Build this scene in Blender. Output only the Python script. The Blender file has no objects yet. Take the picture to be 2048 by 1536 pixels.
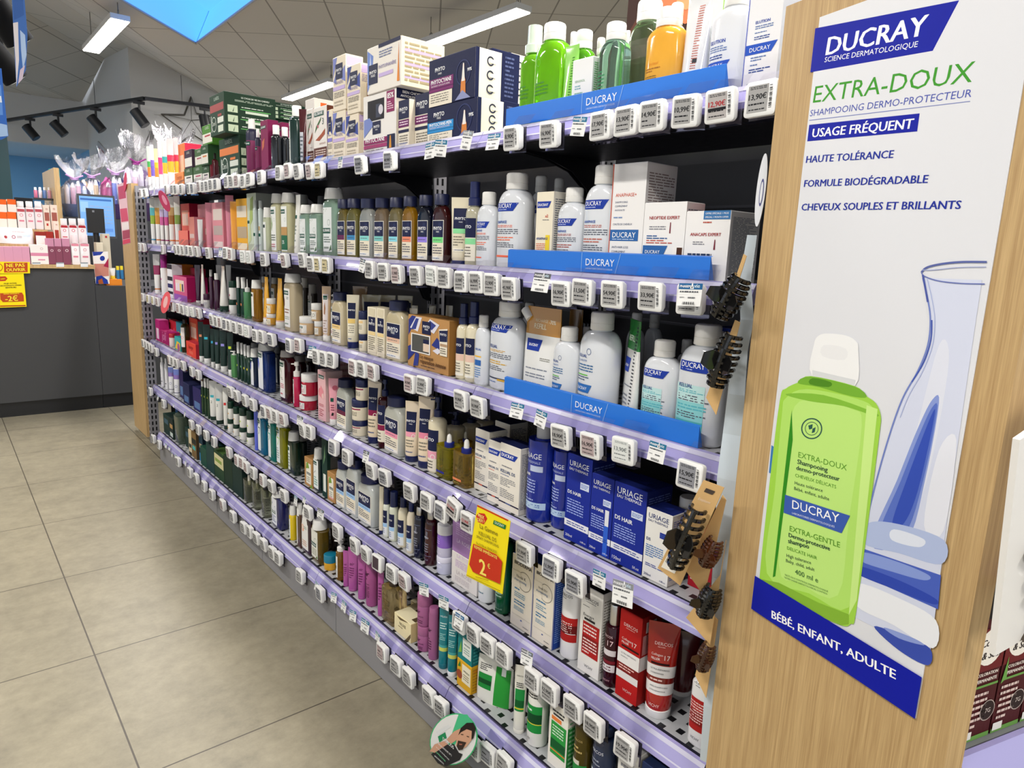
import bpy, math, random
from mathutils import Vector, Matrix
random.seed(7)
SC = bpy.context.scene
COL = SC.collection
# ------------------------------------------------------------------ camera
FPX, YAW, PITCH, ROLL = 1370.0, 0.702, 0.19, 0.0399
CAM = Vector((0.0, 0.0, 1.2164))
FW = Vector((math.sin(YAW)*math.cos(PITCH), math.cos(YAW)*math.cos(PITCH), -math.sin(PITCH)))
_r = Vector((math.cos(YAW), -math.sin(YAW), 0)); _u = _r.cross(FW)
RT = _r*math.cos(ROLL) + _u*math.sin(ROLL)
UP = -_r*math.sin(ROLL) + _u*math.cos(ROLL)
cd = bpy.data.cameras.new('camera'); cd.sensor_width = 36.0; cd.lens = FPX/2048*36.0
cd.clip_start = 0.02; cd.clip_end = 100
cam = bpy.data.objects.new('camera', cd); COL.objects.link(cam)
m = Matrix((RT, UP, -FW)).transposed().to_4x4(); m.translation = CAM
cam.matrix_world = m
SC.camera = cam
# ------------------------------------------------------------------ view, world
SC.view_settings.view_transform = 'Standard'; SC.view_settings.look = 'None'
SC.view_settings.gamma = 1.0; SC.view_settings.use_curve_mapping = False
SC.view_settings.exposure = 0.3
W = bpy.data.worlds.new('world'); SC.world = W; W.use_nodes = True
W.node_tree.nodes['Background'].inputs[0].default_value = (0.86, 0.92, 1.0, 1)
W.node_tree.nodes['Background'].inputs[1].default_value = 0.75
LAMP_W = 32.0
LAMP_E = 14.0
# ceiling strip lamps: (x, y0, y1); the first three are in view, the rest added unseen to light the shelves
STRIPS = [(1.165, 5.76, 6.91), (2.98, 3.55, 4.67), (3.03, 6.32, 7.44), (1.165, 3.0, 4.15), (1.165, 0.2, 1.35),
          (-0.65, 0.2, 1.35), (-0.65, 3.0, 4.15), (-0.65, 5.76, 6.91), (-0.65, -2.6, -1.45), (1.165, -2.6, -1.45)]
# ------------------------------------------------------------------ pixel -> place
def ray(x, y):
    return FW*FPX + RT*(x-1024) - UP*(y-768)
def atz(x, y, z):
    d = ray(x, y); return CAM + d*((z-CAM.z)/d.z)
def atx(x, y, X):
    d = ray(x, y); return CAM + d*((X-CAM.x)/d.x)
def aty(x, y, Y):
    d = ray(x, y); return CAM + d*((Y-CAM.y)/d.y)
def onv(x, y, a, b):
    d = ray(x, y); n = Vector((b[1]-a[1], -(b[0]-a[0])))
    t = ((Vector(a[:2])-CAM.xy) @ n)/(d.xy @ n); return CAM + d*t
def proj(p):
    d = Vector(p)-CAM; z = d @ FW
    return 1024+FPX*(d @ RT)/z, 768-FPX*(d @ UP)/z
# ------------------------------------------------------------------ materials
def lin(h):
    h = h.lstrip('#'); v = [int(h[i:i+2], 16)/255 for i in (0, 2, 4)]
    return tuple(c/12.92 if c <= .04045 else ((c+.055)/1.055)**2.4 for c in v) + (1,)
_M = {}
def M(h, k='plastic'):
    """procedural principled material; k picks the surface"""
    key = (h, k)
    if key in _M: return _M[key]
    mt = bpy.data.materials.new(k+'_'+h); mt.use_nodes = True
    nt = mt.node_tree; b = nt.nodes['Principled BSDF']; I = b.inputs
    I['Base Color'].default_value = lin(h)
    R = dict(plastic=.32, paper=.55, gloss=.14, matte=.8, metal=.28, ink=.5, clear=.06, glass=.03, film=.08, liquid=.08, satin=.42, emit=.5)[k]
    I['Roughness'].default_value = R
    if k in ('ink', 'matte', 'paper'): I['Specular IOR Level'].default_value = .22
    if k == 'metal': I['Metallic'].default_value = 1.0
    if k == 'gloss': I['Coat Weight'].default_value = .4
    if k == 'liquid':
        I['Transmission Weight'].default_value = .55; I['IOR'].default_value = 1.2
        I['Coat Weight'].default_value = .5
    if k == 'glass':
        I['Transmission Weight'].default_value = .9; I['IOR'].default_value = 1.3
    if k in ('clear', 'film'):
        o = nt.nodes['Material Output']; t = nt.nodes.new('ShaderNodeBsdfTransparent'); mx = nt.nodes.new('ShaderNodeMixShader')
        t.inputs[0].default_value = (.97, .97, .98, 1)
        gl = nt.nodes.new('ShaderNodeBsdfGlossy'); gl.inputs['Roughness'].default_value = R; gl.inputs[0].default_value = lin(h)
        fr = nt.nodes.new('ShaderNodeFresnel'); fr.inputs[0].default_value = 1.45
        ma = nt.nodes.new('ShaderNodeMath'); ma.operation = 'ADD'; ma.inputs[1].default_value = .05 if k == 'clear' else .015
        nt.links.new(fr.outputs[0], ma.inputs[0]); nt.links.new(ma.outputs[0], mx.inputs[0])
        nt.links.new(t.outputs[0], mx.inputs[1]); nt.links.new(gl.outputs[0], mx.inputs[2]); nt.links.new(mx.outputs[0], o.inputs[0])
        if k == 'film':
            nz = nt.nodes.new('ShaderNodeTexNoise'); nz.inputs['Scale'].default_value = 38; bp = nt.nodes.new('ShaderNodeBump')
            bp.inputs['Strength'].default_value = .7; bp.inputs['Distance'].default_value = .01
            nt.links.new(nz.outputs[0], bp.inputs['Height']); nt.links.new(bp.outputs[0], gl.inputs['Normal']); nt.links.new(bp.outputs[0], fr.inputs['Normal'])
    if k == 'emit':
        I['Emission Color'].default_value = lin(h); I['Emission Strength'].default_value = 1.0
    if k in ('plastic', 'paper', 'satin'):
        nz = nt.nodes.new('ShaderNodeTexNoise'); nz.inputs['Scale'].default_value = 30; mr = nt.nodes.new('ShaderNodeMapRange')
        mr.inputs['To Min'].default_value = R-.05; mr.inputs['To Max'].default_value = R+.07
        nt.links.new(nz.outputs[0], mr.inputs[0]); nt.links.new(mr.outputs[0], I['Roughness'])
    _M[key] = mt
    return mt
def nodes_mat(name):
    mt = bpy.data.materials.new(name); mt.use_nodes = True; nt = mt.node_tree
    return mt, nt, nt.nodes['Principled BSDF'], lambda t: nt.nodes.new('ShaderNode'+t), nt.links.new
# ------------------------------------------------------------------ mesh building
class MB:
    def __init__(s): s.v = []; s.f = []; s.m = []; s.ms = []; s.uv = None
    def mi(s, mat):
        if mat not in s.ms: s.ms.append(mat)
        return s.ms.index(mat)
    def add(s, vs, fs, mat):
        o = len(s.v); i = s.mi(mat); s.v += [tuple(p) for p in vs]
        for f in fs: s.f.append(tuple(k+o for k in f)); s.m.append(i)
        return s
    def quad(s, a, b, c, d, mat): return s.add((a, b, c, d), ((0, 1, 2, 3),), mat)
    def box(s, x0, x1, y0, y1, z0, z1, mat, top=None, front=None, side=None):
        v = [(x0,y0,z0),(x1,y0,z0),(x1,y1,z0),(x0,y1,z0),(x0,y0,z1),(x1,y0,z1),(x1,y1,z1),(x0,y1,z1)]
        o = len(s.v); s.v += v
        for f, mm in (((0,3,2,1), mat), ((4,5,6,7), top or mat), ((0,1,5,4), front or mat), ((1,2,6,5), side or mat), ((2,3,7,6), mat), ((3,0,4,7), side or mat)):
            s.f.append(tuple(k+o for k in f)); s.m.append(s.mi(mm))
        return s
    def bar(s, p, q, r, mat, n=8):
        p = Vector(p); q = Vector(q); d = (q-p).normalized(); a = d.orthogonal().normalized(); b = d.cross(a)
        vs = [e+(a*math.cos(t)+b*math.sin(t))*r for e in (p, q) for t in [2*math.pi*i/n for i in range(n)]]
        fs = [(i, (i+1) % n, n+(i+1) % n, n+i) for i in range(n)] + [tuple(range(n))[::-1], tuple(range(n, 2*n))]
        return s.add(vs, fs, mat)
    def tube(s, pts, r, mat, n=7):
        for a, b in zip(pts, pts[1:]): s.bar(a, b, r, mat, n)
        return s
    def prism(s, poly, ax, t0, t1, mat):
        """extrude a 2D polygon along axis ax ('x','y','z')"""
        mk = {'x': lambda a, b, t: (t, a, b), 'y': lambda a, b, t: (a, t, b), 'z': lambda a, b, t: (a, b, t)}[ax]
        n = len(poly); vs = [mk(a, b, t0) for a, b in poly]+[mk(a, b, t1) for a, b in poly]
        fs = [(i, (i+1) % n, n+(i+1) % n, n+i) for i in range(n)]+[tuple(range(n))[::-1], tuple(range(n, 2*n))]
        return s.add(vs, fs, mat)
    def mesh(s, name, sharp=40):
        me = bpy.data.meshes.new(name); me.from_pydata(s.v, [], s.f)
        for mt in s.ms: me.materials.append(mt)
        me.polygons.foreach_set('material_index', s.m); me.polygons.foreach_set('use_smooth', [True]*len(s.f))
        me.update(); me.set_sharp_from_angle(angle=math.radians(sharp))
        return me
    def build(s, name, parent=None, loc=(0,0,0), rz=0.0, sharp=40):
        return link(name, s.mesh(name, sharp), parent, loc, rz)
def link(name, data, parent=None, loc=(0,0,0), rz=0.0):
    o = bpy.data.objects.new(name, data); COL.objects.link(o)
    o.location = loc; o.rotation_euler = (0, 0, rz); o.parent = parent
    return o
THINGS = []
def thing(o, label, cat, group=None):
    o['label'] = label; o['category'] = cat
    if group: o['group'] = group
    return o
def struct(o):
    o['kind'] = 'structure'; return o
# ------------------------------------------------------------------ text
_T = {}
def text2d(s, bold=False, ital=False):
    """glyph mesh of a string: verts, faces, width; cap height is 1"""
    key = (s, bold, ital)
    if key in _T: return _T[key]
    c = bpy.data.curves.new('t', 'FONT'); c.body = s; c.size = 1.0; c.resolution_u = 2
    if ital: c.shear = .22
    o = bpy.data.objects.new('t', c); me = bpy.data.meshes.new_from_object(o)
    v = [(p.co.x/.72, p.co.y/.72) for p in me.vertices]; f = [tuple(p.vertices) for p in me.polygons]
    bpy.data.objects.remove(o); bpy.data.curves.remove(c); bpy.data.meshes.remove(me)
    x0 = min([p[0] for p in v], default=0); x1 = max([p[0] for p in v], default=1)
    r = ([(p[0]-x0, p[1]) for p in v], f, max(x1-x0, .01)+(.07 if bold else 0))
    _T[key] = r
    return r
STEP = .00002     # heavier strokes: three copies set slightly apart, each a hair in front of the last
def bolds(st): return ((0, 0, 0), (.035, .012, STEP), (.07, 0, 2*STEP)) if 'b' in st else ((0, 0, 0),)
# prints: a list of marks laid on a surface S(u, v, lift); u in -1..1 across, v in 0..1 up; asp = width/height of the panel
def prints(mb, marks, S, asp, detail=True, nu=8, nv=3):
    lift = .0005
    for k in marks:
        t = k[0]
        if t in ('r', 'p'):
            _, u0, u1, v0, v1, h = k[:6]; mt = M(h, k[6] if len(k) > 6 else 'ink')
            sl = (.18*(u1-u0) if t == 'p' else 0)
            vs = []; fs = []
            for j in range(nv+1):
                for i in range(nu+1):
                    b = j/nv; vs.append(S(u0+(u1-sl*(1-b)-u0)*i/nu, v0+(v1-v0)*b, lift))
            for j in range(nv):
                for i in range(nu):
                    a = j*(nu+1)+i; fs.append((a, a+1, a+nu+2, a+nu+1))
            mb.add(vs, fs, mt); lift += .00012
        elif t == 'o':
            _, u, v, ru, h = k[:5]; n = 20; rv = ru*asp/2
            if len(k) > 5:
                vs = [S(u+ru*q*math.cos(a), v+rv*q*math.sin(a), lift) for q in (1, k[5]) for a in [2*math.pi*i/n for i in range(n)]]
                mb.add(vs, [(i, (i+1) % n, n+(i+1) % n, n+i) for i in range(n)], M(h, 'ink'))
            else:
                mb.add([S(u+ru*math.cos(a), v+rv*math.sin(a), lift) for a in [2*math.pi*i/n for i in range(n)]], [tuple(range(n))], M(h, 'ink'))
            lift += .00012
        elif t == 'g':
            _, pts, h = k; mb.add([S(u, v, lift) for u, v in pts], [tuple(range(len(pts)))], M(h, 'ink')); lift += .00012
        elif t == 't':
            _, s, u0, u1, v, h = k[:6]; st = k[6] if len(k) > 6 else ''
            vs, fs, w = text2d(s, 'b' in st, 'i' in st); q = (u1-u0)/w
            for dx, dy, dl in bolds(st): mb.add([S(u0+(x+dx)*q, v+(y+dy)*q*asp/2, lift+.0001+dl) for x, y in vs], fs, M(h, 'ink'))
        elif t == 'l' and detail:
            _, u0, u1, v0, v1, n, h = k; mt = M(h, 'ink'); rr = random.Random(len(mb.v))
            for i in range(n):
                va = v1-(v1-v0)*(i+.5)/n; th = (v1-v0)/n*.22; u = u0
                while u < u1-.02:
                    w = min(rr.uniform(.07, .3)*(u1-u0), u1-u)
                    mb.quad(S(u, va-th, lift), S(u+w, va-th, lift), S(u+w, va+th, lift), S(u, va+th, lift), mt)
                    u += w+.035*(u1-u0)
                    if rr.random() < .13 and u > u0+.5*(u1-u0): break
# ------------------------------------------------------------------ shop lamps
def area(x, y0, y1, z, w, power):
    l = bpy.data.lights.new('strip_light', 'AREA'); l.shape = 'RECTANGLE'; l.size = w; l.size_y = y1-y0; l.energy = power; l.color = (1, .965, .92)
    o = bpy.data.objects.new('strip_light', l); COL.objects.link(o); o.location = (x, (y0+y1)/2, z); return o
LAMPN = ['strip lamp, nearest one in the upper left', 'strip lamp above the cardboard kits', 'strip lamp farthest back behind the flower cartons'] + ['strip lamp over the aisle, out of view']*9
for i, (x, y0, y1) in enumerate(STRIPS):
    z = 2.70; t = link('strip_lamp', None, None, (x, (y0+y1)/2, z)); hl = (y1-y0)/2
    MB().box(-.062, .062, -hl, hl, 0, .035, M('d4d4d2', 'satin')).build('housing', t)
    em = MB(); em.box(-.056, .056, -hl+.01, hl-.01, -.006, 0, M('fff8ea', 'emit')); em.build('diffuser', t)
    for s in (-1, 1):
        c = MB(); c.bar((0, s*(hl-.06), .035), (0, s*(hl-.06), .32), .003, M('8a8a88', 'metal'), 6)
        c.tube([(.0, s*(hl-.06)+.02*math.cos(a), .06+.02*math.sin(a)) for a in [k*math.pi/5 for k in range(11)]], .003, M('8a8a88', 'metal'), 5); c.build('hanging_wire', t)
    thing(t, 'white hanging '+LAMPN[i], 'ceiling lamp', 'hanging strip lamps')
    area(x, y0+.01, y1-.01, z-.008, .112, LAMP_W)
_M[('fff8ea', 'emit')].node_tree.nodes['Principled BSDF'].inputs['Emission Strength'].default_value = LAMP_E
t = MB().box(-.6, .6, -.15, .15, 0, .02, M('f4f8ff', 'emit')).build('added_lamp_panel', None, (-1.2, 12.0, 2.315)); thing(t, 'flat lamp panel added out of view to brighten the blue alcove', 'ceiling lamp')  # panel added out of view, with the area light below, to brighten the alcove
l = bpy.data.lights.new('alcove_fill_light', 'AREA'); l.shape = 'RECTANGLE'; l.size = 1.2; l.size_y = .3; l.energy = 45; l.color = (.9, .96, 1); o = bpy.data.objects.new('alcove_fill_light', l); COL.objects.link(o); o.location = (-1.2, 12.0, 2.31)
_M[('f4f8ff', 'emit')].node_tree.nodes['Principled BSDF'].inputs['Emission Strength'].default_value = 8
# ------------------------------------------------------------------ floor
mt, nt, b, N, LK = nodes_mat('floor_tiles')
tc = N('TexCoord'); mp = N('Mapping'); mp.inputs['Location'].default_value = (-.2635, -4.5666, 0)
br = N('TexBrick'); br.offset = 0; br.squash = 1
for k, v in (('Scale', 1.0), ('Mortar Size', .0022), ('Mortar Smooth', .1), ('Brick Width', .622), ('Row Height', .599), ('Bias', 0)): br.inputs[k].default_value = v
n1 = N('TexNoise'); n1.inputs['Scale'].default_value = 3.2; n1.inputs['Detail'].default_value = 9; n1.inputs['Roughness'].default_value = .68
n2 = N('TexNoise'); n2.inputs['Scale'].default_value = 22; n2.inputs['Detail'].default_value = 8; n2.inputs['Roughness'].default_value = .75
mp2 = N('Mapping'); mp2.inputs['Scale'].default_value = (1, 1.4, 1)
mx = N('Mix'); mx.data_type = 'FLOAT'; mx.inputs[0].default_value = .48
cr = N('ValToRGB'); cr.color_ramp.elements[0].position = .3; cr.color_ramp.elements[0].color = lin('716b5b'); cr.color_ramp.elements[1].position = .7; cr.color_ramp.elements[1].color = lin('9d957f')
br.inputs['Mortar'].default_value = lin('4a443a')
LK(tc.outputs['Object'], mp.inputs[0]); LK(mp.outputs[0], br.inputs['Vector']); LK(tc.outputs['Object'], mp2.inputs[0]); LK(mp2.outputs[0], n1.inputs[0]); LK(tc.outputs['Object'], n2.inputs[0])
LK(n1.outputs[0], mx.inputs[2]); LK(n2.outputs[0], mx.inputs[3]); LK(mx.outputs[0], cr.inputs[0]); LK(cr.outputs[0], br.inputs['Color1']); LK(cr.outputs[0], br.inputs['Color2']); LK(br.outputs['Color'], b.inputs['Base Color'])
b.inputs['Roughness'].default_value = .38; b.inputs['Specular IOR Level'].default_value = .35
struct(MB().box(-6, 10, -4, 14, -.05, 0, mt).build('floor'))
# ------------------------------------------------------------------ walls
WALL = M('d6d6d6', 'matte')
struct(MB().box(1.75, 10, 8.4, 8.52, 0, 3.4, WALL).build('wall_back'))
struct(MB().box(1.75, 1.87, 8.52, 11.0, 0, 3.6, WALL).build('wall_inner_corner'))
struct(MB().box(-6, 1.75, 11.0, 11.12, 2.34, 3.3, WALL).build('wall_far_left'))
struct(MB().box(-6, 1.87, 11.12, 13.0, 2.34, 2.40, M('c9d4dc', 'matte')).build('ceiling_alcove'))
struct(MB().box(-6, 1.87, 13.0, 13.1, 0, 2.4, M('7fb4dc', 'matte')).build('wall_alcove_back'))
struct(MB().box(1.75, 1.87, 11.0, 13.0, 0, 2.34, M('7fb0d4', 'matte')).build('wall_alcove_right'))
struct(MB().box(9.9, 10, -4, 8.4, 0, 3.4, WALL).build('wall_right'))
# ------------------------------------------------------------------ folded ceiling
mt, nt, b, N, LK = nodes_mat('ceiling_tiles')
uvn = N('UVMap'); br = N('TexBrick'); br.offset = 0
for k, v in (('Scale', 1.0), ('Mortar Size', .006), ('Brick Width', .8), ('Row Height', .4), ('Mortar Smooth', .2)): br.inputs[k].default_value = v
br.inputs['Color1'].default_value = br.inputs['Color2'].default_value = lin('d6d2cb'); br.inputs['Mortar'].default_value = lin('98948e')
LK(uvn.outputs[0], br.inputs['Vector']); LK(br.outputs[0], b.inputs['Base Color']); b.inputs['Roughness'].default_value = .9
CEIL = mt
def facet(quads, u, o):
    """quads in one plane, u = seam direction, o = origin; uv in metres"""
    mb = MB(); 
    for q in quads: mb.quad(*q, CEIL)
    me = mb.mesh('ceiling'); n = (Vector(quads[0][1])-Vector(quads[0][0])).cross(Vector(quads[0][2])-Vector(quads[0][0])).normalized(); w = n.cross(u)
    uv = me.uv_layers.new(name='UVMap')
    for l in me.loops:
        p = me.vertices[l.vertex_index].co-o; uv.data[l.index].uv = (p @ u, p @ w)
    return struct(link('ceiling', me))
def gdir(a): return Vector((math.sin(math.radians(a)), math.cos(math.radians(a)), 0))
V = [Vector(p) for p in ((-6, 11, 2.9), (1.71, 11.05, 2.93), (1.75, 9.6, 3.23), (1.77, 8.4, 3.13), (2.66, 8.4, 2.82), (10, 8.4, 3.0))]
GA = [33]*6; FARV = [v-gdir(a)*16 for v, a in zip(V, GA)]
for i in range(4):
    facet([(V[i], V[i+1], FARV[i+1], FARV[i])], gdir(33), V[i])
# the last facet carries the skylight opening
O5 = V[4]; PN = (V[5]-V[4]).cross(FARV[4]-V[4]).normalized()
def onpl(x, y):
    d = ray(x, y); return CAM+d*(((O5-CAM) @ PN)/(d @ PN))
c0, c1, c3 = onpl(392, 87), onpl(175, -40), onpl(600, -68); c2 = c1+c3-c0
A, B_, C_, D_ = V[4], V[5], FARV[5], FARV[4]
facet([(A, B_, c3, c0), (B_, C_, c2, c3), (C_, D_, c1, c2), (D_, A, c0, c1)], gdir(33), O5)
SKY = M('66aef4', 'emit'); _M[('66aef4', 'emit')].node_tree.nodes['Principled BSDF'].inputs['Emission Strength'].default_value = .72
ap = CAM+ray(436, -22)*((c0.z+.75-CAM.z)/ray(436, -22).z); ctr = (c0+c1+c2+c3)/4; ap = (ap+ctr)/2; ap.z = c0.z+.5
k1 = CAM+ray(418, 22)*((c0.z+.28-CAM.z)/ray(418, 22).z); s = (k1-c0); top = [c+Vector((s.x*sx+s.y*0, s.y, s.z)) for c, sx in zip((c0, c1, c2, c3), (1, 1, 1, 1))]
sk = link('skylight', None, None, tuple(c0))
def rel(*ps): return [tuple(Vector(p)-c0) for p in ps]
for nm, q in (('glass_pane', (c0, c1, top[1], top[0])), ('glass_pane', (c3, c0, top[0], top[3])), ('glass_pane', (c1, c2, top[2], top[1])), ('glass_pane', (c2, c3, top[3], top[2])), ('glass_pane', tuple(top))):
    mb = MB(); mb.quad(*rel(*q), SKY); mb.build(nm, sk)
fm = MB()
for a, b2 in ((c0, c1), (c1, c2), (c2, c3), (c3, c0)): fm.bar(*rel(a, b2), .011, M('a8a49c', 'satin'), 6)
fm.build('frame', sk); fm = MB(); fm.bar(*rel(c0, top[0]), .004, M('2f5a86', 'satin'), 6); fm.build('glazing_bar', sk)
sk['kind'] = 'structure'
# ------------------------------------------------------------------ long shelving run
XF, XB, Y0, Y1 = .95, 1.36, .56, 4.42
MODS = [.56, 1.245, 2.0, 2.80, 3.60, 4.40]
mt, nt, b, N, LK = nodes_mat('perforated_shelf')
tc = N('TexCoord'); br = N('TexBrick'); br.offset = .5
for k, v in (('Scale', 1.0), ('Mortar Size', .009), ('Mortar Smooth', 0), ('Brick Width', .032), ('Row Height', .032)): br.inputs[k].default_value = v
br.inputs['Color1'].default_value = lin('141519'); br.inputs['Color2'].default_value = lin('141519'); br.inputs['Mortar'].default_value = lin('b4b6ba')
LK(tc.outputs['Object'], br.inputs['Vector']); LK(br.outputs[0], b.inputs['Base Color']); b.inputs['Roughness'].default_value = .35
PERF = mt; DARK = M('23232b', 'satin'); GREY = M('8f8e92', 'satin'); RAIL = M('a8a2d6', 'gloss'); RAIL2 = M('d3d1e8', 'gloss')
fr = link('shelving_rear_unit', None, None, (XF, Y0, 0))
bk = MB(); bk.box(XB-XF, XB-XF+.02, 0, Y1-Y0, .02, 1.50, M('1d1d24', 'satin'))
for z in (.25, .52, .79, 1.06, 1.33): bk.box(XB-XF-.004, XB-XF, 0, Y1-Y0, z, z+.006, M('3a3a42', 'satin'))
bk.build('back_panel', fr)
def slotted(mb, x, y, z0, z1):
    st, dk = M('8f8e94', 'satin'), M('0e0e12', 'matte')
    mb.box(x, x+.05, y, y+.03, z0, z1, st); z = z0+.04
    while z < z1-.03:
        for u in (.010, .030): mb.quad((x+u, y-.0006, z), (x+u+.008, y-.0006, z), (x+u+.008, y-.0006, z+.022), (x+u, y-.0006, z+.022), dk)
        for u in (.006, .018): mb.quad((x-.0006, y+u, z), (x-.0006, y+u+.006, z), (x-.0006, y+u+.006, z+.022), (x-.0006, y+u, z+.022), dk)
        z += .036
for y in MODS[1:-1]:
    u = MB(); slotted(u, XB-XF-.055, y-Y0-.015, .09, 1.50); u.build('upright', fr)
u = MB(); slotted(u, .0, 0, .0, 1.50); u = u.build('slotted_post', None, (.917, MODS[-1]+.028, 0)); thing(u, 'grey slotted steel post at far end of the shelving', 'post')
u = MB(); u.box(0, .30, 0, .008, .0, 1.50, M('26262c', 'satin')); u = u.build('side_plate', None, (XF+.085, MODS[-1]+.012, 0)); thing(u, 'dark side plate closing the far end of the shelving', 'side plate')
thing(fr, 'dark metal back wall of the long shelving', 'shelving back'); fr = link('shelving_foot_unit', None, None, (XF, Y0, 0))
PY = [.56, 1.24, 1.86, 2.5, 3.05, 4.06]
for a, b2 in zip(PY, PY[1:]): MB().box(.881-XF, .895-XF, a+.002-Y0, b2-.002-Y0, .004, .112, GREY).build('plinth', fr)
MB().box(.896-XF, XB-XF-.06, 0, 4.06-Y0, .004, .112, M('2a2a2c')).build('base', fr)
thing(fr, 'grey metal plinth running along foot of the shelving', 'shelving base')
RP = [(.012, -.006), (0, .004), (-.006, .002), (-.022, -.025), (-.024, -.033), (-.017, -.034), (-.002, -.026), (.012, -.02)]
ROWX = dict(F=-.055)
SECN = ['nearest section', 'second section from near end', 'middle section', 'second section from far end', 'farthest section']
for rn, (z, nm) in dict(T=(1.4677, 'top'), B=(1.1803, 'second'), C=(.9046, 'third'), D=(.6306, 'fourth'), E=(.3606, 'fifth'), F=(.1512, 'bottom')).items():
    for i, (a, b2) in enumerate(zip(MODS, MODS[1:])):
        if rn == 'F': b2 = min(b2, 4.09)
        xo = ROWX.get(rn, 0); t = link('shelf', None, None, (XF+xo, a, z)); L = b2-a-.002; dp = XB-XF-.06-xo
        bd = MB(); bd.box(.012, dp, 0, L, -.022 if rn != 'F' else -.024, -.0002, DARK, top=PERF)
        if rn != 'F':   # rows of slots in the dark underside
            for q in range(int(L/.03)):
                for x0 in (.03, .05): bd.quad((x0, q*.03+.01, -.0226), (x0, q*.03+.018, -.0226), (x0+.006, q*.03+.018, -.0226), (x0+.006, q*.03+.01, -.0226), M('6a6a70', 'satin'))
        bd.build('board', t)
        rl = MB(); rl.prism(RP, 'y', 0, L, RAIL)
        for (x, zz), (x2, z2) in (((-.0060, .0020), (-.0103, -.0052)), ((-.0200, -.0217), (-.0215, -.0243))):  # pale lip strips: whitish plastic with highlights put into the colour
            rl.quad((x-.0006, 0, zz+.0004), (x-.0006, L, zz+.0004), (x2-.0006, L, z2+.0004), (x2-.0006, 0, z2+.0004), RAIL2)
        rl.build('price_rail', t)
        if rn in 'TBCDE':
            for yy in (.004, L-.008):
                br_ = MB(); pts = [(.03, -.024), (.10, -.026), (.18, -.034), (.26, -.055), (.31, -.09), (.33, -.13), (dp, -.14), (dp, -.022), (.03, -.022)]
                br_.prism(pts, 'y', yy, yy+.004, M('1a1a20', 'satin')); br_.build('bracket', t)
        thing(t, f'grey metal shelf with lavender price rail, {nm} level, {SECN[i]}', 'shelf', 'shelves of the long shelving run')
# ------------------------------------------------------------------ wood
def wood(name, c0_, c1_, rot=(0, 0, 0), sc=(14, 14, .9)):
    mt, nt, b, N, LK = nodes_mat(name); tc = N('TexCoord'); mp = N('Mapping'); mp.inputs['Scale'].default_value = sc; mp.inputs['Rotation'].default_value = rot
    n1 = N('TexNoise'); n1.inputs['Scale'].default_value = 2.2; n1.inputs['Detail'].default_value = 7; n1.inputs['Roughness'].default_value = .62; n1.inputs['Distortion'].default_value = .5
    n2 = N('TexNoise'); n2.inputs['Scale'].default_value = 11; n2.inputs['Detail'].default_value = 4; mx = N('Mix'); mx.data_type = 'FLOAT'; mx.inputs[0].default_value = .45
    cr = N('ValToRGB'); cr.color_ramp.elements[0].position = .34; cr.color_ramp.elements[0].color = lin(c0_); cr.color_ramp.elements[1].position = .62; cr.color_ramp.elements[1].color = lin(c1_)
    LK(tc.outputs['Object'], mp.inputs[0]); LK(mp.outputs[0], n1.inputs[0]); LK(mp.outputs[0], n2.inputs[0]); LK(n1.outputs[0], mx.inputs[2]); LK(n2.outputs[0], mx.inputs[3]); LK(mx.outputs[0], cr.inputs[0]); LK(cr.outputs[0], b.inputs['Base Color'])
    b.inputs['Roughness'].default_value = .5; return mt
OAK = wood('oak_board', 'a88657', 'cdad7a', sc=(55, 55, 1.3))
# far end board with its promotional strip
eb = link('wooden_end_board', None, None, (.905, 4.47, 0))
MB().box(0, .035, 0, .33, .03, 1.515, OAK).build('board', eb)
thing(eb, 'oak end board standing at the far end of the shelving', 'end board')
# ------------------------------------------------------------------ near gondola end panel and poster
PA = math.radians(16); P0 = Vector((.895, .53)); E2 = Vector((math.sin(PA), math.cos(PA))); E3 = Vector((math.cos(PA), -math.sin(PA)))
PRZ = math.atan2(-E2.y, -E2.x)
def gloc(x, y, z): p = P0-E2*x+E3*y; return Vector((p.x, p.y, z))
def pp(px, py):
    q = onv(px, py, P0, P0+E2); return ((q.xy-P0) @ -E2, q.z)
pn = link('wooden_end_board', None, None, (P0.x, P0.y, 0), PRZ)
MB().box(0, .356, 0, .032, .03, 1.548, OAK).build('board', pn)
MB().box(.01, .345, .002, .03, 0, .03, M('3a3a3c')).build('plinth', pn)
thing(pn, 'tall oak end panel in front, carrying the green shampoo poster', 'end panel')
ps = MB(); lay = [-.0012]
def poly(pts, c, k='ink'):
    lay[0] -= .00002; ps.add([(x, lay[0], z) for x, z in [pp(*p) for p in pts]], [tuple(range(len(pts)))], M(c, k))
def ptxt(s, a, b2, c, st=''):
    (x0, z0), (x1, z1) = pp(*a), pp(*b2); vs, fs, w = text2d(s, 'b' in st, 'i' in st); ux, uz = (x1-x0)/w, (z1-z0)/w; lay[0] -= .00002
    for dx, dy, dl in bolds(st): lay[0] -= dl*.5; ps.add([(x0+(x+dx)*ux-(y+dy)*uz*.88, lay[0], z0+(x+dx)*uz+(y+dy)*ux*.88) for x, y in vs], fs, M(c, 'ink'))
def pline(pts, wd, c):
    for a, b2 in zip(pts, pts[1:]):
        lay[0] += .00002 if a != pts[0] else 0; n = Vector((a[1]-b2[1], b2[0]-a[0])).normalized()*wd/2; poly([(a[0]+n.x, a[1]+n.y), (b2[0]+n.x, b2[1]+n.y), (b2[0]-n.x, b2[1]-n.y), (a[0]-n.x, a[1]-n.y)], c)
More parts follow.
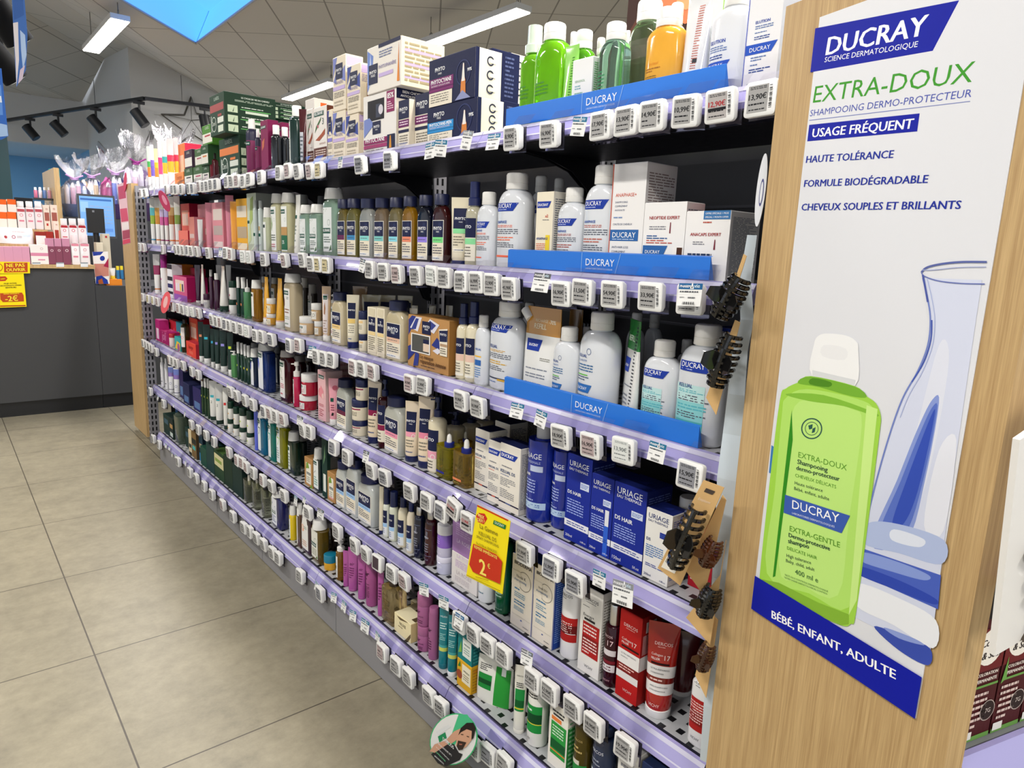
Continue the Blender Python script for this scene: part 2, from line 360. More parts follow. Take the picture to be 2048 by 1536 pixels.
xl = (pp(1507, 1243)[0]+pp(1635, 37)[0])/2; xr = pp(1838, 1407)[0]; zb = (pp(1507, 1243)[1]+pp(1838, 1407)[1])/2; zt = pp(1635, 37)[1]
ps.box(xl, xr, -.0012, -.0002, zb, zt, M('e2e3e8', 'satin'))
def R(x, z): return proj(gloc(x, 0, z))     # poster rectangle coordinates back to drawing coordinates
BLU = '0516a0'
poly([(1632, 57), (1920, 1), (1867, 102), (1622, 145)], BLU)
ptxt('DUCRAY', (1652, 111), (1852, 70), 'ffffff', 'b'); ptxt('SCIENCE DERMATOLOGIQUE', (1650, 125), (1836, 94), 'ffffff')
ptxt('EXTRA-DOUX', (1627, 206), (1945, 164), '3f9a2a'); ptxt('SHAMPOOING DERMO-PROTECTEUR', (1621, 233), (1944, 194), '4a58b0')
pline([(1620, 241), (1942, 203)], 1.5, '7a84c0')
poly([(1620, 250), (1841, 227), (1836, 263), (1616, 283)], BLU); ptxt('USAGE FRÉQUENT', (1625, 275), (1827, 257), 'ffffff', 'b')
ptxt('HAUTE TOLÉRANCE', (1613, 326), (1788, 316), '1c2f9a', 'b'); ptxt('FORMULE BIODÉGRADABLE', (1609, 374), (1857, 366), '1c2f9a', 'b'); ptxt('CHEVEUX SOUPLES ET BRILLANTS', (1604, 421), (1923, 418), '1c2f9a', 'b')
def sm(p, n=5, closed=True):
    r = []; N_ = len(p)
    for i in range(N_ if closed else N_-1):
        g_ = lambda j: Vector(p[j % N_] if closed else p[min(max(j, 0), N_-1)]); a, b, c, d = g_(i-1), g_(i), g_(i+1), g_(i+2)
        for k in range(n):
            t = k/n; v = .5*((2*b)+(c-a)*t+(2*a-5*b+4*c-d)*t*t+(3*b-a-3*c+d)*t**3); r.append((v.x, v.y))
    return r if closed else r+[p[-1]]
# flask picture
FL = [(1848, 556), (1858, 600), (1863, 640), (1858, 690), (1838, 742), (1806, 800), (1775, 890), (1745, 1000), (1726, 1090), (1712, 1170), (1708, 1232)]
FLs = sm(FL, 5, False)
poly(FLs+[(1742, 1250), (1862, 1308), (1900, 1010), (1945, 700), (1966, 560)], 'd6dbee')
poly(sm([(1880, 690), (1900, 720), (1870, 900), (1840, 1000), (1800, 1000), (1830, 880)]), 'e0e3f0')
poly(sm([(1866, 800), (1880, 806), (1852, 960), (1816, 1080), (1744, 1088), (1796, 960), (1836, 860)]), '8a9cd8'); poly(sm([(1866, 815), (1876, 822), (1846, 970), (1812, 1066), (1760, 1070), (1804, 960), (1840, 870)]), '5a72c6'); poly(sm([(1864, 832), (1870, 838), (1838, 980), (1810, 1046), (1786, 1048), (1815, 960)]), '3550b6')
poly(sm([(1880, 900), (1915, 880), (1890, 1060), (1850, 1050)]), 'e8eaf4')
poly(sm([(1738, 1046), (1800, 1048), (1890, 1080), (1884, 1128), (1800, 1106), (1728, 1086)]), 'b4c2e6'); poly(sm([(1790, 1058), (1850, 1078), (1840, 1094), (1786, 1080)]), 'e2e8f6')
poly([(1726, 1096), (1884, 1150), (1878, 1218), (1716, 1146)], '4a62c0'); poly(sm([(1728, 1104), (1800, 1124), (1860, 1150), (1850, 1160), (1790, 1144), (1724, 1122)]), '8a9edc'); poly(sm([(1722, 1132), (1800, 1160), (1872, 1196), (1868, 1208), (1790, 1178), (1718, 1148)]), '2f48b0')
poly(sm([(1716, 1166), (1800, 1196), (1874, 1240), (1868, 1296), (1790, 1250), (1716, 1212)]), 'eff1f6'); poly(sm([(1750, 1252), (1810, 1272), (1862, 1296), (1858, 1330), (1800, 1300)]), '3a4fae'); poly(sm([(1770, 1254), (1830, 1276), (1850, 1290), (1800, 1276)]), '8fa0da')
poly(sm([(1548, 905), (1556, 905), (1538, 1170), (1530, 1160), (1540, 1020)]), 'b9cbe6'); poly([(1545, 890), (1556, 898), (1550, 950), (1540, 945)], '3a7ab8')
pline(FLs, 3.2, '7485c6'); pline([(x+9, y+2) for x, y in FLs[:28]], 1.4, 'a8b4de')
pline(sm([(1866, 640), (1864, 680), (1850, 724), (1826, 764)], 5, False), 2.5, '3f56b0')
pline(sm([(1845, 545), (1856, 535), (1885, 528), (1925, 524), (1976, 524)], 5, False), 4, '5a66a4'); pline(sm([(1845, 545), (1852, 553), (1880, 562), (1925, 567), (1972, 568)], 5, False), 2.4, '6a76b4'); pline(sm([(1846, 540), (1870, 540), (1920, 535), (1975, 534)], 5, False), 1.6, 'a0a8d0'); pline(sm([(1848, 550), (1853, 576), (1858, 604)], 4, False), 4, '4a58a4')
# bottle picture
poly(sm([(1627, 752), (1630, 690), (1640, 671), (1660, 667), (1694, 671), (1714, 682), (1719, 700), (1712, 772)], 4), 'f4f4f4'); poly(sm([(1650, 690), (1694, 697), (1691, 720), (1647, 712)], 3), 'eeeeef'); poly([(1627, 740), (1714, 760), (1712, 772), (1627, 752)], 'dcdee0')
body = sm([(1624, 752), (1712, 772), (1732, 790), (1754, 806), (1764, 832), (1761, 870), (1738, 1050), (1714, 1228), (1704, 1247), (1684, 1250), (1610, 1216), (1538, 1180), (1524, 1166), (1522, 1146), (1542, 960), (1562, 800), (1574, 777), (1600, 764)], 4)
poly(body, 'a2d64a'); poly(sm([(1574, 796), (1616, 778), (1715, 797), (1750, 820), (1746, 880), (1722, 1060), (1700, 1214), (1620, 1186), (1536, 1146), (1552, 980), (1566, 830)], 4), 'b6e46c'); poly(sm([(1592, 812), (1640, 800), (1706, 818), (1726, 850), (1700, 1040), (1678, 1190), (1600, 1165), (1560, 1130), (1580, 900)], 4), 'c1ea7e')
poly(sm([(1598, 766), (1624, 753), (1712, 773), (1736, 794), (1704, 792), (1640, 774)], 4), '78b234'); poly(sm([(1573, 788), (1650, 790), (1750, 824), (1752, 832), (1690, 812), (1620, 802)], 4), '86bf3c'); poly(sm([(1628, 756), (1664, 764), (1660, 774), (1622, 768)], 3), '4f8a1e')
poly([(1526, 1158), (1560, 1165), (1640, 1205), (1700, 1228), (1700, 1248), (1684, 1250), (1538, 1180)], '86b636')
poly([(1736, 810), (1758, 818), (1716, 1200), (1700, 1230)], 'cdf08c'); poly([(1586, 820), (1588, 880), (1553, 1152), (1548, 1154)], '2f8a1c')
cx, cy = 1626, 857
pline([(cx+20*math.cos(a), cy+20*math.sin(a)) for a in [k*math.pi/12 for k in range(25)]], 2.5, '2a5a50'); pline([(cx+13*math.cos(a), cy+13*math.sin(a)) for a in [k*math.pi/10 for k in range(21)]], 1.2, '2a5a50')
poly([(cx-7, cy-6), (cx+2, cy-9), (cx+1, cy), (cx-5, cy+2)], '2a5a50'); poly([(cx+2, cy), (cx+8, cy-3), (cx+6, cy+7), (cx, cy+9)], '2a5a50')
ptxt('EXTRA-DOUX', (1599, 914), (1696, 941), '5f9a2c'); ptxt('Shampooing', (1597, 927), (1658, 944), '2a4a3a', 'b'); ptxt('dermo-protecteur', (1595, 939), (1682, 962), '2a4a3a', 'b'); ptxt('CHEVEUX DÉLICATS', (1593, 953), (1675, 977), '5f9a2c')
ptxt('Haute tolérance', (1592, 968), (1648, 984), '2a4a3a'); ptxt('Bébé, enfant, adulte', (1591, 979), (1661, 1001), '2a4a3a')
poly([(1573, 989), (1703, 1031), (1686, 1066), (1570, 1025)], '3c5cb0'); ptxt('DUCRAY', (1587, 1016), (1681, 1046), 'ffffff'); ptxt('LABORATOIRES DERMATOLOGIQUES', (1587, 1027), (1672, 1055), 'e0e6f4')
ptxt('EXTRA-GENTLE', (1582, 1061), (1683, 1095), '5f9a2c'); ptxt('Dermo-protective', (1580, 1073), (1663, 1101), '2a4a3a', 'b'); ptxt('shampoo', (1579, 1085), (1621, 1097), '2a4a3a', 'b'); ptxt('DELICATE HAIR', (1577, 1098), (1637, 1119), '5f9a2c')
ptxt('High tolerance', (1576, 1113), (1625, 1128), '2a4a3a'); ptxt('Baby, child, adult', (1575, 1123), (1632, 1142), '2a4a3a'); ptxt('400 ml e', (1593, 1147), (1639, 1165), '3a6a3a')
ptxt('TESTÉ SOUS CONTRÔLE DERMATOLOGIQUE', (1572, 1150), (1659, 1184), '4a7a3a'); ptxt('TESTED UNDER DERMATOLOGICAL CONTROL', (1571, 1155), (1658, 1189), '4a7a3a')
zt2 = (pp(1512, 1172)[1]+pp(1850, 1327)[1])/2; lay[0] -= .00002
ps.quad((xl, lay[0], zb), (xr, lay[0], zb), (xr, lay[0], zt2), (xl, lay[0], zt2), M(BLU, 'ink')); ptxt('BÉBÉ, ENFANT, ADULTE', (1546, 1235), (1795, 1358), 'ffffff', 'b')
po = ps.build('shampoo_poster', None, (P0.x, P0.y, 0), PRZ, sharp=10)
thing(po, 'large white poster of a green shampoo bottle on the oak panel', 'poster')
# ------------------------------------------------------------------ goods: builders
def loft(mb, prof, n=20, cap0=True, cap1=True):
    """prof rows (z, half width, half depth, exponent, material of the strip below this row)"""
    o = len(mb.v); vs = []
    for z, hw, hd, e, mt in prof:
        for i in range(n):
            t = 2*math.pi*(i+.5)/n; c, s = math.cos(t), math.sin(t)
            vs.append((hw*math.copysign(abs(c)**(2/e), c), hd*math.copysign(abs(s)**(2/e), s), z))
    mb.v += vs
    for j in range(1, len(prof)):
        i0 = mb.mi(prof[j][4])
        for i in range(n):
            a = o+(j-1)*n+i; b = o+(j-1)*n+(i+1) % n
            mb.f.append((a, b, b+n, a+n)); mb.m.append(i0)
    if cap0: mb.f.append(tuple(range(o, o+n))[::-1]); mb.m.append(mb.mi(prof[1][4]))
    if cap1: mb.f.append(tuple(range(o+(len(prof)-1)*n, o+len(prof)*n))); mb.m.append(mb.mi(prof[-1][4]))
def surf(prof, H, wrap=.95):
    def S(u, v, lift):
        z = v*H
        for a, b in zip(prof, prof[1:]):
            if z <= b[0]: break
        t = min(1, max(0, (z-a[0])/max(b[0]-a[0], 1e-6)))
        hw = a[1]+(b[1]-a[1])*t; hd = a[2]+(b[2]-a[2])*t; e = a[3]+(b[3]-a[3])*t
        if e < 2.4: x = hw*math.sin(u*1.25*wrap)
        else: x = u*hw*wrap
        q = min(.999, abs(x)/hw) if hw > 0 else 0
        y = -hd*(1-q**e)**(1/e)
        return (x, y-lift, z)
    return S
NAVY, DBL, KGR, CRM, WHT = '1b2145', '1e3b9f', '125040', 'efe4cc', 'f2f2f0'
def flipcap(mb, z0, z1, hw, hd, e, mt, taper=1.0, n=20):
    h = z1-z0; t = taper
    loft(mb, [(z0, hw, hd, e, mt), (z0+h*.03, hw*1.02, hd*1.02, e, mt), (z0+h*.36, hw*(1+(t-1)*.36), hd*(1+(t-1)*.36), e, mt), (z0+h*.375, hw*(.975+(t-1)*.36), hd*(.975+(t-1)*.36), e, mt),
              (z0+h*.39, hw*(1+(t-1)*.39), hd*(1+(t-1)*.39), e, mt), (z0+h*.86, hw*(1+(t-1)*.86), hd*(1+(t-1)*.86), e, mt), (z1-h*.04, hw*t*.93, hd*t*.93, e, mt), (z1, hw*t*.8, hd*t*.8, e, mt)], n)
def bottle(w, h, d, o, far):
    n = 14 if far else 24
    hw, hd = w/2, d/2; e = o.get('e', 2.0); sh = o.get('sh', .68); ch = o.get('ch', .18); ct = o.get('ct', 'flip')
    cw = o.get('cw', .52); nk = o.get('nk', cw*.9); km = o.get('km', 'gloss'); bc = M(o['c'], km); zc = h*(1-ch)
    bands = o.get('bands', [])
    def bm(v):
        for v0, v1, cc in bands:
            if v0 <= v < v1: return M(cc[0], cc[1]) if isinstance(cc, tuple) else M(cc, km)
        return bc
    nd = min(nk*hw, hd*.92) if hd < hw else nk*hd
    nwx = nk*hw
    zs = sorted(set([.0, .012, .03, sh] + [b for v0, v1, cc in bands for b in (v0, v1) if .03 < b < sh]))
    prof = []
    for v in zs:
        f = .88 if v == 0 else .965 if v == .012 else 1.0
        prof.append((v*h, hw*f, hd*f, e, bm(v-.004)))
    tp = o.get('tp', 1.0)   # taper of the body towards the shoulder
    prof = [(z, a*(1+(tp-1)*z/(sh*h)), b, ee, mt) for z, a, b, ee, mt in prof]
    st = o.get('round', 1.0); nsh = 3 if far else 6; z0 = sh*h; a0, b0 = prof[-1][1], hd
    for i in range(1, nsh+1):
        t = i/nsh; q = math.sin(t*math.pi/2); p = 1-math.cos(t*math.pi/2)
        prof.append((z0+(zc-h*.012-z0)*q, a0+(nwx-a0)*p, b0+(nd-b0)*p, e+(2-e)*t, bm((z0+(zc-z0)*q)/h)))
    prof.append((zc+h*.004, nwx, nd, 2.0, bm(.97)))
    B = MB(); loft(B, prof, n); parts = [('body', B, None)]
    if o.get('lab'):
        L = MB(); prints(L, o['lab'], surf(prof, h, o.get('wrap', .95)), w/h*(1.2 if e < 2.4 else 1), not far); parts.append(('printed_label', L, None))
    Cc = MB(); cm = M(o.get('cap', 'f1f1ee'), o.get('kc', 'plastic')); cx = cw*hw; cy = min(cx, hd*.95) if o.get('cov') else cx
    if ct == 'flip': flipcap(Cc, zc, h, cx, cy, o.get('ce', 2.0), cm, o.get('ctp', 1.0), n)
    elif ct == 'cyl':
        loft(Cc, [(zc, cx, cy, 2, cm), (h*.995-(h-zc)*.03, cx*o.get('ctp', 1), cy*o.get('ctp', 1), 2, cm), (h, cx*o.get('ctp', 1)*.93, cy*o.get('ctp', 1)*.93, 2, cm)], n)
    elif ct == 'spray':     # collar and tall over-cap
        loft(Cc, [(zc, cx*1.25, cx*1.25, 2, cm), (zc+(h-zc)*.3, cx*1.25, cx*1.25, 2, cm), (zc+(h-zc)*.34, cx, cx, 2, cm), (h*.997, cx*.97, cx*.97, 2, cm), (h, cx*.9, cx*.9, 2, cm)], n)
    elif ct == 'pump':
        q = h-zc
        loft(Cc, [(zc, cx*1.1, cx*1.1, 2, cm), (zc+q*.34, cx*1.1, cx*1.1, 2, cm), (zc+q*.38, cx*.6, cx*.6, 2, cm), (zc+q*.5, cx*.35, cx*.35, 2, cm), (zc+q*.72, cx*.35, cx*.35, 2, cm), (zc+q*.74, cx*.8, cx*.8, 2, cm), (h, cx*.72, cx*.72, 2, cm)], n)
        Nz = MB(); Nz.bar((0, 0, zc+q*.86), (-cx*1.9, -cx*1.0, zc+q*.82), cx*.24, cm); parts.append(('cap', Cc, None)); parts.append(('nozzle', Nz, 'cap')); Cc = None
    elif ct == 'drop':
        q = h-zc; wm = M('f4f2ec', 'satin')
        loft(Cc, [(zc, cx, cx, 2, cm), (zc+q*.42, cx, cx, 2, cm), (zc+q*.44, cx*.8, cx*.8, 2, cm)], n)
        R = MB(); loft(R, [(zc+q*.44, cx*.55, cx*.55, 2, wm), (zc+q*.8, cx*.5, cx*.5, 2, wm), (zc+q*.93, cx*.38, cx*.38, 2, wm), (h, cx*.14, cx*.14, 2, wm)], n)
        parts.append(('cap', Cc, None)); parts.append(('rubber_bulb', R, 'cap')); Cc = None
    elif ct == 'nozzle':
        q = h-zc
        loft(Cc, [(zc, cx, cx, 2, cm), (zc+q*.35, cx, cx, 2, cm), (zc+q*.4, cx*.3, cx*.3, 2, cm), (h, cx*.14, cx*.14, 2, cm)], n)
    if Cc: parts.append(('cap', Cc, None))
    if o.get('collar'):
        R = MB(); cm = M(o['collar'], 'metal'); loft(R, [(zc-h*.075, cx*1.04, cx*1.04, 2, cm), (zc+h*.003, cx*1.04, cx*1.04, 2, cm)], n); parts.append(('metal_collar', R, None))
    return parts
def tube(w, h, d, o, far):
    """tube standing on its cap, flat seam at the top"""
    n = 14 if far else 24; r = w/2; ch = o.get('ch', .12); zc = ch*h; km = o.get('km', 'gloss'); bc = M(o['c'], km); bands = o.get('bands', [])
    def bm(v):
        for v0, v1, cc in bands:
            if v0 <= v < v1: return M(cc, km)
        return bc
    tw = o.get('tw', 1.3); prof = []
    vs = sorted(set([ch, ch+.03, .3, .5, .7, .85, .95, 1.0]+[b for v0, v1, c in bands for b in (v0, v1) if b > ch]))
    for v in vs:
        t = (v-ch)/(1-ch); a = r*(1+(tw-1)*t); b = r*max(.03, (1-t)**.8) if v < .95 else r*.03
        if v == ch: a *= .94; b *= .94
        prof.append((v*h, a, b, 2.0, bm(v-.004)))
    B = MB(); loft(B, prof, n)
    K = MB(); km_ = M(o.get('cap', 'f1f1ee'), 'plastic'); loft(K, [(0, r*.93, r*.93, 2, km_), (h*.006, r*.97, r*.97, 2, km_), (zc-.001, r*1.0, r*1.0, 2, km_), (zc, r*.95, r*.95, 2, km_)], n)
    parts = [('body', B, None), ('cap', K, None)]
    if o.get('lab'):
        L = MB(); prints(L, o['lab'], surf(prof, h, .9), w/h*1.2, not far, 8, 6); parts.append(('printed_label', L, None))
    return parts
def jar(w, h, d, o, far):
    n = 16 if far else 28; r = w/2; lf = o.get('lf', .4); zl = h*(1-lf); bc = M(o['c'], o.get('km', 'gloss')); bands = o.get('bands', [])
    vs = sorted(set([0, .02, .06, 1-lf-.03, 1-lf]+[b for v0, v1, c in bands for b in (v0, v1)])); prof = []
    for v in vs:
        mt = bc
        for v0, v1, cc in bands:
            if v0 < v <= v1: mt = M(cc, 'gloss')
        f = .9 if v == 0 else .97 if v == .02 else .93 if v == 1-lf else 1
        prof.append((v*h, r*f, r*f, 2, mt))
    B = MB(); loft(B, prof, n); lm = M(o.get('cap', 'f1f1ee'), 'plastic')
    K = MB(); q = 1.02; loft(K, [(zl, r*q*.98, r*q*.98, 2, lm), (zl+h*.01, r*q, r*q, 2, lm), (h*.97, r*q, r*q, 2, lm), (h*.99, r*q*.97, r*q*.97, 2, lm), (h, r*q*.9, r*q*.9, 2, lm)], n)
    parts = [('body', B, None), ('lid', K, None)]
    if o.get('lab'):
        L = MB(); prints(L, o['lab'], surf(prof, h, .9), w/h*1.2, not far); parts.append(('printed_label', L, None))
    return parts
def carton(w, h, d, o, far):
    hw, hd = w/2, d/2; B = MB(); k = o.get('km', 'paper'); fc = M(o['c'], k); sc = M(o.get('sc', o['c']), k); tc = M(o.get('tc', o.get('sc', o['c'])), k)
    c = min(.0012, w*.04)
    prof = [(0, hw-c, hd-c), (c, hw, hd), (h-c, hw, hd), (h, hw-c, hd-c)]
    for (z0, a0, b0), (z1, a1, b1) in zip(prof, prof[1:]):
        for p, q, mt in (((-1,-1), (1,-1), fc), ((1,-1), (1,1), sc), ((1,1), (-1,1), fc), ((-1,1), (-1,-1), sc)):
            B.quad((p[0]*a0, p[1]*b0, z0), (q[0]*a0, q[1]*b0, z0), (q[0]*a1, q[1]*b1, z1), (p[0]*a1, p[1]*b1, z1), mt)
    z, a, b = prof[-1]; B.quad((-a,-b,z), (a,-b,z), (a,b,z), (-a,b,z), tc)
    z, a, b = prof[0]; B.quad((-a,b,z), (a,b,z), (a,-b,z), (-a,-b,z), fc)
    if o.get('lab'): prints(B, o['lab'], lambda u, v, l: (u*hw, -hd-l, v*h), w/h, not far, 1, 1)
    if o.get('slab'): prints(B, o['slab'], lambda u, v, l: (hw+l, u*hd, v*h), d/h, True, 1, 1)
    if o.get('tlab'): prints(B, o['tlab'], lambda u, v, l: (u*hw, (v*2-1)*hd, h+l), w/d, not far, 1, 1)
    return [('carton', B, None)]
def pouch(w, h, d, o, far):
    """stand-up refill pouch: wide gusset at the foot, flat sealed top, corner spout"""
    hw, hd = w/2, d/2; bc = M(o['c'], 'gloss'); bands = o.get('bands', [])
    prof = []
    for v in sorted(set([0, .02, .1, .3, .5, .68, .82, .92, 1.0]+[b for v0, v1, c in bands for b in (v0, v1)])):
        mt = bc
        for v0, v1, cc in bands:
            if v0 < v <= v1: mt = M(cc, 'gloss')
        prof.append((v*h, hw*(.86 if v == 0 else 1.0 if v < .7 else 1.0-.04*(v-.7)/.3), max(.0012, hd*(1-v**1.6)), 2.6+1.2*v, mt))
    B = MB(); loft(B, prof, 24)
    parts = [('body', B, None)]
    if o.get('lab'):
        L = MB(); prints(L, o['lab'], surf(prof, h, .9), w/h, True, 8, 6); parts.append(('printed_label', L, None))
    if o.get('spout'):
        K = MB(); wm = M('f1f1ee', 'plastic'); K.bar((-hw*.78, 0, h*.86), (-hw*1.12, 0, h*.955), w*.1, wm, 14); parts.append(('spout_cap', K, None))
    return parts
BUILD = dict(bot=bottle, tube=tube, jar=jar, box=carton, pouch=pouch)
NAMES = dict(bot='shampoo_bottle', tube='cream_tube', jar='cream_jar', box='product_carton', pouch='refill_pouch')
CATS = dict(bot='bottle', tube='tube', jar='jar', box='box', pouch='pouch')
_MC = {}
def assemble(kind, w, h, d, o, loc, rz, far=False):
    w, h, d = round(w, 3), round(h, 3), round(d, 3)
    key = repr((kind, w, h, d, far, sorted((k, repr(v)) for k, v in o.items())))
    nm = o.get('name', NAMES[kind])
    if key not in _MC:
        _MC[key] = [(n, b.mesh(n), p) for n, b, p in BUILD[kind](w, h, d, o, far)]
    ps = _MC[key]
    if len(ps) == 1:
        return link(nm, ps[0][1], None, loc, rz)
    root = link(nm, None, None, loc, rz); root.empty_display_size = .02; mp = {}
    for n, me, p in ps:
        mp[n] = link(n, me, mp.get(p, root))
    return root
# ------------------------------------------------------------------ goods on the long shelf
ROWS = dict(T=(1.4677, 'top shelf'), B=(1.1803, 'second shelf'), C=(.9046, 'third shelf'), D=(.6306, 'fourth shelf'), E=(.3606, 'fifth shelf'), F=(.1512, 'bottom shelf'))
GOODS = []
_s = dict(x0=0, y0=0, s=1.0, row='T')
def sec(row, x0, y0, s): _s.update(row=row, x0=x0, y0=y0, s=s)
def g(kind, xl, xr, yt, desc, o=None, side=None, X=.968, k=None, on=None, d=None, w=None, h=None, lean=0):
    """one article: xl..xr its front in the photo crop, yt its top, side the far edge of a carton's visible side"""
    o = dict(o or {}); cx = lambda v: _s['x0']+v/_s['s']; cy = lambda v: _s['y0']+v/_s['s']
    row = _s['row']; z0 = ROWS[row][0]; X = X+ROWX.get(row, 0)
    if on is not None: z0 = GOODS[on]['top']; 
    xl, xr, yt = cx(xl), cx(xr), cy(yt); xm = (xl+xr)/2
    if k is None: k = {'bot': .42 if o.get('e', 2) >= 5 else .62 if o.get('e', 2) > 2.3 else 1.0, 'pouch': .55}.get(kind, 1.0)
    p = atx(xm, yt, X+.02); yb = proj((X+.02, p.y, z0))[1]; ym = (yt+yb)/2
    far = (p.y > 2.6)
    if kind == 'box':
        a, b = atx(xl, ym, X), atx(xr, ym, X); W_ = w or max(.012, a.y-b.y); zt = atx(xm, yt, X).z; yn = b.y
        if side is not None:
            q = ray(cx(side), ym); D_ = min(.26, max(.02, q.x/q.y*yn-X), max(.05, 1.295-X))
        else: D_ = d or min(.06, max(.03, W_*.7))
        if d: D_ = d
        cxw, cyw = X+D_/2, yn+W_/2
    else:
        az = lambda x: math.atan2(ray(x, ym).x, ray(x, ym).y)
        al, ar = az(xl), az(xr); mid = (al+ar)/2; half = (ar-al)/2; hw = .02
        for _ in range(12):
            Xc = X+k*hw; R_ = Xc/math.sin(mid); hw = R_*math.sin(half)/math.sqrt(math.sin(mid)**2+(k*math.cos(mid))**2)
            if w: hw = w/2
        W_, D_ = 2*hw, 2*hw*k; cxw, cyw = X+k*hw, (X+k*hw)/math.tan(mid)
        r = ray(xm, yt); zt = CAM.z+r.z*math.hypot(cxw, cyw)/math.hypot(r.x, r.y)
    H_ = h or max(.02, zt-z0)
    H_ = min(H_, dict(T=9, B=1.4677, C=1.1803, D=.9046, E=.6306, F=.3606)[row]-(.045 if row == 'F' else .027)-z0)
    if kind == 'tube' and not lean and not o.get('cone'): lean = .85 if p.y > 1.9 else .6
    GOODS.append(dict(kind=kind, w=W_, h=H_, d=D_, x=cxw, y=cyw, z=z0, top=z0+H_, row=row, desc=desc, o=o, far=far, on=on, px=(xm, ym), lean=lean))
    return len(GOODS)-1
def relax():
    for row in ROWS:
        it = [q for q in GOODS if q['row'] == row and q['on'] is None]
        for _ in range(60):
            mv = False
            for i, a in enumerate(it):
                for b in it[i+1:]:
                    ox = (a['d']+b['d'])/2-abs(a['x']-b['x']); fw_ = lambda q: q['w']*q['o'].get('tw', 1.3 if q['kind'] == 'tube' else 1.0)
                    oy = (fw_(a)+fw_(b))/2-abs(a['y']-b['y'])+.0015
                    if q_over(a, b) and ox > .002 and oy > .0005:
                        mv = True; s = 1 if a['y'] > b['y'] else -1
                        if oy < .02 or oy < ox*1.4:
                            a['y'] += s*oy/2; b['y'] -= s*oy/2
                        else:
                            f = a if a['x'] > b['x'] else b; f['x'] += ox*.5+.0006
            if not mv: break
    for q in GOODS: q['y'] = min((4.385 if q['row'] != 'F' else 4.08)-q['w']/2, max(.575+q['w']/2, q['y']))
    for q in GOODS:
        if q['on'] is not None:
            b = GOODS[q['on']]; q['z'] = b['top']+.0002; q['top'] = q['z']+q['h']
            q['x'] = b['x'] if abs(q['x']-b['x']) < .06 else q['x']
def q_over(a, b): return True
ORD = 'first second third fourth fifth sixth seventh eighth ninth tenth eleventh twelfth thirteenth fourteenth fifteenth sixteenth'.split()
def ordinal(i): return ORD[i] if i < len(ORD) else str(i+1)+('th' if 10 < (i+1) % 100 < 14 else {1: 'st', 2: 'nd', 3: 'rd'}.get((i+1) % 10, 'th'))
PENDING = []     # (root, sentence, category, group, photo x)
def pend(o, s, cat, group, x): PENDING.append((o, s, cat, group, x))
def finish_labels():
    by = {}
    for t in PENDING: by.setdefault(t[1], []).append(t)
    for s, L in by.items():
        L.sort(key=lambda t: t[4])
        for i, (o, _, cat, grp, x) in enumerate(L):
            n = len(L)
            if n == 1: lab = s
            elif n == 2: lab = s+(', left one', ', right one')[i]
            elif n == 3: lab = s+(', left one', ', middle one', ', right one')[i]
            else: lab = s+', '+ordinal(i)+' from left'
            thing(o, lab, cat, grp)
def place_goods():
    relax()
    for q in GOODS:
        rr = random.Random(int(q['y']*1e4)); j = rr.uniform(-.02, .02) if q['kind'] != 'box' else rr.uniform(-.008, .008)
        o = assemble(q['kind'], q['w'], q['h'], q['d'], q['o'], (q['x'], q['y'], q['z']), -math.pi/2+j+q['lean'], q['far'])
        rn = ROWS[q['row']][1]
        cat = q['o'].get('cat', CATS[q['kind']])
        pend(o, q['desc']+' on '+rn, cat, {'box': 'boxes', 'pouch': 'pouches'}.get(cat, cat+'s')+' on the '+rn, q['px'][0])
        q['ob'] = o
# ------------------------------------------------------------------ label designs
TXT = '5a5f6c'
def du(v=.62, title='', tc='2a56a8', acc='e07a50', foot=None, u0=-.8, u1=.8):
    L = [('p', u0, u1, v, v+.085, DBL), ('t', 'DUCRAY', u0+.1, u1-.38, v+.033, 'ffffff'), ('l', u0+.12, u1-.45, v+.01, v+.024, 1, 'c8d2f2')]
    if title: L += [('t', title, u0+.04, u0+.04+.085*len(title)+.2, .475, tc, 'b'), ('l', u0+.04, u1-.3, .43, .46, 2, acc), ('l', u0+.04, u1, .36, .42, 3, TXT), ('l', u0+.04, u1-.2, .29, .34, 2, acc), ('l', u0+.04, u1-.2, .22, .28, 3, TXT)]
    if foot: L += [('r', u0+.02, u1, .125, .15, foot)]
    return L
def dubot(**k):
    o = dict(c='dfe2e6', e=2.5, sh=.66, ch=.17, cw=.5, nk=.44, cap='eceae4', km='gloss'); o.update(k); return o
def ph(band, v0=.05, v1=.63, c='f1e7cf', u=.84, vm=None, ty='PHYTO'):
    vm = vm or v0+(v1-v0)*.58
    L = [('r', -u, u, v0, v1, 'f7f3e8'), ('r', -u+.06, u-.06, v0+.01, v1-.008, c), ('r', -u+.06, u-.06, vm, v1-.008, NAVY),
         ('g', [(-.1, vm+.03), (.45, vm+.06), (.5, v1-.04), (.1, v1-.03)], '262e55'),
         ('t', ty, -u+.2, u-.25, vm+(v1-vm)*.42, 'ffffff', 'b'), ('t', 'PARIS', -.22, .2, vm+(v1-vm)*.27, 'ffffff')]
    if band: L += [('r', -u+.06, u-.06, vm-.08, vm, band), ('l', -u+.2, u-.3, vm-.05, vm-.03, 1, '4a4a55')]
    L += [('l', -u+.14, u-.2, v0+.09, vm-.1, 4, '6b6a70'), ('r', -u+.06, u-.06, v0+.01, v0+.06, 'f7f3e8'), ('l', -u+.14, u-.2, v0+.02, v0+.045, 1, '5577aa')]
    return L
def phbot(c, band, **k):
    o = dict(c=c, e=6, sh=.63, ch=.155, cw=.6, nk=.42, cap=NAVY, ct='cyl', km='liquid', lab=ph(band), kc='satin'); o.update(k); return o
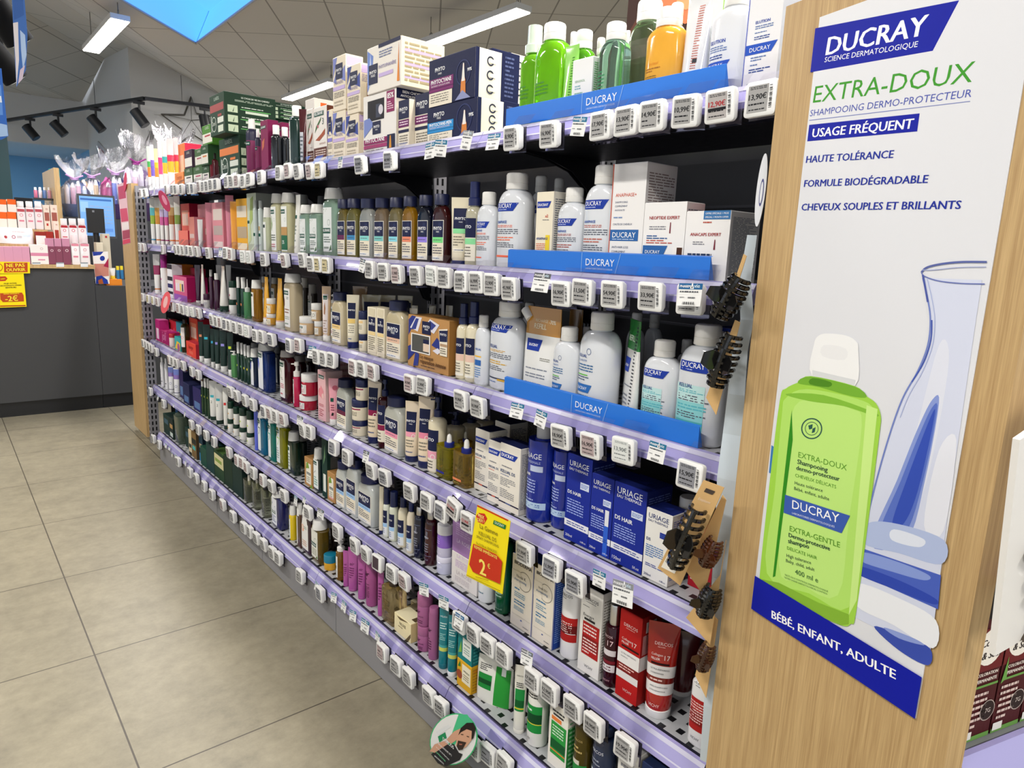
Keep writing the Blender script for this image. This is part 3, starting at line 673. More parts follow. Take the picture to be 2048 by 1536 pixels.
def kl(u0=-.9, u1=.62, v0=.05, v1=.72, art=None, bar=.56, acc='c04a6a', pc='eef0ec'):
    L = [('r', u0, u1, v0, v1, pc)]
    if art: L += [('g', [(u0+.05, v1-.2), (u0+.3, v1-.14), (u0+.5, v1-.3), (u0+.25, v1-.42), (u0+.02, v1-.36)], art), ('o', u0+.3, v1-.28, .12, art)]
    L += [('r', u0, u0+(u1-u0)*.72, bar, bar+.07, KGR), ('t', 'KLORANE', u0+.06, u0+(u1-u0)*.66, bar+.02, 'ffffff', 'b'), ('o', u1-.42, bar-.1, .16, '7d8c80', .88),
          ('l', u0+.1, u1-.2, v0+.16, v0+.28, 3, '6c736c'), ('l', u0+.1, u1-.3, v0+.05, v0+.12, 2, acc)]
    return L
def klbot(c, **k):
    o = dict(c=c, e=5, sh=.78, ch=.16, cw=.62, nk=.55, cap='e9e8e2', ct='cyl', ctp=.86, km='satin', lab=kl()); o.update(k); return o
def lines(c='6a6e78', n=14, u0=-.85, u1=.85, v0=.08, v1=.92): return [('l', u0, u1, v0, v1, n, c)]
def phbox(band, c='efe3cd', fl='7c86c8', **k):
    o = dict(c=c, sc=c, tc='e8d8b8', lab=[('g', [(-.95, .62), (-.3, .98), (-.95, .98)], fl), ('g', [(.2, .58), (.95, .5), (.9, .8), (.5, .72)], fl), ('g', [(-.9, .55), (-.4, .5), (-.5, .7)], fl), ('r', -.55, .55, .58, .86, NAVY), ('t', 'PHYTO', -.42, .42, .72, 'ffffff', 'b'), ('t', 'PARIS', -.2, .2, .67, 'ffffff'),
        ('t', 'PHANÈRE', -.7, .6, .49, '8d83a8'), ('r', -.95, .9, .38, .45, band), ('l', -.8, .8, .24, .35, 4, '8a8478'), ('l', -.8, .6, .08, .2, 2, 'c0b4a0')], slab=[('r', -.9, .9, .8, .96, band), ('r', -.3, .9, .1, .6, '9a6a4a')]+lines('9a8fb0', 6, v0=.62, v1=.78)); o.update(k); return o
# ================================================================== top shelf
sec('T', 280, 180, 5.12)
def kids(c1, c2, c3): return dict(c='f4f1ee', cap='f4f1ee', ch=.1, bands=[(.03, .1, 'b03a78'), (.36, .6, c1), (.6, .74, c2), (.74, 1.1, c3)], tw=1.15)
for xl, xr, yt, a, b, c, ds in ((78,112,620,'e8823a','4fae5a','cfe0d0','green and orange tipped kids tube'), (112,150,605,'7a62c8','8a6ad0','e8e2f0','violet tipped kids tube'), (152,190,640,'f0953a','f2c63a','f6e6b0','orange and yellow tipped kids tube'),
        (190,232,575,'e8508a','e24a86','f6dce6','pink tipped kids tube'), (232,282,565,'eec23a','48b2b0','f4ece0','teal and yellow tipped kids tube'), (282,350,545,'eab83a','e2405e','f6d8d8','large red and yellow tipped tube')):
    g('tube', xl, xr, yt, ds, kids(a, b, c))
g('tube', 352, 398, 540, 'narrow red tipped kids tube', kids('eec23a', 'e2405e', 'f6d8d8'), X=1.0)
g('box', 392, 470, 548, 'tall orange gift carton with red side', dict(c='f08a4a', sc='c42a48', tc='c42a48', lab=[('r',-.5,.6,.3,.75,'f6d0b0'),('l',-.4,.5,.33,.72,5,'d05a30')]), side=640, X=1.03)
g('box', 358, 448, 845, 'small orange pack standing at shelf edge', dict(c='f4954e', sc='e8823e', lab=[('t','Energie',-.6,.6,.5,'c2561e','i'),('r',-.7,.7,.1,.3,'f6b07a')]), d=.03)
def lux(c, band): return dict(c=c, sc=c, lab=[('t','LUXÉOL',-.4,.4,.78,'dfe6d8'), ('r',-.95,.95,.08,.56,'ece8dc'), ('r',-.5,.6,.4,.48,band), ('l',-.6,.5,.16,.34,3,'7a7f74')])
a = g('box', 455, 540, 800, 'green vitamin carton under plum carton', lux('3d5a35', '4a4a4a'), side=562, d=.07)
g('box', 455, 535, 612, 'dark plum vitamin carton stacked on green', lux('3f2a3e', 'f0ece4'), side=562, on=a, d=.07)
b = g('box', 548, 640, 782, 'green vitamin carton with pink band', lux('45663a', 'c0506a'), d=.07)
b2 = g('box', 562, 650, 600, 'olive vitamin carton in stack middle', lux('4a6a3c', 'b05a6a'), on=b, d=.07)
c = g('box', 645, 712, 775, 'green vitamin carton beside red jar', lux('35542f', '4a4a4a'), d=.07)
c2 = g('box', 650, 722, 565, 'green carton with orange band, middle layer', lux('2f5230', 'e08a4e'), side=812, on=c, d=.09)
g('box', 650, 755, 358, 'bright green carton topmost of small stacks', lux('4f8a2c', 'b8383e'), side=822, on=c2, d=.08)
g('bot', 712, 805, 650, 'dark red round supplement bottle', dict(c='5a1420', cap='1c1414', ct='cyl', ch=.2, cw=.7, sh=.7, lab=[('r',-.8,.8,.12,.6,'6e1626'),('g',[(-.3,.2),(.4,.35),(.5,.6),(.1,.5)],'e06a5a'),('l',-.6,.5,.2,.5,4,'f0c8c0')]))
g('bot', 812, 845, 392, 'slim dark bottle behind green kit', dict(c='23301f', cap='23301f', ct='cyl', ch=.2, cw=.6, lab=[('r',-.8,.8,.3,.6,'c8d6c0')]), X=1.12)
def kit(band, nm): return dict(c='22402c', sc='1e3a28', tc='1a3324', lab=[('t','LUXÉOL',-.35,.35,.85,'cfe0d0'), ('r',-.95,.9,.58,.76,band), ('l',-.85,.8,.62,.73,2,'f6e6da'), ('r',.05,.85,.28,.42,'e4e9dc'), ('r',.1,.6,.44,.5,band), ('r',.1,.8,.06,.22,'dfe8d4'), ('o',-.45,.28,.32,'e4ede0',.9), ('t','2en1',-.68,-.22,.25,'e4ede0'), ('r',-.82,-.74,.1,.5,'cfd8cc')],
    slab=[('t','LE CYCLE DE VIE DU CHEVEU',-.35,.75,.88,'e6efe2','b'), ('l',-.6,.9,.79,.84,2,'b8c8b4')]+[q for i, v in enumerate((.52,.28,.05)) for q in (('r',-.88,-.5,v,v+.17,'cfe0c0'), ('g',[(-.7,v+.02),(-.66,v+.02),(-.62,v+.15)],'3c5a3a'), ('l',-.35,.5,v+.13,v+.17,1,'e6efe2'), ('r',-.4,.8,v+.085,v+.105,'6cc06a'), ('r',-.2,.7,v+.01,v+.07,'dce8d4'))])
k1 = g('box', 815, 1022, 482, 'large green hair kit with orange band', kit('e8823f', 0), side=1090, d=.1)
k2 = g('box', 848, 1002, 60, 'large green hair kit stacked on another', kit('a84a48', 0), side=1312, on=k1, d=.2)
k3 = g('box', 1240, 1330, 300, 'green hair kit lying behind magenta cartons', kit('e8823f', 0), side=1330, X=1.16, d=.15)
g('box', 1240, 1330, 128, 'upper green hair kit behind magenta cartons', kit('a84a48', 0), on=k3, d=.16, X=1.16)
kmag = lambda **k: klbot('7c1a52', km='satin', cap='f2f2ef', ct='cyl', bands=[(.62, 1.1, '23213f')], lab=[('r',-.75,.75,.53,.6,KGR),('t','KLORANE',-.65,.65,.55,'ffffff','b'),('g',[(-.6,.3),(-.2,.36),(.1,.5),(-.5,.46)],'d07a50'),('l',-.5,.5,.36,.42,2,'e8c8d8'),('l',-.6,.7,.1,.28,4,'e8c8d8')], **k)
g('bot', 1088, 1212, 303, 'magenta hair bottle with white cap', kmag(e=2, sh=.74, ch=.17))
g('bot', 1180, 1245, 405, 'small magenta hair bottle with white cap', kmag(e=2, sh=.74, ch=.18))
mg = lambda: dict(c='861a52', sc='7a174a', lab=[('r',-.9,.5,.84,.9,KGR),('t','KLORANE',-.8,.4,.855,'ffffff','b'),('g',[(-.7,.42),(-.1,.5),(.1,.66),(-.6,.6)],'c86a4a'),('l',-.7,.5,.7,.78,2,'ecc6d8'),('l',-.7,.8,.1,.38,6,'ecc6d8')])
g('box', 1240, 1312, 308, 'magenta hair care carton', mg(), side=1420)
g('box', 1420, 1455, 330, 'magenta hair carton further back', mg(), side=1535, X=1.06)
blk = lambda: dict(c='14161c', e=2, sh=.72, ch=.2, cw=.66, cap='f4f3ef', ct='cyl', lab=[('r',-.95,-.2,.04,.62,'e8ece8'),('l',-.85,-.3,.08,.55,9,'7a8480')])
g('bot', 1345, 1450, 362, 'black hair lotion bottle with white cap', blk())
g('bot', 1432, 1530, 383, 'shorter black lotion bottle, white cap', blk(), X=1.0)
g('bot', 1530, 1690, 165, 'tall dark green bottle with white label', dict(c='12302c', e=2, sh=.76, ch=.17, cw=.6, cap='f4f3ef', ct='cyl', lab=[('r',-.9,.1,.04,.74,'e6ebe6'),('r',-.9,-.05,.6,.67,KGR),('t','KLORANE',-.86,-.1,.62,'ffffff','b'),('l',-.8,-.1,.3,.5,4,'7a8480'),('g',[(-.8,.5),(-.5,.55),(-.3,.62)],'a04030')]))
g('tube', 1640, 1700, 195, 'dark red tube seen edge on', dict(c='4a1c22', cap='2a1014', ch=.08, lab=[('r',-.9,.2,.1,.6,'c8ccd4'),('l',-.8,.1,.14,.55,6,'55606a')]))
gin = lambda: dict(c='efe9e2', sc='6c3a2a', tc='efe0d2', lab=[('r',-.95,.95,.1,.28,'5e2f22'),('l',-.7,.8,.13,.25,3,'ecd8cc'),('g',[(-.8,.55),(.1,.75),(.2,.82),(-.6,.66)],'3f6a38'),('g',[(-.7,.42),(.2,.52),(.75,.6),(.7,.5),(-.1,.4)],'a8502e'),('o',-.3,.66,.1,'d06a80'),('r',-.85,.55,.84,.92,KGR),('t','KLORANE',-.75,.45,.86,'ffffff','b'),('t','3',.35,.55,.68,'2f4a48'),('t','ANTICHUTE',-.1,.8,.33,'8a4a3a')])
g('box', 1712, 1776, 195, 'narrow brown and white root kit', gin(), d=.05, X=1.0)
g('box', 1778, 1915, 170, 'white kit carton with brown foot', gin(), d=.07)
g('box', 1700, 1790, 92, 'white and orange carton behind brown kits', dict(c='f2ece4', sc='efe6da', tc='f4efe8', slab=[('r',-.7,-.4,.5,.95,'e86a2a'),('r',.3,.6,.5,.95,'e86a2a')]), side=1980, X=1.12, d=.16)
sec('T', 400, 0, 2.926)
g('box', 747, 776, 640, 'slim cream and violet carton', phbox('8a84d8', fl='3a4a9a'), d=.05)
p1 = g('box', 778, 852, 650, 'violet banded flower carton, bottom left', phbox('c9b4e2'), side=868, d=.05)
g('box', 783, 858, 326, 'violet banded flower carton, top left', phbox('c9b4e2'), side=935, on=p1, d=.055)
p2 = g('box', 854, 928, 668, 'violet banded flower carton, bottom right', phbox('c9b4e2', fl='3a4a9a'), side=950, d=.05)
g('box', 866, 945, 380, 'violet banded flower carton, top right', phbox('c9b4e2', fl='3a4a9a'), side=985, on=p2, d=.055)
k = g('box', 956, 1150, 540, 'white hair kit carton with open window', dict(c='efebe6', sc='e9e0d2', tc=NAVY, lab=[('r',-.72,.3,.56,.9,'17141c'),('r',-.2,.1,.6,.82,'3a3f52'),('o',.1,.72,.14,'d8d4dc'),('r',.45,.9,.64,.98,'8c1f5c'),('t','85%',.5,.86,.86,'ffffff','b'),('l',.5,.85,.68,.82,4,'f0d0e0'),('g',[(-.95,.3),(-.3,.5),(-.6,.62),(-.95,.6)],'7c8cc8'),('r',-.4,.1,.33,.54,NAVY),('t','PHYTO',-.32,.03,.43,'ffffff','b'),('t','PARIS',-.22,-.08,.39,'ffffff'),('r',-.95,.5,.17,.26,'8c1f5c'),('t','PHYTOCYANE',-.85,.35,.2,'ffffff','b'),('r',.5,.95,.03,.28,NAVY),('g',[(.62,.06),(.76,.06),(.72,.26),(.66,.26)],'e09a3a'),('r',-.95,.5,.1,.16,'a8386e'),('l',-.8,.3,.03,.08,2,'8a8a90')],
    slab=[('r',-1,1,.84,1,NAVY),('t','BIEN CHOISIR SON',-.7,.7,.93,'ffffff','b'),('t','ANTICHUTE PHYTO PARIS',-.8,.8,.87,'ffffff','b'),('r',-.9,-.4,.45,.72,'f4f0e8'),('o',-.65,.6,.2,'2a2e44',.6)]+lines('8a8478', 8, v0=.1, v1=.7, u0=-.3)), side=1320, d=.12)
g('box', 988, 1190, 250, 'large cream kit on top of open kit', dict(c='f1ebe2', sc='ecdfbd', tc='f0e6c8', lab=[('g',[(-.98,.05),(-.7,.3),(-.62,.8),(-.98,.95)],'6f8bd2'),('g',[(-.9,.1),(-.72,.5),(-.8,.9)],'c8d4f2'),('r',-.9,-.35,.2,.62,NAVY),('t','PHYTO',-.84,-.42,.42,'ffffff','b'),('t','PARIS',-.75,-.5,.35,'ffffff'),('r',-.3,.95,.92,1,NAVY),('t','PHYTOPHANÈRE',-.28,.72,.48,'9b93b8','b'),('r',-.28,.55,.3,.38,'c9b4e2'),('l',-.26,.5,.7,.86,3,'7a84a8'),('g',[(.78,.1),(.92,.1),(.88,.5),(.87,.9),(.83,.5)],'e58a34')],
    slab=[('r',-.85,.85,v,v+.07,'c3aee0') for v in (.16,.42,.7)]+lines('a89a78', 9)), side=1345, on=k, d=.13)
g('box', 1290, 1345, 290, 'cream kit behind large cream kit', dict(c='ecdfbd', sc='eee2c6', tc='f0dcc0', slab=[('r',-.85,.85,.6,.72,'c3aee0')]+lines('a89a78', 9)), side=1490, X=1.185, h=.22, d=.1)
def phs(b): return dict(c='eee5d2', sc='e6dcc8', tc=NAVY, lab=[('r',-1,1,.62,1,NAVY),('t','PHYTO',-.8,.7,.78,'ffffff','b'),('t','PARIS',-.3,.3,.73,'ffffff'),('r',-1,1,.45,.6,b),('l',-.8,.8,.48,.58,2,'f4dcea'),('r',-1,1,.34,.4,NAVY),('l',-.8,.8,.1,.3,4,'8a8478')])
g('box', 1178, 1240, 580, 'navy and purple shampoo carton', phs('6a1f5e'), d=.04)
g('box', 1243, 1325, 552, 'wider navy and purple shampoo carton', phs('6a1f5e'), d=.05, X=.985)
def phk(b, nm, sub): return dict(c=NAVY, sc='efe7d4', tc='232a52', lab=[('t','PHYTO',-.72,-.28,.72,'ffffff','b'),('t','PARIS',-.58,-.42,.65,'ffffff'),('r',-.98,.1,.38,.58,b),('t',nm,-.9,.02,.47,'ffffff','b'),('t',sub,-.9,-.05,.41,'f4e4ee'),('r',-.98,.1,.3,.37,b),('r',-.98,.06,.0,.29,'eee5d2'),('l',-.9,-.1,.06,.26,4,'8a8478'),('o',.52,.55,.3,'2c3564',.9),('g',[(.42,.12),(.64,.12),(.62,.4),(.57,.48),(.56,.72),(.5,.72),(.49,.48),(.44,.4)],'d9843c'),('g',[(.46,.38),(.6,.38),(.55,.74),(.51,.74)],'f2ece4'),('g',[(.2,.02),(.5,.2),(.85,.02)],'8f96c0'),('t','99%',.7,.88,.55,'ffffff','b')],
    slab=[('r',-1,-.75,0,1,NAVY),('r',.75,1,0,1,NAVY)]+[q for v in (.78,.5,.22) for q in (('o',0,v,.24,'2a2e44',.7),('r',-.05,.35,v-.04,v+.04,'efe7d4'))])
q1 = g('box', 1330, 1622, 600, 'blue banded navy ampoule box', phk('2b8fd0','PHYTOCYANE-MEN','TRAITEMENT ANTICHUTE HOMME'), side=1720, d=.085)
g('box', 1342, 1608, 315, 'purple banded navy ampoule box on top', phk('7a2468','PHYTOCYANE','TRAITEMENT ANTICHUTE FEMME'), side=1710, on=q1, d=.085)
nb = lambda: dict(c=NAVY, sc='1c2347', tc='232a52', slab=lines('5a648c', 10, u0=-.6, u1=.6))
q2 = g('box', 1590, 1716, 590, 'navy box behind blue ampoule box', nb(), side=1800, X=1.062, d=.085)
g('box', 1590, 1706, 300, 'navy box behind purple ampoule box', nb(), on=q2, X=1.062, d=.085)
q3 = g('box', 1690, 1800, 600, 'farthest lower navy ampoule box', phk('2b8fd0','PHYTOCYANE-MEN',''), X=1.155, d=.075)
g('box', 1690, 1800, 322, 'farthest upper navy ampoule box', phk('7a2468','PHYTOCYANE',''), on=q3, X=1.155, d=.075)
sec('T', 1000, 0, 3.657)
GRN = [('p',-.7,.55,.14,.21,'2f7fcf'),('t','DUCRAY',-.58,.15,.163,'ffffff'),('l',-.6,.4,.3,.44,4,'4a8a30'),('o',-.35,.62,.16,'6aa83a',.85)]
g('bot', 160, 345, 190, 'green spray bottle with clear pump top', dict(c='86d42c', e=2.4, sh=.64, ch=.26, cw=.52, ct='spray', cap='dfeedd', kc='gloss', km='liquid', lab=GRN), k=.8, X=.985)
g('bot', 265, 527, 172, 'large green shampoo bottle with white cap', dict(c='8ade22', e=2.5, sh=.66, ch=.17, cw=.5, cap='f4f4f2', km='liquid', lab=GRN), k=.62)
g('tube', 440, 560, 337, 'light green tube seen edge on', dict(cone=1, c='9bdc6c', cap='9bdc6c', ch=.1, tw=1.2, lab=[('l',.3,.6,.1,.85,22,'3f8a2c')]))
g('bot', 512, 690, 224, 'green bottle behind white carton', dict(c='6cc02a', e=2.5, sh=.66, ch=.18, cw=.55, cap='f4f4f2', km='liquid'), X=1.07, k=.62)
g('bot', 480, 560, 235, 'white capped bottle behind green bottles', dubot(c='a8d878', km='gloss'), X=1.16)
g('box', 545, 692, 425, 'small white carton with green top', dict(c='f0f0ee', sc='e2e8e0', tc='a4e070', lab=[('t','SENSINOL',-.7,.3,.62,'7aa87a'),('l',-.7,.3,.5,.58,2,'8ab8c0'),('l',-.7,.1,.36,.46,3,'6cb0a0'),('p',-.92,.6,.16,.27,DBL),('t','DUCRAY',-.8,.1,.195,'ffffff'),('r',.62,.9,.16,.28,'8a4a30'),('l',-.8,.2,.04,.1,2,'9aa0a8')], slab=lines('6ab06a', 24)), side=712, d=.045)
g('bot', 672, 770, 278, 'white capped bottle between green bottles', dubot(c='c8dcc0'), X=1.12)
g('bot', 700, 922, 180, 'clear grey green bottle with white cap', dict(c='a6cbb9', e=2.5, sh=.66, ch=.19, cw=.55, cap='f6f6f4', km='glass', lab=[('p',-.85,-.1,.17,.24,'2f6fc4'),('t','DUCRAY',-.8,-.28,.193,'ffffff'),('l',-.85,-.1,.3,.5,5,'3a8a5c'),('r',-.9,-.1,.02,.1,'3fae6a')]), k=.62)
g('bot', 880, 945, 225, 'white cap peeking behind clear bottles', dubot(c='d8dcd8'), X=1.1)
g('bot', 898, 1168, -12, 'tallest clear green bottle with white cap', dict(c='a4c296', e=2.5, sh=.66, ch=.18, cw=.58, cap='f6f6f4', km='glass', bands=[(.5, .66, ('dce6d4','glass'))], lab=[('p',-.9,-.45,.26,.33,'2f6fc4'),('l',-.9,-.5,.16,.24,3,'4a7a5a')]), k=.62, X=.99)
g('bot', 1185, 1345, 26, 'white capped bottle behind yellow bottle', dubot(c='e8d8c0'), X=1.12)
g('bot', 1100, 1385, 58, 'orange yellow shampoo bottle with white cap', dict(c='f2b03c', e=2.5, sh=.7, ch=.19, cw=.55, cap='f6f6f4', km='gloss', lab=[('t','NUTRICERAT',-.75,.1,.43,'e08a30'),('l',-.75,.2,.36,.41,2,'b0702a'),('l',-.75,.0,.25,.33,4,'8a6a2a'),('p',-.85,.1,.15,.225,'2a56b0'),('t','DUCRAY',-.75,-.1,.172,'ffffff'),('l',-.75,.1,.06,.12,2,'b0702a')]), k=.62)
g('bot', 1345, 1470, 75, 'cream bottle with white cap behind tube', dubot(c='f0d8b8'), X=1.08)
g('tube', 1320, 1530, -30, 'white tube standing beside yellow bottle', dict(cone=1, c='eef0f2', cap='eef0f2', ch=.1, tw=1.05, lab=[('l',.1,.5,.3,.9,26,'c8786a'),('r',.2,.5,.2,.28,'2a2e36'),('r',.2,.5,.36,.4,'2a2e36')]))
ELU = [('t','ELUTION',-.8,.0,.5,'1e45a8','b'),('l',-.8,.1,.42,.48,3,'6a84b8'),('l',-.8,-.1,.355,.4,2,'2a4a98'),('p',-.95,.3,.26,.335,'2a56c0'),('t','DUCRAY',-.82,-.05,.283,'ffffff'),('l',-.85,.0,.08,.23,6,'5a74a8')]
g('bot', 1520, 1850, -75, 'white oval shampoo bottle with blue logo', dubot(c='eceef2', sh=.7, lab=ELU+[('r',-1,-.96,.02,.7,'2a4ac0')]), k=.6, X=.975)
g('box', 1600, 1640, -120, 'light green carton behind white bottle', dict(c='a8e070', sc='b4e480'), side=1720, X=1.16, d=.05)
g('box', 1800, 2045, -115, 'tall white carton with blue banner', dict(c='f0f0f2', sc='e8eaf0', lab=[('t','ELUTION',-.5,.35,.635,'1e45a8','b'),('l',-.5,.55,.58,.62,2,'6a84b8'),('l',-.5,.2,.54,.56,1,'6a84b8'),('l',-.5,.4,.48,.52,2,'2a4a98'),('p',-.95,.9,.35,.445,'2a56c0'),('t','DUCRAY',-.72,.5,.375,'ffffff'),('l',-.6,.3,.28,.33,2,'6a84b8'),('l',-.6,.1,.235,.26,1,'6a84b8'),('l',-.65,.6,.17,.215,2,'2a4a98'),('t','400 ml e/13.5 FL.OZ',-.7,.3,.06,'8a96b0'),('r',-1,-.96,0,1,'2a4ac0')]), d=.075)
g('box', 2060, 2260, -150, 'white carton partly behind wooden panel', dict(c='f0f0f2', sc='e8eaf0', lab=ELU), d=.07, X=1.1)
# ================================================================== second shelf
sec('B', 220, 340, 5.12)
def clr(c1, c2, band='e0823a'): return dict(c='f2f0ec', cap='f2f0ec', ch=.08, bands=[(.1, .13, band), (.48, .68, c1), (.68, .86, c2), (.86, 1.1, 'e4e2da')], tw=1.12)
g('tube', 415, 465, 325, 'clear tipped tube with green and blue band', clr('9ab82a', '5ab8c0', '4aa0c8'))
g('tube', 465, 520, 325, 'amber banded clear tipped tube', clr('d08a1e', 'd8a040'))
g('tube', 512, 555, 345, 'pink banded clear tipped tube', clr('d05a9a', 'c8b4d8', '9a2a6a'))
g('tube', 557, 602, 345, 'deep pink banded tube', clr('d04a90', 'b8a8d8', '9a2a6a'))
g('tube', 602, 662, 320, 'white tube with brown amber shoulder', clr('a86a1a', 'c8a060'))
g('tube', 662, 725, 310, 'white tube with leaf green shoulder', clr('8aa83a', 'd8dcc8'))
g('box', 705, 800, 620, 'coral box base of open display', dict(c='ee7a6a', sc='c0283e', lab=[('l',-.6,.5,.3,.7,2,'c8402e')]), d=.05)
g('box', 730, 818, 342, 'coral display carton with white bottle drawing', dict(c='ea6a5e', sc='b01c42', tc='c0283e', lab=[('r',-.7,.75,.48,.84,'f0a890')]+[('r',u,u+.2,.5,.76,'f6e6da') for u in (-.6,-.25,.1,.42)]), side=866, X=1.03, d=.1)
pk = lambda c, n=5: dict(c=c, sc='d88a92', lab=[('l',-.7,.7,.5,.8,n,'b05a6a'),('r',-.8,.8,.3,.44,'e0c4bc'),('l',-.6,.6,.08,.28,4,'b05a6a')])
g('box', 812, 866, 480, 'narrow salmon carton leaning forward', pk('dd8a7c'), d=.05)
g('box', 868, 1000, 345, 'dusty rose gift carton', pk('d0868c'), d=.08, X=1.0)
g('tube', 903, 950, 505, 'small white tube with clear cap', dict(c='f0efec', cap='dfe6e4', lab=[('l',-.5,.5,.2,.7,5,'a0a0a0')]))
lx = lambda c: dict(c=c, cap=c, ch=.06, tw=1.2, km='satin', lab=[('t','LUXÉOL',-.7,.7,.8,'f0c0cc'),('l',-.5,.5,.55,.66,2,'8a3a5a'),('l',-.5,.5,.12,.2,1,'c06a84')])
g('tube', 985, 1062, 335, 'wide rose pink tube', lx('de8c9c'))
g('box', 1066, 1178, 328, 'rose carton with grey picture panels', dict(c='dd8e98', sc='d07e8c', lab=[('r',-.8,.85,.62,.86,'e0cfc6'),('l',-.6,.6,.66,.82,3,'7a6a6a'),('r',-.8,.85,.3,.5,'b8a4a0'),('r',-.8,.85,.04,.16,'e8d4d0')]), d=.06)
g('tube', 1172, 1250, 262, 'tall rose tube tilted in row', lx('d8869a'), X=.975)
g('tube', 1248, 1330, 322, 'orange tube', dict(c='eda02e', cap='eda02e', ch=.06, tw=1.15, lab=[('l',-.5,.5,.2,.7,4,'c87a1e')]))
g('box', 1292, 1400, 292, 'yellow carton with photo panel', dict(c='eeb02e', sc='e0a028', tc='f2bc3c', lab=[('r',-.9,.9,.64,.86,'e8dcc8'),('r',-.9,.9,.24,.46,'b8a488'),('l',-.7,.7,.68,.82,3,'8a7a60'),('r',-.9,.9,.02,.14,'eee0c8')]), d=.06, X=.985)
sec('B', 400, 0, 2.926)
g('box', 276, 330, 1130, 'clear plastic pack with leaf sprig', dict(c='c9d3bd', sc='a9ada4', tc='8e928a', lab=[('g',[(-.6,.4),(.2,.55),(.4,.95),(-.2,.9)],'a8bc6a'),('g',[(-.9,.1),(-.2,.2),(-.4,.6)],'c2cf9a'),('r',-.95,-.5,.48,.53,KGR)]), side=420, d=.11, X=.985)
ws = dict(c='cdd8d2', e=2, sh=.8, ch=.14, cw=.7, cap='c9cfca', ct='cyl', km='gloss', lab=[('o',0,.55,.3,'8aa098',.85),('r',-.7,.7,.3,.36,KGR),('l',-.6,.6,.08,.26,4,'7a8a84')])
g('bot', 310, 342, 1172, 'pale grey green mist bottle', ws)
g('bot', 342, 376, 1175, 'pale grey green mist bottle with beige tag', dict(ws, lab=ws['lab']+[('r',.0,.6,.42,.5,'c8a878')]))
beg = lambda c, **k: klbot(c, **{**dict(lab=kl(u0=-.88, u1=.5, v0=.04, v1=.78, art='8aa06a', bar=.66)), **k})
g('bot', 376, 427, 1215, 'short beige green bottle with white label', klbot('b9bf9e', ch=.22, lab=[('r',-.88,.2,.05,.68,'eef0ea'),('r',-.88,-.1,.55,.62,'1d3434'),('l',-.7,.1,.1,.45,5,'8a948a')]))
g('bot', 424, 492, 1135, 'beige bottle with grey cap, left', beg('b8b48c', cap='dad9d2'))
g('bot', 484, 562, 1130, 'beige bottle with green and kraft tag', beg('b8b48c', cap='dedcd6', lab=kl(u0=-.88, u1=.5, v0=.04, v1=.78, bar=.66)+[('r',-.9,.55,.3,.44,'c09458'),('r',-.9,.55,.06,.3,'1f6a48'),('t','2%',-.6,-.1,.16,'e8f0e8','b')]))
g('bot', 575, 632, 1140, 'grey capped bottle behind white tube', klbot('a8ad8e', cap='b8b8b2'), X=1.1)
g('tube', 548, 606, 1140, 'white hair tube with green print', dict(cone=1, c='eceae2', cap='eceae2', ch=.1, tw=1.1, lab=[('r',-.7,.3,.6,.66,KGR),('l',-.6,.3,.2,.5,5,'8a948a')]))
gw = lambda **k: klbot('a9c9b2', lab=[('r',-.9,.55,.07,.72,'e6eae8'),('g',[(-.8,.62),(-.4,.66),(-.2,.7),(-.7,.7)],'6a7a52'),('o',.1,.5,.2,'8a9a90',.85),('r',-.9,.35,.34,.42,KGR),('t','KLORANE',-.84,.28,.365,'ffffff','b'),('l',-.7,.4,.2,.3,3,'6a7a72'),('g',[(.1,.08),(.5,.1),(.45,.18),(.3,.14)],'3f6a3a'),('l',-.7,.1,.1,.16,1,'8a948a')], km='liquid', **k)
g('bot', 592, 662, 1200, 'pale green bottle beside white tube', gw(ch=.17))
g('bot', 652, 736, 1196, 'pale green bottle, middle of three', gw(ch=.17))
g('bot', 690, 736, 1148, 'grey capped bottle behind pale green ones', klbot('9ab4a4', cap='6c6e6e'), X=1.12)
g('bot', 732, 838, 1104, 'tallest pale green bottle', gw(ch=.16))
sec('B', 650, 330, 3.413)
for xl, xr, yt, c, b, ds in ((92,172,236,'8e7d3c','6a1f52','plum banded olive oil shampoo bottle'), (158,245,232,'8d8546','3f8cc0','blue banded olive shampoo bottle'), (248,345,232,'c9cbc6','8fdcd8','teal banded milky shampoo bottle'), (345,440,228,'9a8468','7fc8c4','teal banded tan shampoo bottle'),
        (443,534,222,'9a8c5c','8fdcea','light blue banded amber shampoo bottle'), (535,628,215,'b5841a','ef8e6e','coral banded gold shampoo bottle'), (640,738,208,'14182c','9a86e8','violet banded black shampoo bottle'), (743,850,200,'4c1a1c','7fe08a','green banded dark red shampoo bottle')):
    g('bot', xl, xr, yt, ds, phbot(c, b), k=.36)
g('tube', 868, 985, 220, 'large cream tube with navy cap', dict(c='eae0c4', cap='1d2b66', ch=.07, tw=1.25, lab=[('r',-.7,.75,.54,.84,NAVY),('t','PHYTO',-.5,.65,.67,'ffffff','b'),('t','PARIS',-.05,.3,.63,'ffffff'),('r',-.7,.75,.47,.54,'8fe0a0'),('l',-.6,.6,.28,.44,4,'8a8474'),('r',-.7,.75,.2,.25,'f2ecd8'),('l',-.6,.6,.21,.24,1,'5a648c')]))
g('bot', 960, 1078, 115, 'navy capped spray bottle with green band', dict(c='b9b49c', e=2, sh=.6, ch=.28, cw=.58, ct='spray', cap='1b2456', km='gloss', lab=[('r',-.95,.95,.06,.57,'f0ead8'),('r',-.95,.95,.34,.57,NAVY),('t','PHYTO',-.8,.5,.45,'ffffff','b'),('r',-.95,.95,.26,.33,'8fe0a0'),('l',-.8,.5,.1,.24,4,'7a7668')]))
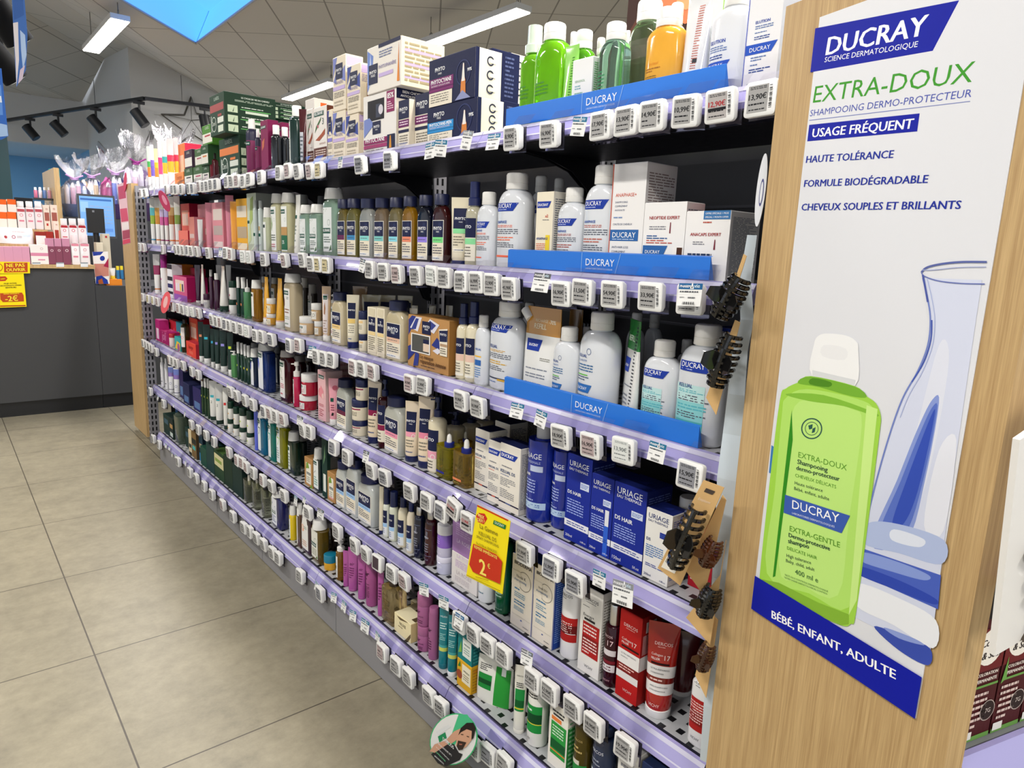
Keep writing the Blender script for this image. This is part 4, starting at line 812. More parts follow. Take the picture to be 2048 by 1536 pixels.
g('bot', 1040, 1190, 185, 'small white bottle with orange print', dubot(lab=du(.52,'ANAPHASE',acc='ee7a5a')+[('r',-.9,.1,.12,.135,'ee6a4a')]))
g('bot', 1185, 1420, 58, 'large white bottle with orange foot line', dubot(lab=du(.6,'ANAPHASE',acc='ee7a5a')+[('r',-.9,.3,.12,.14,'ee6a4a')]))
g('bot', 1400, 1530, 76, 'large white bottle in second row', dubot(lab=du(.6)), X=1.09)
g('bot', 1530, 1645, 92, 'large white bottle in third row', dubot(), X=1.2)
g('box', 1466, 1580, 180, 'narrow cream carton with yellow stripe', dict(c='efe6cf', sc='e3ddd0', tc='c0383a', lab=[('p',-.9,.75,.8,.88,DBL),('t','DUCRAY',-.8,.4,.822,'ffffff','b'),('t','x2',.1,.45,.68,'d0503c','b'),('l',-.2,.6,.64,.66,1,'8a8a8a'),('t','ANAPHASE',-.85,.55,.4,'1e3f80','b'),('l',-.85,.3,.27,.36,4,'e08060'),('l',-.85,.3,.08,.24,6,'7a7a7a'),('r',.25,.75,.02,.46,'efd23a')], slab=lines('6a6e78', 30)), side=1650, d=.06)
g('bot', 1578, 1780, 155, 'small white bottle with crimson foot', dubot(lab=du(.55,'ANAPHASE',acc='b05a50')+[('r',-.85,.2,.1,.125,'8a1f3a')]))
g('bot', 1758, 2003, 4, 'large white bottle with crimson foot', dubot(lab=du(.6,'ANAPHASE',acc='c06a5a')+[('r',-.9,.1,.1,.125,'8a1f3a')]))
sec('B', 950, 300, 3.413)
g('box', 965, 1195, 85, 'tall white carton with blue banner', dict(c='f0eeec', sc='dcd8d6', tc='d8d4d2', lab=[('t','ANAPHASE+',-.75,.5,.71,'d8644a'),('t','SHAMPOOING',-.75,.0,.655,'2a4470'),('t','COMPLÉMENT',-.75,.0,.62,'2a4470'),('t','ANTICHUTE',-.75,-.15,.585,'2a4470'),('l',-.8,.2,.515,.54,1,'7a94c0'),('t','CHUTE DE CHEVEUX',-.8,.35,.46,'2a4470'),('r',-.95,.75,.32,.42,'2f66a8'),('t','DUCRAY',-.8,.6,.35,'ffffff'),('l',-.8,.5,.328,.342,1,'c8d8f0'),('t','ANTI-HAIR LOSS',-.8,.2,.255,'2a4470'),('t','COMPLEMENT',-.8,.05,.215,'2a4470'),('t','SHAMPOO',-.8,-.2,.175,'2a4470'),('l',-.85,.6,.11,.135,1,'7a94c0'),('t','HAIR LOSS',-.85,-.2,.05,'2a4470','b'),('r',-1,-.95,0,1,'c8583a')], slab=lines('8a7a78', 36)), side=1352, d=.085)
g('box', 1130, 1412, 358, 'white serum carton with brown dropper picture', dict(c='f1efed', sc='d9d5d3', tc='e4e0de', lab=[('t','NEOPTIDE EXPERT',-.72,.72,.78,'a83c3c','b'),('l',-.7,.1,.64,.7,2,'8a8a92'),('g',[(.28,.6),(.34,.6),(.33,.74),(.29,.74)],'7a2a3a'),('l',-.8,.2,.52,.58,2,'2a5a98'),('l',-.8,.6,.46,.52,2,'c05a4a'),('p',-.95,.25,.29,.44,'2f66a8'),('t','DUCRAY',-.82,-.1,.335,'ffffff'),('l',-.85,.1,.2,.26,2,'2a5a98'),('l',-.85,.4,.13,.19,2,'c05a4a'),('r',.5,1,.0,.42,'f6f2ee'),('r',.62,.98,.02,.3,'8a4a22'),('r',.7,.95,.3,.42,'4a2a1c'),('r',.62,.98,.05,.22,'efe8e0'),('r',.62,.98,.12,.16,'2f66a8')], slab=lines('7a8088', 22)), side=1535, d=.05)
sp = lambda: dict(c='efedeb', sc='d9d5d3', tc='e4e0de', slab=lines('8a7a78', 16))
g('box', 1470, 1540, 372, 'white serum carton in second row', sp(), side=1655, X=1.03, h=.11, d=.05)
g('box', 1560, 1660, 385, 'white serum carton in third row', sp(), side=1780, X=1.09, h=.105, d=.05)
g('box', 1393, 1690, 414, 'white capsule carton with blue corner', dict(c='f2f0ee', sc='d6d4d4', tc='b83a34', lab=[('r',-.2,.98,.88,1,'3f78b0'),('t','OFFRE SPÉCIALE 1 MOIS',-.12,.9,.95,'ffffff'),('t','SPECIAL 1 MONTH OFFER',-.12,.9,.9,'ffffff'),('l',-.2,.3,.82,.86,1,'c0503e'),('t','ANACAPS EXPERT',-.75,.65,.65,'a83c3c','b'),('l',-.6,.2,.52,.58,2,'8a8a92'),('g',[(.36,.46),(.44,.46),(.42,.6),(.38,.6)],'7a2a3a'),('l',-.8,.3,.36,.42,1,'2a3a5a'),('l',-.8,.2,.28,.35,2,'c05a4a'),('p',-.95,.2,.1,.24,'2f66a8'),('t','DUCRAY',-.82,-.12,.14,'ffffff'),('t','CHRONIC HAIR LOSS',-.85,-.2,.02,'2a3a5a')], slab=lines('7a808c', 40)), side=1870, d=.085)
g('box', 1640, 1700, 430, 'blue and white carton behind capsule carton', dict(c='3f78b0', sc='e4e4e8', slab=lines('7a808c', 20)), X=1.08, d=.06, h=.12)
# ================================================================== third shelf
sec('C', 220, 340, 5.12)
g('tube', 450, 512, 862, 'white tube with magenta middle', dict(c='f0eeec', cap='f0eeec', ch=.08, bands=[(.1,.13,'e0823a'),(.48,.72,'9a1c56')]))
g('bot', 517, 598, 868, 'white bottle with purple cap', dict(c='f2f0f0', e=2, sh=.66, ch=.32, cw=.9, nk=.85, cap='94157c', ct='cyl', lab=[('g',[(-.8,.2),(.2,.3),(.6,.44),(-.5,.5)],'e06aa8'),('o',.2,.4,.2,'d860b0'),('g',[(-.8,.5),(-.2,.44),(.1,.55)],'8a7ac8')]))
g('box', 590, 640, 968, 'white and navy striped carton', dict(c='eceaf0', sc='eceaf0', lab=[('r',-1,1,.86,1,'1a1a30'),('r',-1,1,.52,.64,'1a1a30'),('r',-1,1,.3,.42,'2a2a6a'),('r',-1,1,.12,.2,'1a1a30')]), d=.05)
g('box', 640, 700, 965, 'orange carton with white label', dict(c='f09038', sc='f09038', lab=[('r',-.8,.9,.1,.7,'f4efe8'),('l',-.6,.7,.2,.6,4,'c06a30')]), side=905, X=1.03, d=.08)
g('box', 690, 790, 1005, 'crimson pack row behind pink box', dict(c='c02a48', sc='b02040'), X=1.0, d=.025)
g('box', 655, 785, 1090, 'pink and violet display box, magenta side', dict(c='d8608e', sc='b01058', tc='a81050', lab=[('r',-.98,.98,.0,.24,'9a5ab8'),('r',-.7,.6,.38,.84,'f0d8d0')]+[('r',u,u+.18,.4,.7,c) for u, c in ((-.6,'efe6f4'),(-.3,'e8dcf4'),(0,'f4d440'),(.3,'2a2048'))]), side=880, d=.1)
g('tube', 872, 930, 972, 'dark plum tube', dict(c='3f1a34', cap='f0eeea', ch=.06, tw=1.1), X=1.0)
g('tube', 920, 985, 968, 'white tube with dark foot beside plum tube', dict(cone=1, c='efece4', cap='43203a', ch=.06, tw=1.1))
g('jar', 958, 1026, 1268, 'small plum lidded jar', dict(c='d8d4d2', cap='43203a', lf=.45))
plm = dict(c='3f1a34', e=2, sh=.78, ch=.17, cw=.66, cap='f0eeea', ct='cyl', lab=[('l',-.3,.3,.1,.7,8,'a890a0')])
g('bot', 1016, 1062, 1022, 'plum bottle with clear cap', dict(plm, cap='c6c4c2'))
g('bot', 1062, 1132, 1058, 'plum bottle with white cap', plm)
g('tube', 1115, 1215, 985, 'large white tube with dark green cap', dict(cone=1, c='edeae2', cap='163c2c', ch=.13, tw=1.05))
wj = dict(c='ecebe6', cap='123a2c', lf=.36, lab=[('r',-.6,.3,.2,.28,'b05068'),('l',-.5,.4,.36,.48,2,'8a8a8a')])
j = g('jar', 1218, 1300, 1325, 'lower white jar with green lid', wj)
g('jar', 1218, 1300, 1135, 'upper white jar with green lid', wj, on=j)
grb = dict(c='153a2c', e=2, sh=.72, ch=.27, cw=.72, cap='e9e8e4', ct='cyl', lab=[('l',-.4,.5,.4,.64,6,'9ab0a4'),('r',-.3,.4,.3,.36,'e08a5a')])
g('bot', 1294, 1340, 1095, 'dark green spray with white cap, left', grb)
g('bot', 1336, 1402, 1100, 'dark green spray with white cap, right', grb)
g('bot', 1366, 1454, 1118, 'soft green bottle with white nozzle', dict(c='4c8a58', e=2, sh=.68, ch=.34, cw=.62, ct='nozzle', cap='efeeea', lab=[('r',-.9,-.2,.3,.36,'e0a060')]))
for xl, xr in ((985, 1040), (1085, 1130)): g('tube', xl+110, xr+110, 975, 'white tube tip in back row', dict(c='c8c4bc', cap='43203a'), X=1.14)
sec('C', 480, 480, 5.12)
g('bot', 128, 222, 410, 'amber bottle with white cap', klbot('b07c1e', km='liquid', ch=.2, lab=[('r',-.9,.0,.12,.7,'eceae4'),('r',-.9,-.3,.6,.66,'22302c'),('l',-.8,-.1,.2,.5,4,'9a948a')]))
g('bot', 228, 290, 372, 'clear capped bottle behind yellow tube', klbot('9a7430', cap='b0aca4'), X=1.1)
g('bot', 328, 392, 384, 'clear capped bottle between yellow tubes', klbot('9a7430', cap='b0aca4'), X=1.12)
ytb = dict(cone=1, c='e8aa22', cap='f0eee8', ch=.12, tw=1.08, bands=[(.12,.15,'f0c9b8')], lab=[('r',-.95,-.3,.12,.7,'efc0b0'),('l',-.9,-.4,.2,.6,6,'c07a5a'),('r',-.9,-.5,.5,.56,'20302c')])
g('tube', 232, 318, 378, 'yellow tube with pink label, left', ytb)
yj = dict(c='e6a83a', cap='f2efe8', lf=.36, lab=[('r',-.9,.9,.05,.55,'f0e6cc'),('r',-.7,.1,.36,.48,'20302c'),('o',.5,.3,.2,'6a7a70',.8),('l',-.6,.4,.1,.28,2,'8a8474')])
j = g('jar', 272, 372, 752, 'lower yellow jar with white lid', yj)
g('jar', 272, 372, 598, 'upper yellow jar with white lid', yj, on=j)
g('tube', 362, 465, 392, 'yellow tube with white cap, right', ytb)
g('bot', 470, 628, 345, 'large beige bottle with white label', klbot('b5a688', km='satin', ch=.15, lab=[('r',-.85,.35,.07,.74,'eceae6'),('r',-.85,.1,.63,.7,KGR),('t','KLORANE',-.8,.04,.65,'ffffff','b'),('l',-.3,.1,.55,.6,2,'6a7a72'),('g',[(-.84,.42),(-.7,.44),(-.68,.54),(-.8,.58)],'8a4a2a'),('l',-.7,.2,.3,.4,2,'a07868'),('l',-.7,.2,.2,.26,2,'8a9a8a'),('l',-.7,.0,.1,.15,1,'8a9a8a')]), k=.42)
g('bot', 625, 700, 388, 'yellow white capped bottle in back row', klbot('2f2418', cap='d6d0c4', ch=.4), X=1.14)
g('bot', 705, 785, 455, 'clear topped dark bottle in back row', klbot('2a211a', cap='b4b0a8', ch=.4), X=1.12)
cj = dict(c='dcb98a', cap='f2f0ea', lf=.36, lab=[('r',-.95,.95,.1,.55,'f2efe6'),('r',-.5,.45,.36,.47,KGR),('t','KLORANE',-.42,.37,.385,'ffffff','b'),('l',-.5,.3,.16,.32,3,'a0786a')])
g('jar', 610, 768, 782, 'wide white jar with cream label', cj)
cj2 = dict(c='c9a77a', cap='f0eee8', lf=.36, lab=[('r',-.95,.95,.1,.55,'eee9de'),('r',-.9,-.1,.36,.46,KGR),('o',.45,.34,.26,'4a5a52',.8),('l',-.8,.2,.14,.3,2,'8a8a80')])
j = g('jar', 762, 850, 832, 'lower tan jar of stacked pair', cj2, X=1.0)
g('jar', 740, 850, 648, 'upper tan jar of stacked pair', cj2, on=j, X=1.0)
g('tube', 845, 930, 475, 'beige tube with nut drawing', dict(c='d3b188', cap='f1eee8', ch=.1, tw=1.15, lab=[('r',-.85,.4,.1,.86,'e6dcdc'),('r',-.7,.2,.76,.83,KGR),('t','KLORANE',-.65,.15,.78,'ffffff','b'),('g',[(-.5,.5),(-.2,.48),(-.1,.6),(-.3,.72),(-.45,.64)],'a87858'),('l',-.6,.2,.16,.4,5,'b09888')]))
g('bot', 925, 1000, 555, 'beige bottle with white pump behind tube', klbot('cdb994', cap='f0eeea', ct='pump', ch=.2, cw=.4, lab=kl(bar=.6)), X=1.03)
phm = dict(km='gloss')
g('bot', 958, 1108, 532, 'cream square bottle with navy cap, left', phbot('cdbf9e', 'f2cf8a', **phm), k=.42)
g('tube', 1098, 1218, 562, 'cream tube with navy cap and yellow band', dict(c='e9dfc2', cap='1b2660', ch=.12, tw=1.12, lab=[('r',-.8,.45,.56,.85,NAVY),('t','PHYTO',-.7,.35,.7,'ffffff','b'),('r',-.8,.45,.47,.55,'f4d27a'),('r',-.8,.45,.24,.46,'f4ecd4'),('l',-.7,.3,.28,.44,4,'8a8474'),('l',-.7,.2,.16,.2,1,'5a648c')]))
nj = lambda b: dict(c='efe5cc', cap='1b2450', lf=.36, lab=[('r',-.9,.9,.48,.58,b),('l',-.8,.7,.2,.42,4,'8a8474')])
j = g('jar', 1218, 1312, 962, 'lower cream jar with navy lid', nj('f4cf92'))
g('jar', 1215, 1310, 728, 'upper cream jar with navy lid', nj('f4cf92'), on=j)
ps = lambda **k: dict(c='ece2c8', sc='d9cfb4', tc='e8ddc0', lab=[('g',[(-.8,.85),(.6,.8),(.7,.97),(-.6,.98)],'ded3b4'),('r',-.75,.8,.5,.8,NAVY),('t','PHYTO',-.6,.65,.63,'ffffff','b'),('t','7',-.1,.2,.66,'ffffff'),('r',-.75,.8,.42,.49,'f4d89a'),('l',-.7,.7,.1,.39,7,'8a8474')], slab=[('g',[(-.5,.6),(.5,.75),(.6,.95),(-.3,.9)],'cabf9f')])
g('box', 1308, 1398, 690, 'narrow cream carton with navy label, left', ps(), d=.05)
g('box', 1400, 1482, 700, 'narrow cream carton with navy label, right', ps(), side=1560, d=.05)
g('bot', 1518, 1730, 622, 'cream square bottle with peach band', phbot('c9bc9a', 'e8bfa4', **phm), k=.42)
g('tube', 1690, 1760, 700, 'cream tube behind kraft kit, navy cap', dict(c='e4dac0', cap='1b2660', lab=[('r',-.6,.6,.3,.7,'f2ead4')]), X=.99)
ct = lambda: dict(c='c9bf9f', cap='1b2660', tw=1.3, lab=[('r',-.8,.8,.5,.85,NAVY)])
g('tube', 1262, 1430, 562, 'cream tube behind narrow cartons', ct(), X=1.09, w=.05)
g('tube', 1450, 1570, 565, 'cream tube top in back row', ct(), X=1.16, w=.045)
g('tube', 1640, 1730, 570, 'cream tube top behind peach bottle', ct(), X=1.2, w=.04)
g('tube', 1170, 1290, 475, 'kraft coloured tube in back row', dict(c='9c7a50', cap='1b2660', tw=1.25), X=1.2, w=.045)
sec('C', 520, 600, 3.413)
kf = dict(c='c09058', sc='a8783e', tc='b8884e', lab=[('g',[(-.98,.6),(-.55,.98),(-.8,.99),(-.98,.9)],'2f3a86'),('g',[(-.9,.75),(-.5,.7),(-.3,.98),(-.6,.98)],'e8e4ea'),('g',[(-.85,.72),(-.6,.74),(-.45,.95),(-.6,.95)],'3a4690'),('g',[(-.2,.8),(.3,.72),(.55,.9),(.1,.98)],'e2dfe8'),('g',[(-.1,.82),(.2,.78),(.4,.88),(.1,.95)],'39458e'),('r',-.28,.15,.68,.92,NAVY),('t','PHYTO',-.22,.09,.8,'ffffff','b'),('t','PARIS',-.14,.02,.755,'ffffff'),('g',[(.2,.5),(.55,.44),(.7,.56),(.45,.66)],'2f3a86'),('g',[(.25,.4),(.5,.35),(.66,.42),(.5,.47)],'e2dfe8'),('g',[(-.98,.1),(-.6,.3),(-.85,.42),(-.98,.38)],'2f3a86'),('g',[(-.7,.02),(-.45,.05),(-.4,.28),(-.6,.3)],'343f8c'),('r',-.82,.14,.3,.66,'f4f0ea'),('r',-.77,.09,.32,.64,'565652'),('r',-.2,.09,.35,.5,'e6cfb8'),('r',-.2,.09,.5,.58,NAVY),('t','Le masque',-.35,.3,.21,'5a3a20','bi'),('t','réparation intense',-.35,.9,.12,'5a3a20','bi'),('l',-.3,.5,.06,.09,1,'6a4a30'),('g',[(.95,.35),(.62,.35),(.55,.82),(.95,.86)],'efe6d2'),('g',[(.94,.62),(.6,.6),(.57,.8),(.95,.83)],'20274c'),('t','PHYTO',.62,.9,.72,'ffffff','b'),('r',.62,.94,.52,.57,'b89878'),('l',.64,.9,.38,.5,3,'7a7668')])
g('box', 1012, 1290, 120, 'kraft gift kit with navy feather print', kf, side=1370, d=.075)
for i, x in enumerate((1030, 1150, 1265)): g('tube', x, x+50, 38, 'pale tube tip behind kraft kit', dict(c='cfc6ae', cap='1b2660', tw=.7), X=1.14, w=.03)
spy = lambda b: dict(c='e4dabc', e=2, sh=.62, ch=.27, cw=.56, ct='spray', cap='1a2352', km='gloss', lab=[('r',-.9,.9,.05,.55,'f0e8d2'),('r',-.9,.9,.34,.55,NAVY),('t','PHYTO',-.75,.55,.44,'ffffff','b'),('r',-.9,.9,.25,.335,b),('l',-.8,.5,.09,.23,4,'7a7668'),('r',-.9,.9,.05,.08,'f6f2e4')])
g('bot', 1340, 1438, 22, 'cream spray with navy top, left', spy('ecc8b4'))
g('bot', 1418, 1530, 14, 'cream spray with navy top, right', spy('ecc8b4'))
sec('C', 900, 580, 3.413)
g('bot', 185, 290, 172, 'slim white bottle with yellow marks', dubot(lab=[('t','KELUAL',-.5,.5,.5,'3a66b0','b'),('r',-.6,.5,.4,.42,'f0b83a'),('r',-.6,.5,.28,.36,'2f66b0'),('l',-.6,.5,.1,.26,5,'5a8ac0')]))
kel = lambda ac, **k: dubot(lab=du(.66,'KELUAL',tc='2a4488',acc=ac)+[('r',-.88,.55,.125,.14,'3a4054'),('r',.0,.55,.11,.13,ac),('l',-.85,.1,.08,.1,1,'5a74a8')], **k)
g('bot', 255, 490, 72, 'large white bottle with ochre line', kel('d8a83a'))
g('bot', 480, 590, 85, 'white bottle behind orange topped pouch', dubot(), X=1.1)
g('pouch', 528, 780, 122, 'white refill pouch with orange top', dict(c='ecebe6', spout=1, bands=[(.7, 1.0, 'c0851c')], lab=[('t','RECHARGE',-.45,.35,.84,'f4e8c8'),('t','REFILL',-.5,.3,.765,'f6ecd0','b'),('t','-70%',.42,.85,.83,'f6ecd0','b'),('p',-.85,.15,.52,.65,DBL),('t','DUCRAY',-.7,-.1,.57,'ffffff','b'),('l',.1,.7,.42,.46,2,'8a8a80'),('l',-.8,.6,.31,.34,1,'8a8f9a'),('l',-.8,.5,.22,.28,2,'8a8f9a'),('l',-.8,.3,.12,.18,2,'8a8f9a')]), X=.985, k=.3)
g('pouch', 800, 900, 130, 'orange topped pouch in back row', dict(c='e6e4de', bands=[(.6, 1.0, '9a6a1a')]), X=1.14, k=.3)
squ = lambda: dubot(lab=[('o',-.1,.62,.14,'2a4a88',.85),('t','KELUAL',-.85,-.2,.56,'2f4f94','b'),('t','SQUANORM',-.85,-.2,.52,'3a6ab0'),('l',-.85,.2,.42,.5,3,'3a6a9a'),('r',-.85,-.1,.385,.395,'5ab83a'),('l',-.85,.1,.33,.38,2,'5a6a84'),('p',-.95,.2,.22,.3,'2f6cb4'),('t','DUCRAY',-.85,-.1,.245,'ffffff'),('l',-.85,.0,.15,.2,2,'3a6a9a'),('r',-.85,-.2,.12,.13,'5ab83a'),('l',-.85,.1,.06,.1,2,'5a6a84')])
g('bot', 730, 925, 252, 'small white bottle with blue lower banner', squ())
g('bot', 880, 965, 250, 'small white bottle behind squat ones', dubot(), X=1.08)
g('bot', 902, 1175, 150, 'large white bottle with blue lower banner', squ())
g('bot', 1195, 1320, 152, 'white bottle behind green pouch', dubot(), X=1.12)
g('bot', 1320, 1440, 160, 'grey white bottle in dark back row', dubot(), X=1.24)
g('pouch', 1120, 1330, 200, 'white refill pouch with green top', dict(c='e6e6e2', bands=[(.72, 1.0, '2f8a3e')], lab=[('t','REFILL',-.7,.5,.8,'e4f4e0','b'),('p',-.9,.2,.5,.64,DBL),('t','DUCRAY',-.8,-.05,.55,'ffffff','b'),('l',-.8,.5,.36,.39,1,'8a8f9a'),('l',-.8,.3,.18,.3,3,'8a8f9a'),('l',.6,.9,.1,.95,26,'3a3e48')]), lean=-.6, X=.985, k=.3)
tea = lambda: dubot(bands=[], lab=[('r',-.97,.5,.06,.2,'58b8be'),('r',-.97,.5,.2,.36,'8ccfd0'),('r',-.97,.5,.36,.5,'bfe2e0')]+du(.61,'KELUAL',tc='2a4488',acc='5ab4c0')+[('r',-.95,.45,.11,.125,'24406a')])
g('bot', 1310, 1565, 340, 'small white bottle with teal foot', tea())
g('bot', 1520, 1850, 225, 'large white bottle with teal foot', tea())
g('bot', 1535, 1660, 335, 'small white bottle behind teal ones', dubot(), X=1.09)
g('box', 1722, 1900, 262, 'tall white carton with blue cap line', dict(c='f0eff0', sc='cfd4e0', tc='2a3f9a', lab=[('r',-1,1,.97,1,'2a3f9a'),('r',-1,1,.4,.5,'2f5aa8'),('t','DUCRAY',-.5,.7,.43,'ffffff'),('t','Treatment shampoo',-.9,.7,.35,'2a4488'),('t','COMPLEMENT',-.9,.3,.3,'2a4488','b'),('t','FOR PSORIASIS',-.9,.5,.27,'2a4488','b'),('t','SKIN',-.9,-.5,.24,'2a4488','b'),('l',-.9,.3,.14,.2,2,'5ab4a0')]), d=.055, X=1.0)
# ================================================================== fourth shelf
sec('D', 220, 620, 5.12)
g('box', 472, 512, 102, 'slim magenta carton', dict(c='b01c70', sc='c02c80', lab=[('r',-.6,.6,.1,.6,'e8c8d8')]), d=.05)
g('box', 512, 596, 218, 'low magenta box', dict(c='a0145e', sc='b41c6c', lab=[('t','joli',-.5,.5,.3,'e890c0','i')]), d=.06)
j = g('jar', 600, 668, 240, 'pale pink jar with red lid', dict(c='f0d8d4', cap='c83040', lf=.3))
g('box', 665, 722, 280, 'teal and yellow mask sachet box', dict(c='3aa8a8', sc='2a98a0', lab=[('g',[(-.9,.1),(.8,.05),(.9,.6),(-.2,.7)],'f0c43a'),('o',.3,.25,.4,'a85a9a')]), d=.04)
g('jar', 540, 622, 62, 'white jar with black lid, leaf label', dict(c='ece8e4', cap='1c1a1e', lf=.3, lab=[('g',[(-.8,.1),(.6,.1),(.3,.35),(-.4,.3)],'5a9a3a')]), X=1.03, h=.13)
g('box', 612, 680, 108, 'red mask carton behind jars', dict(c='d02a3a', sc='c02434', lab=[('g',[(-.6,.2),(.6,.3),(.4,.7)],'f06a5a')]), X=1.03, d=.03)
g('box', 680, 738, 128, 'teal mask carton behind jars', dict(c='3a9ab0', sc='3a9ab0', lab=[('g',[(-.9,.05),(.9,.05),(.7,.5),(-.3,.6)],'f0c83a'),('g',[(.2,.0),(1,.0),(1,.3)],'5aa83a')]), X=1.03, d=.03)
g('bot', 726, 816, 95, 'brown glass bottle with white fruit label', dict(c='4a4018', e=2, sh=.76, ch=.12, cw=.5, cap='16140e', ct='cyl', km='liquid', lab=[('r',-.95,.95,.17,.76,'f1ece8'),('o',.35,.46,.36,'d83a5a'),('g',[(-.4,.3),(.1,.26),(.3,.4)],'5a9a3a'),('l',-.7,.1,.55,.7,3,'b0a8a0')]))
g('box', 782, 880, 335, 'red orange base of display', dict(c='e24a38', sc='c02838', lab=[('t','Energie',-.5,.4,.55,'8a1f18','i'),('r',-.4,.4,.2,.4,'e86a54')]), d=.04)
g('box', 818, 900, 85, 'red orange display carton with bottle drawing', dict(c='dc4c38', sc='b02036', lab=[('r',-.7,.7,.42,.86,'e88a6a')]+[('r',u,u+.2,.44,.74,'f4e0d4') for u in (-.6,-.25,.1,.42)]), X=1.015, d=.07)
dg = lambda b: dict(c='12302a', cap='f0efea', ch=.13, tw=1.12, km='satin', lab=[('t','LUXÉOL',-.5,.4,.8,'3a5a50'),('r',-.5,.4,.62,.68,b),('l',-.5,.3,.2,.56,7,'8aa498')])
for xl, xr, yt, b, ds in ((907,962,120,'e8956a','peach banded dark green tube'), (956,1030,148,'40c0d8','aqua banded dark green tube'), (1030,1072,190,'40a8d0','narrow aqua banded green tube'), (1072,1124,200,'9a94e0','lilac banded dark green tube'), (1126,1200,210,'a49cec','large lilac banded green tube'), (1204,1266,232,'d8ec3a','lime banded dark green tube')):
    g('tube', xl, xr, yt, ds, dg(b))
g('bot', 1246, 1302, 420, 'soft green short bottle, white pump', dict(c='4d8c50', e=5, sh=.86, ch=.16, cw=.4, ct='pump', cap='efeeea', km='satin'))
for i, (xl, xr, yt, b) in enumerate(((1296,1340,328,'90b84a'), (1334,1374,338,'7ac080'), (1366,1410,350,'e0d84a'), (1398,1450,362,'e8dc4a'))):
    g('bot', xl, xr, yt, 'slim dark green spray with white cap', dict(c='143728', e=2, sh=.68, ch=.3, cw=.72, cap='f0efec', ct='cyl', lab=[('l',-.4,.5,.42,.6,4,'9ab4a0'),('r',-.5,.5,.36,.41,b)]))
sec('D', 300, 560, 5.12)
crn = lambda c, **k: klbot(c, km='liquid', lab=[('r',-.9,.35,.05,.8,'e9ebee'),('r',-.9,.1,.68,.76,KGR),('t','KLORANE',-.85,.04,.7,'ffffff','b'),('g',[(-.9,.46),(-.6,.42),(-.45,.55),(-.6,.66),(-.85,.62)],'4a5cb8'),('l',-.4,.2,.5,.58,2,'8a94a8'),('l',-.7,.2,.22,.3,2,'7a84c0'),('l',-.7,.1,.1,.15,1,'4a5cb8')], **k)
g('bot', 1040, 1124, 700, 'small navy bottle with cornflower label', crn('1e3358', ch=.22))
g('bot', 1122, 1272, 630, 'large blue bottle with cornflower label', crn('22408c', cap='c8c8c4', ch=.17))
g('bot', 1040, 1120, 640, 'grey capped bottle behind navy bottle', klbot('20304a', cap='8a8a88'), X=1.1)
g('bot', 1275, 1350, 685, 'dark bottle behind blue bottle', klbot('1a2030', cap='6a6a6a'), X=1.07)
qn = lambda c, ac='c03a5a', **k: klbot(c, km='liquid', lab=[('r',-.9,.3,.08,.8,'eae8e4'),('r',-.9,.05,.68,.76,KGR),('t','KLORANE',-.85,-.02,.7,'ffffff','b'),('g',[(-.9,.48),(-.6,.44),(-.4,.58),(-.6,.68)],'6a8a4a'),('l',-.5,.1,.42,.48,2,'8a8480'),('l',-.7,.1,.26,.36,3,ac),('l',-.7,.0,.12,.18,1,ac)], **k)
g('bot', 1346, 1480, 720, 'dark red bottle with artichoke label', qn('4c0f1c', cap='b4aea8', ch=.12))
g('bot', 1482, 1590, 770, 'dark red bottle in second row', klbot('4a0f1c', cap='8a8682', km='liquid'), X=1.08)
g('bot', 1590, 1680, 780, 'dark red bottle in third row', klbot('40101a', cap='8a8682', km='liquid'), X=1.17)
g('bot', 1466, 1545, 838, 'pink red serum bottle with white pump', dict(c='c01c4c', e=2, sh=.66, ch=.32, cw=.8, nk=.8, ct='pump', cap='efece6', lab=[('r',-.9,.2,.08,.62,'eceae6'),('r',-.9,.0,.52,.6,KGR),('g',[(-.8,.34),(-.4,.38),(-.3,.5)],'6a8a4a'),('l',-.7,.1,.14,.3,4,'c04a6a')]))
rj = dict(c='b01634', cap='f2f0ec', lf=.36, lab=[('r',-.85,.6,.1,.52,'f0eeea'),('r',-.75,.1,.38,.48,KGR),('t','KLORANE',-.7,.05,.4,'ffffff','b'),('l',-.7,.3,.14,.34,3,'c04a6a'),('r',.3,.5,.14,.48,'d8d4d0')])
j = g('jar', 1532, 1716, 1170, 'lower red jar with white lid', rj)
g('jar', 1545, 1718, 955, 'upper red jar with white lid', rj, on=j)
pkb = dict(c='eab9bc', sc='d6b8b4', tc='e0c4c0', lab=[('r',-.8,.6,.84,.91,KGR),('t','KLORANE',-.72,.52,.855,'ffffff','b'),('o',-.3,.56,.5,'e07a80'),('g',[(-.8,.5),(.2,.44),(.5,.6),(-.2,.7)],'e8909a'),('o',.3,.5,.3,'f0c4c0'),('l',-.7,.5,.28,.34,2,'c06a74'),('l',-.7,.6,.08,.24,4,'c06a74')], slab=[('r',-.7,.6,.2,.7,'c89a9a')]+lines('a87a7a', 6, v0=.25, v1=.65, u0=-.6, u1=.5))
g('box', 1720, 1800, 930, 'pink peony hair carton', pkb, side=1925, d=.06)
g('box', 1870, 1925, 912, 'pink hair carton in second row', dict(c='d8b4b0', sc='c4a4a0', slab=lines('a87a7a', 8)), side=2000, X=1.06, d=.06, h=.2)
g('tube', 1840, 1925, 1008, 'pink tube with white cap', dict(c='eea2ae', cap='f1eeea', ch=.12, tw=1.3, lab=[('o',.3,.8,.5,'d86a80'),('r',-.6,.1,.5,.58,KGR),('l',-.5,.3,.3,.45,3,'8a3a50'),('g',[(-.4,.2),(.1,.2),(.2,.26),(-.2,.27)],'20241f')]))
sec('D', 520, 600, 3.413)
g('bot', 536, 638, 538, 'grey square bottle with maroon band', phbot('b6b8ae', '6e1f3e', km='gloss'), k=.42)
